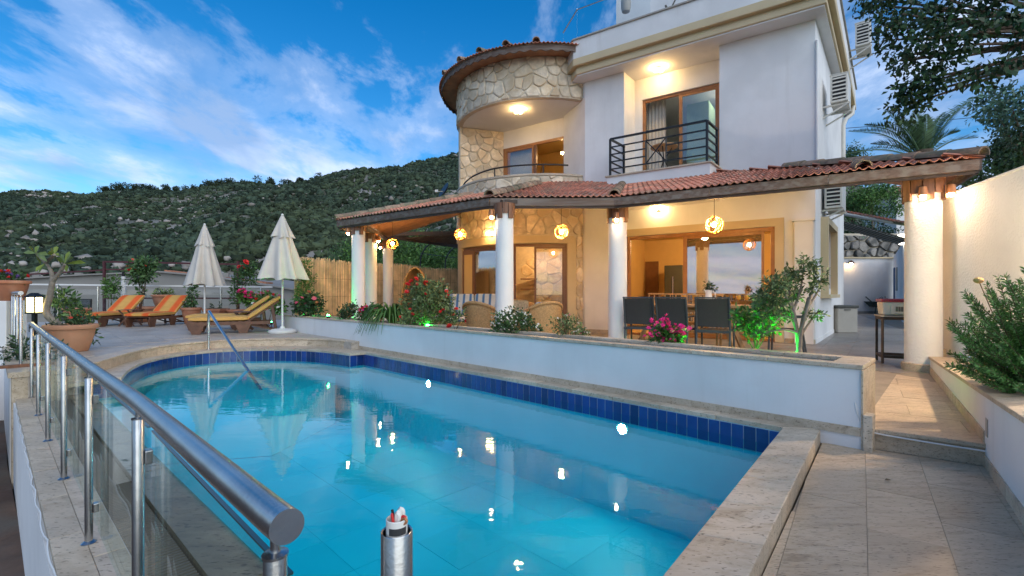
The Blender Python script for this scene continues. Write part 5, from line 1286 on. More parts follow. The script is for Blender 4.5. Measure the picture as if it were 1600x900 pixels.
l2 = dup(l1, (0, 0, 0), 0, 'orange striped lounger nearer the closed parasols'); at(l2, -10.28, 13.0, -.10, .99)
l4 = lounger('plain mustard lounger at the front, beside the curved step', 'mustard'); at(l4, -7.40, 10.95, .9, .44); l4.location.x -= 0
l3 = dup(l4, (0, 0, 0), 0, 'plain mustard lounger behind the front one'); at(l3, -8.25, 12.1, .9, .44)
def sidetable(label, x, y, rz, top='teak'):
    t = thing('side_table', label, 'side table', (x, y, Z_DECK), rz, group='folding teak side tables')
    for k in range(5): ob('slat', MB().box((0, -.2+.1*k, .46), (.46, .085, .02)), 'teak', t, local=True)
    for s in (-1, 1):
        for a, b in (((-.20, s*.19, 0), (.20, s*.19, .45)), ((.20, s*.17, 0), (-.20, s*.17, .45))): ob('leg', MB().bar(a, b, .025, .035), 'teak', t, local=True)
    return t
sidetable('folding teak side table between the two orange striped loungers', -10.95, 13.6, R(6)); sidetable('folding teak side table between the two mustard loungers', -6.9, 12.2, R(26))
# ---- closed parasols
def parasol(label, x, y, ztop, zbot, rbot, twist, seed, base=True):
    t = thing('parasol', label, 'parasol', (x, y, Z_DECK), group='closed cream parasols'); r = random.Random(seed)
    ph = [r.uniform(0, 6.28) for _ in range(3)]
    ob('pole', MB().tube([(x, y, Z_DECK+.1), (x, y, ztop-.02)], .023, 10), 'white_plastic', t, smooth=1)
    def canopy(z0, z1, r0, r1, amp, n=56, sag=.04):
        prof = [(lerp(r0, r1, (i/12)**.88), lerp(z0, z1, i/12)) for i in range(13)]; vs = []; fs = []
        for i, (rr, z) in enumerate(prof):
            for k in range(n):
                a = 2*math.pi*k/n; q = i/12; f = 1+amp*q*1.25*(math.sin(8*a+ph[0])*.65+math.sin(5*a+ph[1]+q)*.3+math.sin(13*a+ph[2])*.18)
                dz = -sag*q*math.sin(8*a+ph[0]+.4)*.6-(sag*q*.5*math.sin(3*a+ph[1]))
                vs.append((x+rr*f*math.cos(a+twist*q), y+rr*f*math.sin(a+twist*q), z+dz))
        for i in range(12):
            for k in range(n): fs.append((i*n+k, i*n+(k+1) % n, (i+1)*n+(k+1) % n, (i+1)*n+k))
        return MB().add(vs, fs)
    H = ztop-zbot
    ob('canopy', canopy(ztop-.06, zbot, .05, rbot, .30), 'canvas', t, smooth=2)
    ob('vent_flap', canopy(ztop-.01, ztop-H*.35, .03, rbot*.52, .22, sag=.04), 'canvas', t, smooth=2)
    ob('finial', MB().ball((x, y, ztop+.01), .03, 10, 6), 'white_plastic', t, smooth=3)
    ob('base', MB().lathe([(.10, 0), (.285, .0), (.305, .03), (.30, .06), (.22, .095), (.06, .11), (.04, .16)], (x, y, Z_DECK), 28), 'white_plastic', t, smooth=.8)
    return t
parasol('closed cream parasol behind the mustard loungers, farther from the porch', -8.60, 13.25, 3.10, 1.42, .42, .1, 3)
parasol('closed cream parasol on a round white base beside the front lounger', -5.43, 11.2, 3.03, 1.52, .44, .25, 8)
# ---- pots
def pot(label, x, y, z, r, h, mat='terracotta', kind='round', cat='plant pot', group=None):
    t = thing('plant_pot', label, cat, (x, y, z), group=group)
    if kind == 'square':
        m = MB(); q0 = [(x+a*r*.78, y+b*r*.78, z) for a, b in ((-1, -1), (1, -1), (1, 1), (-1, 1))]; q1 = [(x+a*r, y+b*r, z+h*.82) for a, b in ((-1, -1), (1, -1), (1, 1), (-1, 1))]
        m.hexa(q0, q1); ob('body', m, mat, t, bevel=.01); ob('rim', MB().box((x, y, z+h*.91), (2.14*r, 2.14*r, h*.18)), mat, t, bevel=.012)
        ob('soil', MB().box((x, y, z+h-.004), (1.8*r, 1.8*r, .02)), 'soil', t)
    else:
        ob('body', MB().lathe([(r*.62, 0), (r*.66, h*.03), (r*.86, h*.55), (r*.93, h*.83)], (x, y, z), 28), mat, t, smooth=.8)
        ob('rim', MB().lathe([(r*.93, h*.83), (r*1.03, h*.84), (r*1.06, h*.91), (r*1.03, h*.98), (r*.97, h), (r*.90, h*.98), (r*.88, h*.86)], (x, y, z), 28), mat, t, smooth=.8)
        ob('soil', MB().lathe([(.01, h*.93), (r*.895, h*.90)], (x, y, z), 20), 'soil', t)
    return t
gp = G(111, 549, Z_DECK); pot('large pale terracotta bowl by the railing holding the frangipani', gp.x, gp.y, Z_DECK, .33, .44, 'pale_terracotta')
# frangipani
fx, fy = gp.x-.16, gp.y; ft = thing('frangipani_tree', 'young frangipani with a forked bare trunk and few long leaves in the big bowl', 'tree', (fx, fy, Z_DECK+.42))
d_ = gp.y; P_ = lambda px, py, dd=0: D(px, py, d_+dd)
tr0 = P_(73, 512); f1_ = P_(82, 440)
ob('trunk', MB().tube(catmull([V((fx, fy, Z_DECK+.40)), P_(73, 490), P_(78, 462), f1_], 5), [.05]*5+[.045]*5+[.04]*6, 10), 'pale_bark', ft, smooth=1)
br = [([f1_, P_(80, 425, .03), P_(72, 410, .05)], 0), ([P_(72, 410, .05), P_(57, 396, .1)], 1), ([P_(72, 410, .05), P_(85, 398, -.1)], 1), ([f1_, P_(94, 425, -.05), P_(101, 413, -.1)], 1)]
for pts, tip in br: ob('branch', MB().tube(catmull(pts, 4), [lerp(.034, .02, i/(4*(len(pts)-1))) for i in range(4*(len(pts)-1)+1)], 8), 'pale_bark', ft, smooth=1)
lv = [((56, 396), [(40, 393), (47, 386), (58, 384), (72, 396), (70, 404), (62, 408)]), ((85, 398), [(88, 385), (92, 397), (80, 388), (94, 409), (76, 394)]), ((101, 412), [(110, 397), (112, 402), (128, 409), (96, 398), (107, 394), (91, 403), (104, 420)]), ((70, 412), [(58, 420), (62, 422)])]
for (bx_, by_), tips in lv:
    for (qx, qy) in tips:
        a = P_(bx_, by_, .05); b = P_(qx, qy, random.uniform(-.2, .25)); e = b-a; n_ = e.cross(V((random.uniform(-.4, .4), -1, .3))).normalized()*.034; b = a+e*1.25; s = V((0, 0, -.03))
        m = MB().add([a, lerp(a, b, .35)+n_*.7, lerp(a, b, .7)+n_, b+s, lerp(a, b, .7)-n_, lerp(a, b, .35)-n_*.7, lerp(a, b, .35)+V((0, 0, -.015)), lerp(a, b, .7)+V((0, 0, -.012))], [(0, 6, 1), (0, 5, 6), (1, 6, 7, 2), (6, 5, 4, 7), (2, 7, 3), (7, 4, 3)])
        ob('leaf', m, 'leaf_plumeria', ft)
shrub('succulents', 'low succulents growing round the frangipani trunk', 'plant', (gp.x, gp.y, Z_DECK+.4), [((gp.x-.1, gp.y-.12, Z_DECK+.45), .12), ((gp.x+.15, gp.y-.05, Z_DECK+.45), .10), ((gp.x+.02, gp.y+.1, Z_DECK+.46), .14)], 260, .07, .02, 'leaf_dark', fl=[('flower_red', 3, .02)])
# lantern
lp = D(54, 476, 7.6); lt = thing('garden_lantern', 'lit square garden lantern on a post by the railing corner', 'lantern', (lp.x, lp.y, Z_DECK), R(10))
ob('post', MB().box((lp.x, lp.y, (Z_DECK+lp.z-.14)/2), (.05, .05, lp.z-.14-Z_DECK)), 'black_metal', lt); ob('base_plate', MB().box((lp.x, lp.y, lp.z-.135), (.16, .16, .02)), 'black_metal', lt)
mk_glow('glow_lantern', (1.0, .80, .32), 7)
ob('glass', MB().box((lp.x, lp.y, lp.z), (.13, .13, .23)), 'glow_lantern', lt); ob('cap', MB().hexa([(lp.x+a*.095, lp.y+b*.095, lp.z+.12) for a, b in ((-1, -1), (1, -1), (1, 1), (-1, 1))], [(lp.x+a*.03, lp.y+b*.03, lp.z+.19) for a, b in ((-1, -1), (1, -1), (1, 1), (-1, 1))]), 'black_metal', lt)
for a in (-1, 1):
    for b in (-1, 1): ob('bar', MB().box((lp.x+a*.07, lp.y+b*.07, lp.z), (.014, .014, .25)), 'black_metal', lt)
shrub('lantern_bush', 'leafy green bush growing behind the lit lantern', 'bush', (lp.x+.2, lp.y+.5, Z_DECK), [((lp.x+.1, lp.y+.45, .95), .22), ((lp.x+.40, lp.y+.4, .75), .20), ((lp.x-.1, lp.y+.55, 1.1), .2), ((lp.x+.5, lp.y+.35, .5), .2)], 600, .10, .035, 'leaf_mid', fl=[('flower_orange', 3, .03)])
shrub('rail_plant', 'small dark plant behind the glass pane below the bowl', 'plant', (gp.x+.05, gp.y-.75, Z_DECK), [((-6.75, 6.55, .42), .20), ((-6.5, 6.7, .36), .16), ((-6.95, 6.6, .35), .15)], 420, .07, .025, 'leaf_dark')
# flower pot on the white pillar
pp = D(15, 470, 8.4); pt = thing('white_pillar', 'white pillar outside the terrace edge carrying a flower pot', 'pillar', (pp.x, pp.y, -1.2)); ob('shaft', MB().box((pp.x-.05, pp.y, (pp.z-1.2)/2), (.36, .36, pp.z+1.2)), 'white_paint', pt, bevel=.01)
pot('terracotta trough on the white pillar with red and purple flowers', pp.x, pp.y, pp.z+.001, .27, .36)
shrub('trough_flowers', 'red and purple flowers filling the trough on the pillar', 'flowers', (pp.x, pp.y, pp.z+.34), [((pp.x-.12, pp.y, pp.z+.42), .12), ((pp.x+.14, pp.y, pp.z+.40), .12)], 300, .06, .03, 'leaf_mid', fl=[('flower_red', 6, .045), ('flower_purple', 6, .035)])
# far row of pots along the terrace edge (pixel of base centre, depth, radius, height, kind)
row = [(120, 15.3, .36, .46, 'round', 'wide terracotta pot behind the westernmost lounger'), (221, 15.5, .45, .50, 'round', 'terracotta pot of the tall red rose, behind the folding table'), (299, 14.6, .27, .50, 'round', 'slim terracotta pot with a leafy plant between striped lounger and parasol'),
       (338, 15.0, .26, .45, 'square', 'square terracotta pot with small cacti behind the parasol pole'), (370, 15.2, .28, .42, 'round', 'dark terracotta pot of the climbing plant on the frame post'), (386, 14.4, .26, .40, 'round', 'terracotta pot with the magenta geranium')]
RP_ = {}
for px, d, r, h, kd, lab in row:
    x = (px-800)/F*d; pot(lab, x, d, Z_DECK, r, h, 'terracotta', kd); RP_[px] = (x, d, Z_DECK+h)
x = (255-800)/F*15.75; pot('raised terracotta trough of white flowers above the striped lounger', x, 15.75, .72, .32, .42); RP_[255] = (x, 15.75, 1.14)
ps = thing('pot_stand', 'low stone stand under the raised terracotta trough', 'stand', (x, 15.75, Z_DECK)); ob('block', MB().box((x, 15.75, .484), (.6, .5, .47)), 'white_paint', ps, bevel=.01)
x, y, z = RP_[221]; up = lambda px, py, d: D(px, py, d)
shrub('standard_rose', 'tall rose bush with one big red bloom above the loungers', 'rose bush', (x, y, z), [(up(222, 420, y), .38), (up(216, 432, y), .32), (up(230, 412, y), .30), (up(220, 455, y), .14), (up(228, 428, y-.1), .30)], 900, .13, .06, 'leaf_mid', stem_r=.018, fl=[('flower_red', 1, .05), ('flower_orange', 2, .06)], stem_k=5)
tr_ = [o for o in COL.objects if o.name.startswith('standard_rose')][0]; flowers(tr_, 'flower_red', [up(205.5, 422, y-.1), up(206.5, 423, y-.15)], .13, 8, 2)
x, y, z = RP_[299]; shrub('potted_plant', 'slender green plant in the slim pot beside the parasol', 'plant', (x, y, z), [(up(299, 470, y), .16), (up(302, 458, y), .15), (up(297, 482, y), .15), (up(300, 447, y), .12)], 420, .10, .04, 'leaf_mid')
x, y, z = RP_[338]; shrub('cacti', 'small cacti and succulents in the square pot', 'plant', (x, y, z), [((x-.15, y, z+.05), (.05, .05, .12)), ((x+.12, y, z+.08), (.04, .04, .14))], 140, .06, .02, 'leaf_dark')
x, y, z = RP_[370]; shrub('climbing_plant', 'narrow climbing plant on the frame post with one red flower', 'climbing plant', (x, y, z), [(up(366, 462, y), (.14, .14, .3)), (up(370, 445, y), (.16, .16, .35)), (up(388, 432, y), (.35, .2, .25)), (up(392, 418, y), (.25, .2, .2)), (up(380, 424, y), (.25, .2, .2))], 800, .11, .045, 'leaf_mid', fl=[('flower_red', 2, .05)])
tr_ = [o for o in COL.objects if o.name.startswith('climbing_plant')][0]; flowers(tr_, 'flower_red', [up(384, 410, y-.2), up(374, 417, y-.1)], .10, 8, 2)
x, y, z = RP_[386]; shrub('geranium', 'magenta geranium in the pot between the parasols', 'flowers', (x, y, z), [(up(386, 466, y), .22), (up(380, 461, y), .16), (up(396, 467, y), .16)], 500, .10, .07, 'leaf_bright', fl=[('flower_magenta', 26, .06)])
x, y, z = RP_[255]; shrub('trough_plant', 'low white flowering plant in the raised trough', 'flowers', (x, y, z), [((x-.15, y, z+.06), .14), ((x+.18, y, z+.05), .14)], 260, .09, .04, 'leaf_olive', fl=[('flower_white', 8, .03)])
shrub('terrace_bush', 'pale green upright plant behind the maroon frame', 'plant', (up(176, 468, 16.2).x, 16.2, Z_DECK), [(up(175, 458, 16.2), (.25, .2, .25)), (up(176, 442, 16.2), (.28, .2, .3)), (up(172, 450, 16.2), (.22, .2, .3))], 500, .14, .035, 'leaf_bright')
# geraniums behind the front parasol
shrub('pink_geraniums', 'clump of red and pink geraniums behind the mustard lounger heads', 'flowers', (*up(418, 490, 12.9)[:2], Z_DECK), [(up(415, 470, 12.9), .26), (up(428, 474, 12.9), .24), (up(408, 476, 12.9), .2), (up(436, 482, 12.9), .2)], 700, .09, .06, 'leaf_bright', fl=[('flower_red', 12, .045), ('flower_pink', 8, .05), ('flower_white', 4, .05)])
# terrace balustrade at the far edge and what stands behind it
bal = thing('terrace_railing', 'white rail with glass panes along the far terrace edge', 'railing', (-10, 16.3, Z_DECK)); Yb = 16.3
xl, xr = -17.2, -8.25
ob('top_rail', MB().bar((xl, Yb, 1.50), (xr, Yb-.0, 1.40), .07, .05), 'white_plastic', bal)
for px in (90, 153, 223, 292, 345, 408):
    x = (px-800)/F*Yb; ob('post', MB().lathe([(.03, Z_DECK), (.03, 1.38), (.045, 1.385), (.045, 1.41)], (x, Yb, 0), 10), 'chrome', bal)
for a, b in zip(range(6), range(1, 6)):
    pxs = (30, 90, 153, 223, 292, 408); x0, x1 = [(p-800)/F*Yb for p in (pxs[a], pxs[b])]
    ob('pane', MB().box(((x0+x1)/2, Yb+.03, .83), (x1-x0-.1, .01, .98)), 'clear_glass', bal)
fm_ = thing('maroon_frame', 'maroon square steel frame standing at the far terrace edge', 'frame', (-13, 16.8, Z_DECK)); Yf = 16.8
a0, a1 = (163-800)/F*Yf, (372-800)/F*Yf; z_ = lambda py: CZ-(py-HY)/F*Yf
for x in (a0, a1): ob('post', MB().box((x, Yf, (Z_DECK+z_(408))/2), (.07, .07, z_(408)-Z_DECK)), 'dark_red_metal', fm_)
ob('rail', MB().bar((a0, Yf, z_(409)), (a1, Yf, z_(413)), .06, .06), 'dark_red_metal', fm_); ob('rail', MB().bar((a0, Yf, z_(466)), (a1, Yf, z_(466)), .05, .05), 'dark_red_metal', fm_)
ob('rail', MB().bar(((20-800)/F*Yf, Yf, z_(430)), (a0, Yf, z_(422)), .05, .05), 'dark_red_metal', fm_); ob('rail', MB().bar((a0, Yf+.02, z_(421)), ((215-800)/F*Yf, Yf+.02, z_(421)), .05, .05), 'dark_red_metal', fm_)
wp = thing('white_post', 'thick white pipe post with a black cap behind the terrace railing', 'post', ((193-800)/F*17.4, 17.4, -1)); ob('pipe', MB().tube([((193-800)/F*17.4, 17.4, -1), ((193-800)/F*17.4, 17.4, CZ-(432-HY)/F*17.4)], .075, 14), 'white_plastic', wp, smooth=1); ob('cap', MB().tube([((193-800)/F*17.4, 17.4, CZ-(432-HY)/F*17.4), ((193-800)/F*17.4, 17.4, CZ-(424-HY)/F*17.4)], .05, 10), 'black', wp)
nb_ = thing('neighbour_house', 'neighbouring low building with a wide grey roof and a dark window', 'building', (-17, 24, -1.3))
z24 = lambda py, d=24: CZ-(py-HY)/F*d; x24 = lambda px, d=24: (px-800)/F*d
prof = [(-60, 441), (60, 432), (130, 428), (250, 423), (330, 430), (400, 441), (470, 452)]
m = MB(); 
for (p0, y0), (p1, y1) in zip(prof, prof[1:]):
    a, b = x24(p0), x24(p1); m.hexa([(a, 24, -1.3), (b, 24, -1.3), (b, 24.3, -1.3), (a, 24.3, -1.3)], [(a, 24, z24(y0)-.05), (b, 24, z24(y1)-.05), (b, 24.3, z24(y1)-.05), (a, 24.3, z24(y0)-.05)])
ob('wall', m, 'tarp', nb_)
m = MB()
for (p0, y0), (p1, y1) in zip(prof, prof[1:]):
    a, b = x24(p0), x24(p1); za, zb = z24(y0), z24(y1); m.hexa([(a, 23.8, za-.09), (b, 23.8, zb-.09), (b, 31, zb-.03), (a, 31, za-.03)], [(a, 23.8, za-.02), (b, 23.8, zb-.02), (b, 31, zb+.03), (a, 31, za+.03)])
ob('roof', m, 'tarp', nb_)
for k in range(26):
    a = x24(250+k*6.2); zt = z24(424+k*.75); ob('ridge_tile', MB().hexa([(a, 24.3, zt), (a+.19, 24.3, zt-.02), (a+.19, 25, zt-.02), (a, 25, zt)], [(a, 24.3, zt+.09), (a+.19, 24.3, zt+.07), (a+.19, 25, zt+.07), (a, 25, zt+.09)]), 'terracotta', nb_)
ob('window', MB().box((x24(114, 23.97), 23.97, z24(484)), (x24(143)-x24(85), .05, 1.1)), 'black', nb_); ob('window_pane', MB().box((x24(114, 23.93), 23.93, z24(484)), ((x24(143)-x24(85))*.92, .02, 1.0)), 'reflective_glass', nb_)
for px in (45, 112, 178, 232, 345): ob('roof_clip', MB().box((x24(px), 24.4, z24(431)+.06), (.35, .12, .22)), 'tarp', nb_)
# ---- lower yard left of the railing: white garden walls and plants
yw = thing('yard_wall', 'white garden wall in the yard below the terrace', 'wall', (-7.2, 5.2, -1)); ob('wall', MB().obox(RP(8.0, -.9), RP(13, -1.2), -1.1, -.1, rn, 0, .16), 'white_paint', yw); 
yp = thing('yard_pillar', 'low white pillar below the railing wall', 'pillar', (-6.4, 5.4, -1)); c = RP(7.2, -.28); ob('shaft', MB().box((c.x, c.y, -.62), (.26, .26, .9), R(45)), 'white_paint', yp, bevel=.01)
c = RP(8.6, -.35); shrub('yard_shrub', 'green shrub growing outside the railing below the timber edge', 'shrub', (c.x, c.y, -1.0), [((c.x, c.y, -.05), .3), ((c.x-.2, c.y+.2, .05), .28), ((c.x+.1, c.y-.2, -.35), .3)], 700, .09, .035, 'leaf_mid')
c = RP(6.9, -.5); shrub('low_yard_plant', 'small leafy plant at the foot of the railing wall', 'plant', (c.x, c.y, -1.03), [((c.x, c.y, -.85), .2), ((c.x+.2, c.y-.3, -.9), .18)], 260, .07, .03, 'leaf_dark')
# ---- dining table and chairs
ERZ = math.atan2(-.562, .827); tc0 = V((3.22, 8.62)); ed = V((.827, -.562)); ZT_ = .985
dt = thing('dining_table', 'long wooden dining table set with glasses under the porch', 'table', (tc0.x, tc0.y, Z_UP), ERZ)
for k in range(7): ob('plank', MB().box((0, -.42+.14*k, ZT_-Z_UP-.02), (2.35, .136, .04)), 'table_wood', dt, local=True, bevel=.004)
ob('apron', MB().box((0, 0, ZT_-Z_UP-.085), (2.1, .74, .08)), 'table_wood', dt, local=True)
for x in (-.85, .85):
    for s in (-1, 1): ob('leg', MB().bar((x, s*.36, 0), (x-.25*(1 if x > 0 else -1), s*.22, ZT_-Z_UP-.12), .09, .07), 'table_wood', dt, local=True, bevel=.005)
def dchair(label):
    t = thing('dining_chair', label, 'chair', group='dark mesh dining chairs'); w, hS, hB = .52, .44, .96
    for s in (-1, 1):
        x = s*(w/2-.015)
        ob('leg', MB().tube([(x, -.26, 0), (x, -.20, hS)], .016, 8), 'chair_metal', t, local=True, smooth=1)
        ob('leg', MB().tube([(x, .25, 0), (x, .22, hS+.2)], .016, 8), 'chair_metal', t, local=True, smooth=1)
        ob('back_post', MB().tube(catmull([V((x, -.20, hS)), V((x, -.22, .62)), V((x, -.30, hB))], 4), .016, 8), 'chair_metal', t, local=True, smooth=1)
        ob('armrest', MB().bar((x, -.22, hS+.21), (x, .25, hS+.21), .045, .025), 'chair_metal', t, local=True, bevel=.006)
    ob('seat_frame', MB().bar((-w/2, -.22, hS-.01), (w/2, -.22, hS-.01), .03, .04).bar((-w/2, .22, hS-.01), (w/2, .22, hS-.01), .03, .04), 'chair_metal', t, local=True)
    ob('seat', MB().box((0, 0, hS+.005), (w-.05, .46, .012)), 'mesh_fabric', t, local=True)
    n = 6; vs = []; 
    for i in range(n+1):
        z = lerp(hS+.06, hB-.015, i/n); y = -.205-.03*(i/n)-.065*(i/n)**2
        vs += [(-w/2+.02, y, z), (0, y-.02, z), (w/2-.02, y, z)]
    ob('backrest', MB().add(vs+[(a, b+.008, c) for a, b, c in vs], [(3*i+j, 3*i+j+1, 3*i+j+4, 3*i+j+3) for i in range(n) for j in (0, 1)]+[(3*(n+1)+3*i+j, 3*(n+1)+3*i+j+3, 3*(n+1)+3*i+j+4, 3*(n+1)+3*i+j+1) for i in range(n) for j in (0, 1)]), 'mesh_fabric', t, local=True, smooth=1)
    ob('back_rail', MB().bar((-w/2, -.302, hB), (w/2, -.302, hB), .022, .022), 'chair_metal', t, local=True)
    return t
c1 = dchair('dark dining chair closest to the porch column'); 
nz_ = V((.562, .827))
def setc(o, p, rz): o.location = (p.x, p.y, Z_UP); o.rotation_euler = (0, 0, rz)
b0 = V((2.28, 8.30)); setc(c1, b0, ERZ+R(6))
c2 = dup(c1, (0, 0, 0), 0, 'middle dark dining chair of the front row'); setc(c2, b0+ed*.60+V((-.02, -.02)), ERZ+R(-3))
c3 = dup(c1, (0, 0, 0), 0, 'dark dining chair behind the bougainvillea, nearest the olive shrub'); setc(c3, b0+ed*1.20, ERZ+R(2))
c4 = dup(c1, (0, 0, 0), 0, 'dark dining chair at the table end behind the olive shrub'); setc(c4, tc0+ed*1.55, ERZ+R(90))
be_ = thing('cane_bench', 'cane bench with a barred back on the far side of the table', 'bench', (*(tc0+nz_*.85), Z_UP), ERZ)
ob('seat', MB().box((-.35, 0, .44), (1.5, .42, .05)), 'wicker', be_, local=True); ob('top_rail', MB().bar((-1.1, .22, 1.02), (.4, .22, 1.0), .03, .03), 'wicker', be_, local=True)
for k in range(14): ob('bar', MB().bar((-1.08+k*.112, .22, .46), (-1.08+k*.112, .22, 1.0), .018, .018), 'wicker', be_, local=True)
for x in (-1.05, .35):
    for s in (-.18, .18): ob('leg', MB().bar((x, s, 0), (x, s, .42), .04, .04), 'wicker', be_, local=True)
def glass(px, d, label):
    x = (px-800)/F*d; z = ZT_; t = thing('juice_glass', label, 'glass', (x, d, z), group='stemmed glasses of orange juice')
    ob('foot', MB().lathe([(.036, 0.001), (.036, .004), (.006, .010), (.005, .075)], (x, d, z), 14), 'clear_glass', t, smooth=.8)
    ob('bowl', MB().lathe([(.006, .075), (.034, .10), (.042, .14), (.038, .195), (.037, .195), (.041, .14), (.033, .102)], (x, d, z), 16), 'clear_glass', t, smooth=.8)
    ob('juice', MB().lathe([(.005, .082), (.032, .103), (.0395, .14), (.039, .168), (.001, .168)], (x, d, z), 16), 'juice_glass', t, smooth=.8)
glass(1069, 9.0, 'stemmed glass of orange juice nearest the column end of the table'); glass(1085, 8.95, 'stemmed glass of orange juice beside the white jug'); glass(1154, 8.15, 'stemmed glass of orange juice between jug and olive shrub'); glass(1167, 8.2, 'stemmed glass of orange juice closest to the olive shrub')
jx, jd = (1107-800)/F*8.62, 8.62; jg = thing('enamel_jug', 'white enamel jug holding dark lavender sprigs', 'jug', (jx, jd, ZT_))
ob('body', MB().lathe([(.075, .001), (.078, .01), (.066, .12), (.052, .20), (.058, .25), (.062, .262), (.058, .262), (.05, .2)], (jx, jd, ZT_), 20), 'enamel', jg, smooth=.8)
ob('handle', MB().tube(catmull([V((jx+.05, jd, ZT_+.23)), V((jx+.11, jd, ZT_+.22)), V((jx+.12, jd, ZT_+.13)), V((jx+.068, jd, ZT_+.08))], 5), .008, 7), 'enamel', jg, smooth=1)
ob('spout', MB().hexa([(jx-.055, jd-.02, ZT_+.20), (jx-.05, jd+.02, ZT_+.20), (jx-.05, jd+.02, ZT_+.24), (jx-.055, jd-.02, ZT_+.24)], [(jx-.06, jd-.018, ZT_+.262), (jx-.06, jd+.018, ZT_+.262), (jx-.09, jd+.008, ZT_+.275), (jx-.09, jd-.008, ZT_+.275)]), 'enamel', jg)
shrub('lavender_sprigs', 'dark lavender sprigs standing in the white jug', 'flowers', (jx, jd, ZT_+.24), [((jx-.02, jd, ZT_+.33), (.05, .05, .09)), ((jx+.03, jd, ZT_+.31), (.05, .05, .07)), ((jx+.10, jd, ZT_+.29), (.06, .04, .03))], 160, .07, .018, 'leaf_dark')
bw = thing('glass_bowl', 'small cut glass tumbler beside the jug', 'tumbler', ((1092-800)/F*8.8, 8.8, ZT_)); ob('cup', MB().lathe([(.03, .001), (.045, .09), (.042, .09), (.028, .006)], ((1092-800)/F*8.8, 8.8, ZT_), 14), 'juice_glass', bw, smooth=.8)
# ---- sofa and wicker armchairs
sx, sy = -.95, 11.0; so = thing('sofa', 'wicker sofa with blue and white striped cushions by the tower window', 'sofa', (sx, sy, Z_UP), R(-12))
ob('base', MB().box((0, 0, .2), (1.7, .75, .38)), 'wicker', so, local=True, bevel=.03); ob('back', MB().box((0, .38, .45), (1.7, .1, .85)), 'wicker', so, local=True, bevel=.03)
for s in (-1, 1): ob('arm', MB().box((s*.84, 0, .35), (.12, .8, .62)), 'wicker', so, local=True, bevel=.03)
for k in range(2):
    ob('seat_cushion', MB().box((-.4+.8*k, -.05, .45), (.78, .66, .14)), 'blue_stripes', so, local=True, bevel=.04)
    o = ob('back_cushion', MB().box((0, 0, 0), (.78, .15, .52)), 'blue_stripes', so, local=True, bevel=.05); o.location = (-.4+.8*k, .25, .76); o.rotation_euler = (R(-14), 0, 0)
def armchair(label, x, y, rz, cushion=None):
    t = thing('wicker_armchair', label, 'armchair', (x, y, Z_UP), rz, group='woven wicker tub armchairs')
    n = 22; vs = []; rows_ = 7
    for i in range(rows_+1):
        q = i/rows_
        for k in range(n+1):
            a = R(-30)+R(240)*k/n; back = .5+.5*math.sin(a)      # 1 at the back (+y)
            h = .50+.36*max(0, back)**1.3; r = .30+.06*q+.05*q*max(0, back)
            vs.append((r*math.cos(a), r*math.sin(a)*1.0, .06+(h-.06)*q))
    fs = [(i*(n+1)+k, i*(n+1)+k+1, (i+1)*(n+1)+k+1, (i+1)*(n+1)+k) for i in range(rows_) for k in range(n)]
    o = ob('shell', MB().add(vs, fs), 'wicker', t, local=True, smooth=2); s = o.modifiers.new('thick', 'SOLIDIFY'); s.thickness = .045
    ob('rim', MB().tube([V(v) for v in vs[-(n+1):]], .03, 8), 'wicker', t, local=True, smooth=2)
    ob('seat', MB().lathe([(.30, .06), (.33, .40), (.01, .43)], (0, 0, 0), 24), 'wicker', t, local=True, smooth=.8)
    if cushion: 
        o = ob('cushion', MB().box((0, 0, 0), (.46, .13, .42)), cushion, t, local=True, bevel=.05); o.location = (0, .18, .66); o.rotation_euler = (R(-15), 0, 0)
    return t
armchair('wicker tub armchair with its back turned, beside the porch column and sofa', -.52, 9.0, R(150)); armchair('wicker tub armchair holding a striped cushion by the glass tower door', .56, 9.15, R(205), 'blue_stripes'); armchair('wicker tub armchair against the tower door', .20, 10.9, R(10), 'cushion')
cf = thing('coffee_table', 'low white topped table before the striped sofa', 'table', (-1.35, 9.9, Z_UP)); ob('top', MB().lathe([(.42, .50), (.44, .51), (.44, .53), (.42, .535)], (-1.35, 9.9, Z_UP), 26), 'white_plastic', cf); 
for k in range(3): ob('leg', MB().bar((-1.35+.3*math.cos(k*2.1), 9.9+.3*math.sin(k*2.1), Z_UP), (-1.35+.1*math.cos(k*2.1), 9.9+.1*math.sin(k*2.1), Z_UP+.5), .025, .025), 'black_metal', cf)
# hooded wicker seat by the reed fence
hx, hy = (648-800)/F*13.4, 13.4; hcs = thing('hooded_wicker_seat', 'round hooded wicker seat leaning before the reed fence', 'seat', (hx, hy, Z_UP))
vs = []; n = 20
for i in range(9):
    q = i/8*R(90)
    for k in range(n+1):
        a = R(-8)+R(196)*k/n; vs.append((hx+.42*math.cos(a)*math.cos(q*.0)*(.55+.45*math.cos(q*.95)), hy+.75*math.sin(q), Z_UP+.42+1.32*max(-.25, math.sin(a))*(.55+.45*math.cos(q*.95))))
fs = [(i*(n+1)+k, i*(n+1)+k+1, (i+1)*(n+1)+k+1, (i+1)*(n+1)+k) for i in range(8) for k in range(n)]
o = ob('hood', MB().add(vs, fs), 'wicker', hcs, smooth=2); s = o.modifiers.new('thick', 'SOLIDIFY'); s.thickness = .03
ob('hood_rim', MB().tube([V(v) for v in vs[:n+1]], .016, 8), 'wicker', hcs, smooth=2); ob('seat', MB().lathe([(.40, .0), (.43, .36), (.01, .40)], (hx, hy+.1, Z_UP), 26), 'wicker', hcs, smooth=.8)
pot('tall wicker textured planter beside the striped sofa', (704-800)/F*11.8, 11.8, Z_UP, .22, .62, 'red_wood', 'square')
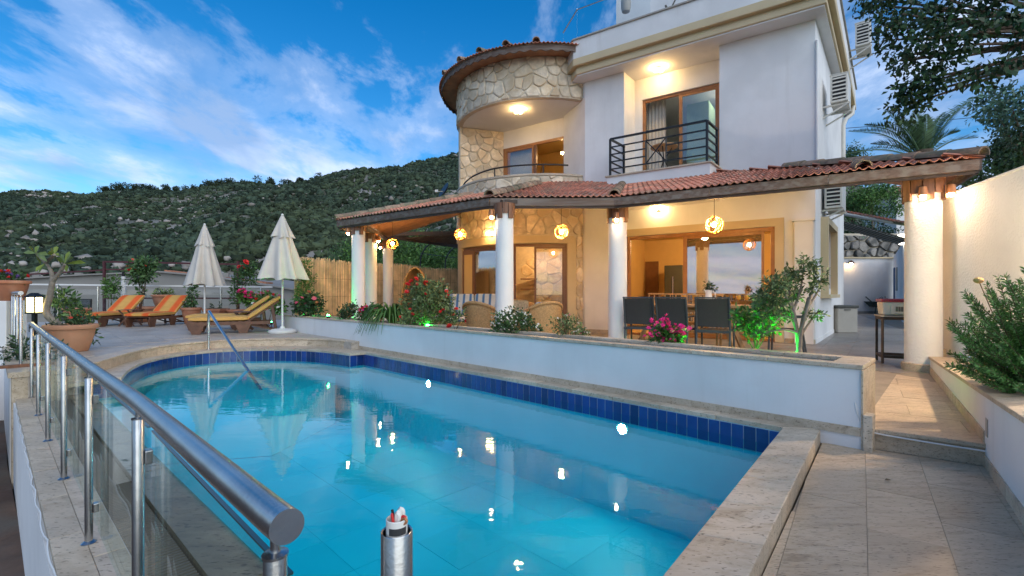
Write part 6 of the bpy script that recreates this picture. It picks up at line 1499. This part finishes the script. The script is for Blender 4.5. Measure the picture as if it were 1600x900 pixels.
# satellite dish
p = D(697, 299, 15.5); sd = thing('satellite_dish', 'dark satellite dish on a pole beside the tower', 'satellite dish', p)
m = MB().lathe([(.01, .0), (.12, .015), (.22, .06), (.27, .10)], (0, 0, 0), 22); M = Matrix.Translation(p) @ Matrix.Rotation(R(-150), 4, 'Z') @ Matrix.Rotation(R(62), 4, 'Y'); m.v = [tuple(M @ V(v)) for v in m.v]
ob('dish', m, 'black_metal', sd, smooth=1); ob('arm', MB().bar(p, p+V((-.25, -.22, -.05)), .02, .02), 'ac_white', sd); ob('lnb', MB().box(p+V((-.27, -.24, -.04)), (.1, .07, .07)), 'white_plastic', sd); ob('mast', MB().tube([p+V((.05, .05, -.02)), p+V((.25, .2, -.9))], .025, 8), 'ac_white', sd)
# ================================================================== side passage
bwl = thing('passage_wall', 'low white wall closing the end of the side passage', 'wall', (16, 24.5, 0))
y0 = 24.0; xa, xb = (1310-800)/F*y0, (1402-800)/F*y0; zt = CZ-(404-HY)/F*y0
ob('wall', MB().box(((xa+xb)/2, y0+.15, (zt+.1)/2), (xb-xa+.6, .3, zt-.1)), 'white_paint', bwl); ob('cap', MB().box(((xa+xb)/2, y0+.13, zt+.035), (xb-xa+.7, .42, .07)), 'cream_trim', bwl); ob('skirting', MB().box(((xa+xb)/2, y0-.01, Z_UP+.06), (xb-xa+.6, .018, .12)), 'grey_plastic', bwl)
rw = thing('rubble_wall', 'rough grey stone retaining wall above the passage wall', 'wall', (17, 25.5, 2)); rzt = CZ-(372-HY)/F*25.2
RWb = ob('wall', MB().box(((xa+xb)/2+.3, 25.5, (rzt+.5)/2+.5), (xb-xa+2.4, .5, rzt-1.0)), 'mortar', rw)
xq = (1300-800)/F*25.2; cladding(RWb, lambda u, v, d: V((xq+u, 25.245-d*2.2, zt-.2+v)), 4.6, rzt-zt+.35, .50, 21, mat='grey_stone', gap=.05, h=.09)
sw_ = thing('annex', 'white annexe wall with a blue door and dark tiled roof along the passage', 'building', (17, 20, 0))
p0, p1 = V(((1396-800)/F*23.9, 23.9)), V(((1424-800)/F*13.5, 13.5)); sdn = (p1-p0).normalized(); sn = V((sdn.y, -sdn.x)); sn = sn if sn.x > 0 else -sn
ob('wall', MB().obox(p0, p1, 0, 3.0, sn, 0, .25), 'white_paint', sw_)
ob('door', MB().obox(p0+sdn*.9, p0+sdn*1.9, Z_UP, 2.4, sn, -.04, -.001), 'blue_paint', sw_); ob('window_frame', MB().obox(p0+sdn*3.4, p0+sdn*4.6, 1.3, 2.3, sn, -.04, -.001), 'grey_plastic', sw_)
ea, eb = D(1314, 334, 17.5), D(1420, 354, 15.5); g2 = V((.35, 1, 0)).normalized()
def slab3(m, a, b, dep, rise, th): 
    q = [a, b, b+g2*dep+V((0, 0, rise)), a+g2*dep+V((0, 0, rise))]; return m.hexa(q, [p+V((0, 0, th)) for p in q])
ob('roof_lining', slab3(MB(), ea+V((0, 0, -.28)), eb+V((0, 0, -.42)), .95, -.05, .03), 'fascia_wood', sw_)
for k in range(22):
    t = k/21; a = lerp(ea, eb, t)+V((0, 0, lerp(-.29, -.43, t))); ob('lining_board', MB().bar(a, a+g2*.9+V((0, 0, -.05)), .10, .02), 'grey_plastic', sw_)
ob('roof', slab3(MB(), ea+V((0, .08, .03)), eb+V((0, .08, .03)), 3.2, .75, .06), 'mossy_tile', sw_)
for k in range(17):
    t = (k+.5)/17; a = lerp(ea, eb, t)+V((0, .0, .10))
    for r_ in range(3): place_tile(sw_, a+g2*.34*r_+V((0, 0, .08*r_)), g2+V((0, 0, .235)), V((-g2.y, g2.x, 0)))
ob('gutter', MB().tube([ea+V((-.1, -.06, .0)), eb+V((.2, -.06, .0))], .06, 10), 'ac_white', sw_, smooth=1)
def plain_lamp(name, label, p, kind, power, r, shade=True):
    t = thing(name, label, 'lamp', p); ob('bulb', MB().ball(p, r, 12, 8), glow(kind, power, r), t, smooth=3)
    if shade: ob('shade', MB().lathe([(.17, .02), (.06, .14), (.02, .17), (.05, .135), (.16, .02)], p, 16), 'brown_frame', t, smooth=.8); ob('bracket', MB().bar(p+V((0, 0, .15)), p+V((0, .22, .15)), .03, .03), 'black_metal', t)
    else:
        for zz in (0, ): ob('cage', MB().tube([p+V((-.20, -.19, 0)), p+V((.0, -.25, 0)), p+V((.2, -.19, 0))], .015, 6).tube([p+V((0, -.21, -.2)), p+V((0, -.25, 0)), p+V((0, -.21, .2))], .015, 6), 'grey_plastic', t)
    return t
plain_lamp('wall_lamp', 'shaded wall lamp on the white wall at the passage end', D(1330, 412, 23.75), 'soft', 26, .07); plain_lamp('bulkhead_lamp', 'round caged bulkhead lamp under the annexe eave', D(1409, 374, 16.6), 'white', 30, .19, False)
sb = thing('storage_box', 'beige plastic storage box with a dark lid against the side wall', 'storage box', (*G(1323, 522, Z_UP)[:2], Z_UP)); g0 = G(1323, 520, Z_UP+.0); rz = math.atan2(hs.y, hs.x)
ob('body', MB().box((g0.x, g0.y+.2, Z_UP+.32), (.54, .45, .64), R(3)), 'grey_plastic', sb, bevel=.02); ob('lid', MB().box((g0.x, g0.y+.2, Z_UP+.68), (.58, .5, .07), R(3)), 'dark_plastic', sb, bevel=.015); ob('handle', MB().box((g0.x, g0.y-.035, Z_UP+.60), (.16, .02, .025), R(3)), 'dark_plastic', sb)
# wheelbarrow
wb0 = G(1372, 490, Z_UP); wb = thing('wheelbarrow', 'dark green wheelbarrow at the end of the passage', 'wheelbarrow', (wb0.x, wb0.y, Z_UP)); x, y, z = wb0.x, wb0.y, Z_UP
ob('tray', MB().hexa([(x-.35, y-.25, z+.35), (x+.25, y-.25, z+.3), (x+.25, y+.25, z+.3), (x-.35, y+.25, z+.35)], [(x-.65, y-.38, z+.62), (x+.55, y-.38, z+.60), (x+.55, y+.38, z+.60), (x-.65, y+.38, z+.62)]), 'green_metal', wb)
ob('wheel', MB().lathe([(.01, -.05), (.17, -.05), (.19, 0), (.17, .05), (.01, .05)], (0, 0, 0), 18), 'black', wb, smooth=.7).matrix_basis = wm(wb) @ Matrix.Translation((.52, 0, .19)) @ Matrix.Rotation(R(90), 4, 'X')
for s in (-.25, .25): ob('handle', MB().tube([(x+.5, y+s*.3, z+.2), (x-.3, y+s, z+.42), (x-.85, y+s*1.2, z+.85)], .025, 8), 'green_metal', wb); ob('leg', MB().tube([(x-.3, y+s, z+.4), (x-.35, y+s, z)], .022, 8), 'green_metal', wb)
shrub('cut_branches', 'dry cut branches lying in the wheelbarrow', 'branches', (x, y, z+.6), [((x+.3, y, z+.66), .16), ((x+.1, y, z+.64), .14)], 160, .12, .03, 'twig')
# barbecue on a steel stand
q0 = V((4.93, 6.42)); bb = thing('barbecue', 'white and maroon portable barbecue on a dark steel stand behind the column', 'barbecue', (5.2, 7.4, Z_UP)); bx_, by_ = 5.62, 7.05; rz = R(50)
M = Matrix.Translation((5.46, 6.98, Z_UP)) @ Matrix.Rotation(R(-28), 4, 'Z') @ Matrix.Diagonal((.66, .9, 1, 1))
for a in (0, .72):
    for b in (0, .45): ob('stand_leg', MB().box((a, b, .34), (.045, .045, .68), M=M), 'dark_wood', bb)
for zz in (.66, .10):
    ob('stand_rail', MB().box((.36, 0, zz), (.72, .04, .04), M=M).box((.36, .45, zz), (.72, .04, .04), M=M).box((0, .225, zz), (.04, .45, .04), M=M), 'dark_wood', bb)
ob('stand_shelf', MB().box((.36, .225, .695), (.80, .52, .02), M=M), 'grey_plastic', bb)
ob('body', MB().hexa([M @ V(p) for p in ((.02, .02, .71), (.72, .02, .71), (.72, .43, .71), (.02, .43, .71))], [M @ V(p) for p in ((-.0, .0, .90), (.74, .0, .90), (.74, .45, .90), (.0, .45, .90))]), 'ac_white', bb, bevel=.015)
ob('lid', MB().box((.37, .225, .925), (.78, .48, .045), M=M), 'maroon', bb, bevel=.012)
ob('panel', MB().box((.30, -.006, .80), (.30, .012, .14), M=M), 'ac_white', bb, bevel=.01)
for k in range(5): ob('vent', MB().box((.24+.028*k, -.014, .80), (.014, .01, .07), M=M), 'black', bb)
# ================================================================== plants along the planter
ZSO = .575
def psh(name, label, cat, px, d, blobs, n, ln, wd, leaf, **kw):
    base = V(((px-800)/F*d, d, ZSO)); return shrub(name, label, cat, base, [(D(a, b, d+dd), r) for a, b, dd, r in blobs], n, ln, wd, leaf, **kw)
psh('pink_rose_bush', 'low rose bush with pink blooms at the far end of the planter', 'rose bush', 484, 11.3, [(478, 480, 0, .25), (492, 478, 0, .24), (486, 468, .1, .2), (468, 478, 0, .18)], 900, .085, .05, 'leaf_dark', fl=[('flower_pink', 10, .055), ('flower_orange', 3, .05)])
psh('round_shrub', 'small round dark shrub beside the front corner column', 'shrub', 544, 10.0, [(541, 488, 0, .15), (548, 484, 0, .16), (534, 492, 0, .10)], 520, .06, .03, 'leaf_dark')
psh('red_geranium', 'geranium with dark red flower heads beside the strap leaved plant', 'flowers', 578, 9.55, [(572, 488, 0, .14), (582, 484, 0, .12), (566, 494, 0, .1)], 420, .06, .045, 'leaf_mid', fl=[('flower_magenta', 14, .03), ('flower_red', 6, .035)])
# agapanthus: every strap leaf is its own part
ag = thing('agapanthus', 'arching clump of long strap leaves hanging over the planter edge', 'plant', (-2.15, 8.9, ZSO)); r_ = random.Random(5); agb = D(612, 502, 9.0); agb.z = ZSO
for k in range(110):
    a = r_.uniform(0, 2*math.pi); L = r_.uniform(.42, .72); rise = r_.uniform(.55, 1.1); pts = []
    for j in range(6):
        t = j/5; pts.append(agb+V((math.cos(a)*L*t*1.0, math.sin(a)*L*t*.8, L*rise*(t*2.7-t*t*3.0)+.02))+V((r_.uniform(-.04, .04), r_.uniform(-.04, .04), 0))*(1 if j == 0 else .0))
    tt = r_.uniform(-1, 1); side = V((-math.sin(a)*math.cos(tt), math.cos(a)*math.cos(tt), math.sin(tt))); w = r_.uniform(.018, .028); vs = []
    for j, p in enumerate(pts): ww = w*(1-.9*(j/5)**2.2); vs += [p-side*ww+V((0, 0, .004)), p-V((0, 0, .004)), p+side*ww+V((0, 0, .004))]
    ob('leaf', MB().add(vs, [(3*j+i, 3*j+i+1, 3*j+i+4, 3*j+i+3) for j in range(5) for i in (0, 1)]), random.choice(['leaf_mid', 'leaf_bright', 'leaf_bright', 'leaf_bright']), ag, smooth=2)
psh('oleander_bush', 'big loose bush with red and white flowers in front of the hooded seat', 'bush', 665, 8.4, [(655, 490, 0, .26), (680, 488, .1, .26), (645, 470, .1, .22), (668, 465, 0, .25), (692, 470, .1, .22), (660, 448, .1, .18), (685, 452, .2, .17), (640, 500, -.1, .17), (700, 495, 0, .18)], 4600, .075, .024, 'leaf_olive', fl=[('flower_red', 13, .04), ('flower_white', 6, .03), ('flower_orange', 4, .03)], stem_r=.014)
tr_ = [o for o in COL.objects if o.name.startswith('oleander_bush')][0]; flowers(tr_, 'flower_red', [D(px, py, 8.4) for px, py in ((664, 441), (662, 444), (650, 436), (643, 440), (637, 445), (700, 463), (668, 442))], .05, 7, 2)
psh('red_roses', 'few single red roses on thin stems before the wicker armchair', 'flowers', 712, 7.6, [(705, 498, 0, .08), (718, 496, 0, .10), (722, 488, 0, .08)], 130, .05, .025, 'leaf_mid', stem_r=.006)
tr_ = [o for o in COL.objects if o.name.startswith('red_roses')][0]; flowers(tr_, 'flower_red', [D(702, 510, 7.5), D(726, 502, 7.5), D(713, 483, 7.6)], .045, 9, 2)
psh('lantana_bush', 'spreading bush dotted with tiny white flowers in front of the wicker chairs', 'bush', 805, 6.9, [(785, 512, 0, .17), (808, 508, 0, .2), (826, 512, 0, .15), (800, 496, .1, .16), (780, 500, 0, .12), (818, 498, .1, .13), (838, 516, 0, .08)], 1500, .05, .024, 'leaf_mid', fl=[('flower_white', 60, .017)], stem_r=.008)
psh('sparse_lantana', 'thin sparse bush with few pale flowers before the white wall', 'bush', 888, 6.25, [(880, 512, 0, .12), (897, 510, 0, .12), (868, 506, .05, .09), (905, 520, 0, .09), (888, 500, .05, .1), (915, 522, 0, .06)], 520, .045, .02, 'leaf_olive', fl=[('flower_white', 14, .015), ('flower_pink', 3, .014)], stem_r=.007)
psh('bougainvillea', 'magenta bougainvillea with bright green leaves in front of the chairs', 'flowers', 1043, 5.35, [(1040, 522, 0, .10), (1028, 530, 0, .09), (1055, 530, 0, .10), (1045, 538, -.05, .10), (1034, 515, .02, .07)], 750, .055, .036, 'leaf_bright', fl=[('flower_magenta', 20, .030, .8)], stem_r=.008)
tr_ = [o for o in COL.objects if o.name.startswith('bougainvillea')][0]
flowers(tr_, 'flower_magenta', [D(px+random.uniform(-6, 6), py+random.uniform(-5, 5), 5.3+random.uniform(-.08, .05)) for px, py in [(1036, 497), (1040, 500), (1048, 508), (1052, 512), (1060, 514), (1066, 514), (1070, 512), (1022, 502), (1018, 518), (1013, 522), (1058, 520), (1064, 522), (1048, 516), (1054, 543), (1066, 546), (1046, 544), (1030, 506), (1072, 518), (1043, 504)] for _ in range(3)], .030, 4, 2)
# olive-like shrub
ol = thing('olive_shrub', 'slender multi stemmed olive shrub at the path end of the planter', 'shrub', (2.82, 4.62, ZSO)); dO = 4.42; ob0 = D(1249, 560, dO)
ob0.z = ZSO-.02
limbs = [[(1249, 545), (1246, 520), (1240, 485), (1232, 450), (1226, 425)], [(1249, 545), (1252, 515), (1262, 480), (1272, 440), (1268, 410)], [(1248, 530), (1262, 508), (1275, 490), (1283, 485)], [(1247, 525), (1238, 500), (1222, 495), (1210, 505)], [(1240, 485), (1250, 455), (1255, 425), (1256, 402)], [(1246, 520), (1232, 470), (1215, 450), (1200, 440)], [(1262, 480), (1278, 455), (1284, 430)], [(1240, 490), (1225, 478), (1190, 500)], [(1246, 520), (1225, 515), (1195, 520)]]
for i, L in enumerate(limbs):
    pts = catmull(([ob0] if i < 2 else [])+[D(a, b, dO+random.uniform(-.05, .05)*j) for j, (a, b) in enumerate(L)], 4); r0 = .030 if i < 2 else .013
    ob('branch', MB().tube(pts, [lerp(r0, .004, j/(len(pts)-1)) for j in range(len(pts))], 7), 'pale_bark', ol, smooth=1)
bl_ = [(1232, 430, .10), (1222, 445, .11), (1268, 420, .09), (1256, 408, .07), (1280, 438, .07), (1205, 445, .11), (1215, 470, .13), (1240, 460, .11), (1200, 480, .12), (1278, 492, .06), (1262, 490, .05), (1195, 518, .07), (1188, 460, .08), (1225, 490, .10), (1270, 450, .06), (1244, 430, .07), (1290, 425, .04)]
ob('foliage', np_mesh('foliage', *blob_leaves([(D(a, b, dO+random.uniform(-.12, .12)), r) for a, b, r in bl_], 2500, .044, .016, .5, .05, .1)), 'leaf_olive', ol)
psh('bright_shrub', 'low bright green shrub between the dining chairs and the olive shrub', 'shrub', 1180, 4.85, [(1165, 500, 0, .12), (1185, 495, .05, .13), (1200, 505, 0, .12), (1155, 492, .05, .08), (1178, 515, -.05, .10), (1205, 480, .1, .12), (1190, 470, .1, .09)], 1300, .052, .024, 'leaf_bright', stem_r=.008)
# rosemary in the raised bed
ro = thing('rosemary_bush', 'large spiky rosemary bush spilling over the raised bed', 'bush', (4.3, 3.6, .33)); lv_, lf_ = [], 0; parts_ = []
rb0 = V((4.15, 3.55, .36)); rr_ = random.Random(11); tips = [(1508, 455), (1482, 513), (1522, 480), (1540, 455), (1570, 437), (1590, 440), (1512, 500), (1495, 570), (1520, 568), (1545, 585), (1500, 530), (1530, 520), (1555, 500), (1575, 480), (1600, 470), (1610, 500), (1560, 550), (1590, 560), (1580, 590), (1620, 590), (1630, 450), (1640, 540), (1650, 490), (1530, 545), (1548, 470), (1600, 430), (1560, 600), (1600, 600), (1575, 530), (1610, 545), (1590, 515), (1630, 610), (1535, 500), (1515, 548), (1487, 560), (1550, 525), (1570, 565)]
sm = MB(); P_l, D_l = [], []
for (a, b) in tips:
    for q in range(3):
        dd = rr_.uniform(2.95, 3.9); tip = D(a+rr_.uniform(-12, 12), b+rr_.uniform(-12, 12), dd); mid = lerp(rb0, tip, .5)+V((rr_.uniform(-.08, .08), rr_.uniform(-.08, .08), rr_.uniform(-.08, .04)))
        pts = catmull([rb0+V((rr_.uniform(-.2, .2), rr_.uniform(-.3, .3), 0)), mid, tip], 8); sm.tube(pts, [lerp(.008, .002, j/(len(pts)-1)) for j in range(len(pts))], 5)
        L = sum((x-y).length for x, y in zip(pts, pts[1:])); npt = int(L/.0034)
        for j in range(npt):
            t = .28+.72*j/npt; f = t*(len(pts)-1); k = min(int(f), len(pts)-2); p = lerp(pts[k], pts[k+1], f-k); ax = (pts[k+1]-pts[k]).normalized()
            u = ax.orthogonal().normalized(); w = ax.cross(u); an = rr_.uniform(0, 6.28); dv = (u*math.cos(an)+w*math.sin(an))*.8+ax*.75
            P_l.append(tuple(p)); D_l.append(tuple(dv.normalized()))
nL = len(P_l); ob('stems', sm, 'twig', ro); ob('foliage', np_mesh('foliage', *leaf_arrays(np.array(P_l), np.array(D_l), .032+.014*rng.random(nL), .0065+.0025*rng.random(nL), .1)), 'leaf_rosemary', ro)
p = D(1529, 438, 4.2); sh = thing('dry_seed_head', 'round brown dry seed head above the rosemary', 'flower', p); ob('head', MB().ball(p, .035, 12, 8, sc=(1.1, 1, .8)), 'wicker', sh, smooth=2); ob('stalk', MB().tube([p, p+V((.05, -.1, -.35)), p+V((.08, -.15, -.75))], .004, 5), 'twig', sh)
p = D(1530, 566, 4.6); hb = thing('garden_hose', 'coil of blue garden hose lying on the raised bed', 'hose', (p.x, p.y, .37)); ob('coil', MB().tube([V((p.x+.16*math.cos(a)*(1-.01*k), p.y+.16*math.sin(a), .352+.004*k)) for k, a in enumerate(np.linspace(0, 14, 50))], .011, 6), 'blue_paint', hb, smooth=1)
# climbing greenery by the fence, lit green from below
shrub('fence_bush', 'bright feathery bush at the near end of the reed fence', 'bush', (*D(480, 480, 12.4)[:2], Z_DECK), [(D(478, 415, 12.5), .18), (D(472, 430, 12.4), .18), (D(483, 435, 12.5), .18), (D(475, 450, 12.4), .2), (D(470, 465, 12.4), .2)], 900, .10, .02, 'leaf_bright')
for nm_, px, py, d in (('green bushes behind', 640, 405, 22), ('second', 690, 415, 23), ('third', 600, 400, 24), ('fourth', 730, 400, 25), ('fifth', 560, 405, 27)):
    c = D(px, py, d); lab = {'green bushes behind': 'bright green garden tree rising behind the reed fence hoops', 'second': 'leafy tree behind the reed fence next to the tower', 'third': 'rounded tree behind the rear porch columns', 'fourth': 'dense tree hidden partly behind the tower', 'fifth': 'dark tree behind the reed fence near the parasol'}[nm_]
    t = thing('garden_tree', lab, 'tree', (c.x, c.y, -1.2)); bl = [(c+V((random.uniform(-1.6, 1.6), random.uniform(-1, 1), random.uniform(-.9, .9))), random.uniform(.6, 1.0)) for _ in range(12)]
    ob('trunk', MB().tube([(c.x, c.y, -1.3), (c.x+.1, c.y, .2), (c.x, c.y, c.z)], [.14, .11, .05], 8), 'bark', t); stems((c.x, c.y, .2), bl, .05, 5, 'bark', t, k=6, name='limb')
    ob('crown', np_mesh('crown', *blob_leaves(bl, 5200, .13, .065, .5, .1, .3)), 'leaf_bright' if nm_ != 'fifth' else 'leaf_mid', t)
# ---- green garden spotlights
def spot(px, py, d, z, label, power=9):
    p = V(((px-800)/F*d, d, z)); t = thing('garden_spotlight', label, 'spotlight', p, group='green garden spotlights')
    ob('body', MB().lathe([(.03, -.05), (.045, .0), (.045, .02), (.035, .02), (.032, -.0)], p, 14), 'black', t); ob('spike', MB().tube([p+V((0, 0, -.05)), p+V((0, 0, -.14))], .008, 6), 'black', t)
    ob('lens', MB().ball(p+V((0, 0, .012)), .03, 10, 6), glow('green', power, .03), t, smooth=3)
spot(513, 491, 10.35, .68, 'green garden spotlight shining at the far end of the planter', 45)
spot(668, 508, 8.35, .60, 'green garden spotlight under the red flowered bush', 16)
spot(1222, 553, 4.52, .56, 'assumed green garden spotlight beside the olive shrub trunk', 60)  # lamp assumed from the green glow on the coping
spot(1090, 545, 5.25, .56, 'green garden spotlight behind the bougainvillea', 22)
spot(466, 480, 12.2, .55, 'green garden spotlight under the feathery bush by the fence', 22)
spot(424, 486, 12.6, .40, 'green garden spotlight among the pink geraniums', 5)
p = lerp(ea, eb, .9); sp_ = thing('assumed_gutter_spotlight', 'assumed green spotlight lighting the annexe gutter', 'spotlight', (p.x, p.y-.3, p.z-.16)); ob('lens', MB().ball((p.x, p.y-.35, p.z-.10), .03, 8, 6), glow('green', 1.6, .03), sp_)  # no lamp seen here, assumed from the green lit gutter
# ================================================================== big trees on the right
ot = thing('overhanging_tree', 'dark leafy tree reaching over the top corner of the house', 'tree', (8.6, 6.6, -.3))
tips = [(1360, 8, 7.2), (1385, 30, 7.0), (1410, 22, 6.6), (1445, 10, 6.8), (1480, 30, 6.5), (1400, 62, 6.8), (1425, 85, 6.7), (1450, 60, 6.3), (1405, 95, 6.6), (1470, 95, 6.5), (1500, 70, 6.1), (1530, 50, 6.2), (1560, 30, 6.3), (1590, 60, 6.0), (1520, 118, 6.2), (1570, 100, 6.0), (1600, 20, 6.2), (1410, 140, 6.7), (1430, 150, 6.6), (1415, 165, 6.7), (1440, 125, 6.5), (1465, 130, 6.4), (1630, 60, 6.0), (1380, 0, 7.0), (1420, -20, 6.8), (1500, -20, 6.4), (1570, -30, 6.2), (1480, 55, 6.3), (1455, 30, 6.5), (1395, 45, 7.0), (1350, -10, 7.2), (1640, 10, 6.2), (1540, 10, 6.4)]
bl = [(D(a, b, d), random.uniform(.17, .30)) for a, b, d in tips]
crown = V((8.3, 6.4, 4.6)); ob('trunk', MB().tube(catmull([V((8.8, 6.7, -.5)), V((8.75, 6.6, 1.6)), V((8.5, 6.5, 3.4)), crown], 5), [lerp(.2, .12, i/15) for i in range(16)], 12), 'bark', ot, smooth=1)
stems(crown, bl, .045, 6, 'bark', ot, wob=.1, name='limb'); ob('crown', np_mesh('crown', *blob_leaves(bl+[(V((8.4, 6.4, 5.0)), .9)], 5200, .085, .048, .45, .35, .2)), 'leaf_tree', ot)
def bush_tree(name, label, c, n_bl, spread, rad, n, ln, wd, leaf, z0=-1, trunk=.1):
    c = V(c); t = thing(name, label, 'tree', (c.x, c.y, z0)); bl = [(c+V((random.uniform(-1, 1)*spread[0], random.uniform(-1, 1)*spread[1], random.uniform(-1, 1)*spread[2])), random.uniform(*rad)) for _ in range(n_bl)]
    ob('trunk', MB().tube([(c.x, c.y, z0), (c.x+.08, c.y, (z0+c.z)/2), (c.x, c.y, c.z)], [trunk, trunk*.8, trunk*.4], 8), 'bark', t); stems((c.x, c.y, (z0+c.z)/2), bl, trunk*.4, 5, 'bark', t, k=7, name='limb')
    ob('crown', np_mesh('crown', *blob_leaves(bl, n, ln, wd, .5, .15, .3)), leaf, t); return t
bush_tree('garden_tree', 'blue green leafy tree above the boundary wall at the picture edge', D(1632, 205, 9.0), 12, (.75, .6, .75), (.3, .5), 4200, .10, .045, 'leaf_blue', 1.0)
bush_tree('garden_tree', 'dark leafy tree top rising over the boundary wall', D(1636, 238, 8.2), 10, (.6, .5, .6), (.25, .4), 3600, .09, .04, 'leaf_tree', 1.0)
bush_tree('garden_tree', 'green bush between the porch roof end and boundary wall', D(1550, 275, 8.6), 8, (.45, .4, .35), (.2, .35), 2400, .08, .035, 'leaf_mid', 1.0)
bush_tree('garden_tree', 'bright leafy tree above the annexe roof', D(1362, 312, 29), 14, (1.5, 1.0, .8), (.5, .8), 6000, .15, .07, 'leaf_bright', 1.0)
bush_tree('garden_tree', 'dark hedge like tree above the rubble wall', D(1350, 362, 26.8), 12, (2.2, .6, .4), (.5, .8), 4000, .15, .07, 'leaf_dark', 1.5)
bush_tree('garden_tree', 'leafy tree behind the palm', D(1555, 240, 17), 9, (1.0, .8, .5), (.4, .6), 3000, .13, .05, 'leaf_tree', 1.0)
bush_tree('garden_tree', 'green tree peeping between palm and house', D(1330, 262, 31), 10, (1.2, .8, 1.0), (.5, .8), 3600, .15, .06, 'leaf_mid', 1.0)
# palm
pc = D(1442, 246, 14.5); pm = thing('palm_tree', 'palm with feathery arching fronds behind the porch roof', 'palm tree', (pc.x, pc.y, 0)); ob('trunk', MB().lathe([(.26, 0), (.22, 1.5), (.20, pc.z-.3), (.26, pc.z)], (pc.x, pc.y, .2), 14, fr=lambda a, z: 1+.06*math.sin(z*30)), 'bark', pm, smooth=1)
def frond(p0, tip, sag, parent, nl=46, wl=.42):
    mid = lerp(p0, tip, .5)+V((0, 0, sag)); pts = catmull([p0, mid, tip], 10); m = MB().tube(pts, [lerp(.028, .005, i/(len(pts)-1)) for i in range(len(pts))], 5)
    for j in range(nl):
        t = .16+.84*j/nl; f = t*(len(pts)-1); k = min(int(f), len(pts)-2); p = lerp(pts[k], pts[k+1], f-k); ax = (pts[k+1]-pts[k]).normalized(); sd = ax.cross(V((0, 0, 1)));
        sd = sd.normalized() if sd.length > .1 else V((1, 0, 0)); up_ = sd.cross(ax)
        for s in (-1, 1):
            L = wl*math.sin(math.pi*(.12+.85*t))*random.uniform(.85, 1.1); dv = (sd*s*.8+ax*.62+up_*random.uniform(.15, .45)).normalized(); w = .016; b = p+dv*L+V((0, 0, -.06*L)); n_ = dv.cross(ax).normalized()
            sv = n_.cross(dv)*w; mm = lerp(p, b, .4); m.add([p, mm+sv, b, mm-sv], [(0, 1, 2, 3)])
    return ob('frond', m, 'leaf_palm', parent)
for (px, py, dd, sag) in ((1325, 205, 0, .30), (1322, 240, -.5, .2), (1350, 195, .4, .3), (1385, 172, .3, .1), (1400, 185, -.4, .15), (1428, 172, .4, .05), (1448, 178, -.3, .05), (1476, 175, .3, .05), (1535, 146, .2, .35), (1512, 160, .5, .2), (1500, 205, -.5, .2), (1360, 225, .8, .15), (1528, 215, .4, .2), (1462, 190, .9, 0), (1410, 200, 1.0, .05)):
    frond(pc+V((0, 0, -.05)), D(px, py, 14.5+dd), sag, pm)
pw_ = thing('power_line', 'thin overhead power line crossing behind the palm', 'cable', D(1440, 190, 30)); ob('wire', MB().tube([D(1300, 202, 30), D(1420, 193, 30), D(1560, 180, 30), D(1700, 168, 30)], .018, 5), 'black', pw_)
nh = thing('hill_house', 'white house with a red roof among trees behind the annexe', 'house', D(1405, 310, 32)); c = D(1398, 312, 32)
ob('wall', MB().box((c.x+.6, c.y, c.z-1.2), (3.4, 3, 2.6)), 'white_paint', nh); ob('roof', MB().hexa([(c.x-1.6, c.y-2, c.z+.1), (c.x+3, c.y-2, c.z+.1), (c.x+3, c.y+2, c.z+.1), (c.x-1.6, c.y+2, c.z+.1)], [(c.x, c.y-.2, c.z+.9), (c.x+1.6, c.y-.2, c.z+.9), (c.x+1.6, c.y+.2, c.z+.9), (c.x, c.y+.2, c.z+.9)]), 'terracotta', nh)
# assumed wall lamp out of view, dead leaf on the path
assumed_lamp_p = V((4.80, 3.95, 1.95)); assumed_lamp = thing('wall_lamp', 'assumed wall lamp, out of view, on the boundary wall above the rosemary', 'lamp', assumed_lamp_p); ob('bulb', MB().ball(assumed_lamp_p, .05, 12, 8), glow('peach', 330, .05), assumed_lamp, smooth=3); ob('bracket', MB().bar(assumed_lamp_p+V((.03, 0, .07)), assumed_lamp_p+V((.22, -.08, .07)), .03, .03), 'black_metal', assumed_lamp); ob('shade', MB().lathe([(.10, .05), (.05, .12), (.02, .14), (.04, .11), (.095, .05)], assumed_lamp_p, 16), 'copper', assumed_lamp, smooth=.8)  # added lamp outside the view, assumed from warm light on path and wall
dl = thing('fallen_leaf', 'single dry leaf lying on the pool path', 'leaf', (*G(1382, 750, 0)[:2], .004)); g0 = G(1382, 750, .006); ob('blade', MB().add([g0, g0+V((.02, .012, .006)), g0+V((.045, .0, .002)), g0+V((.02, -.012, .005))], [(0, 1, 2, 3)]), 'twig', dl)
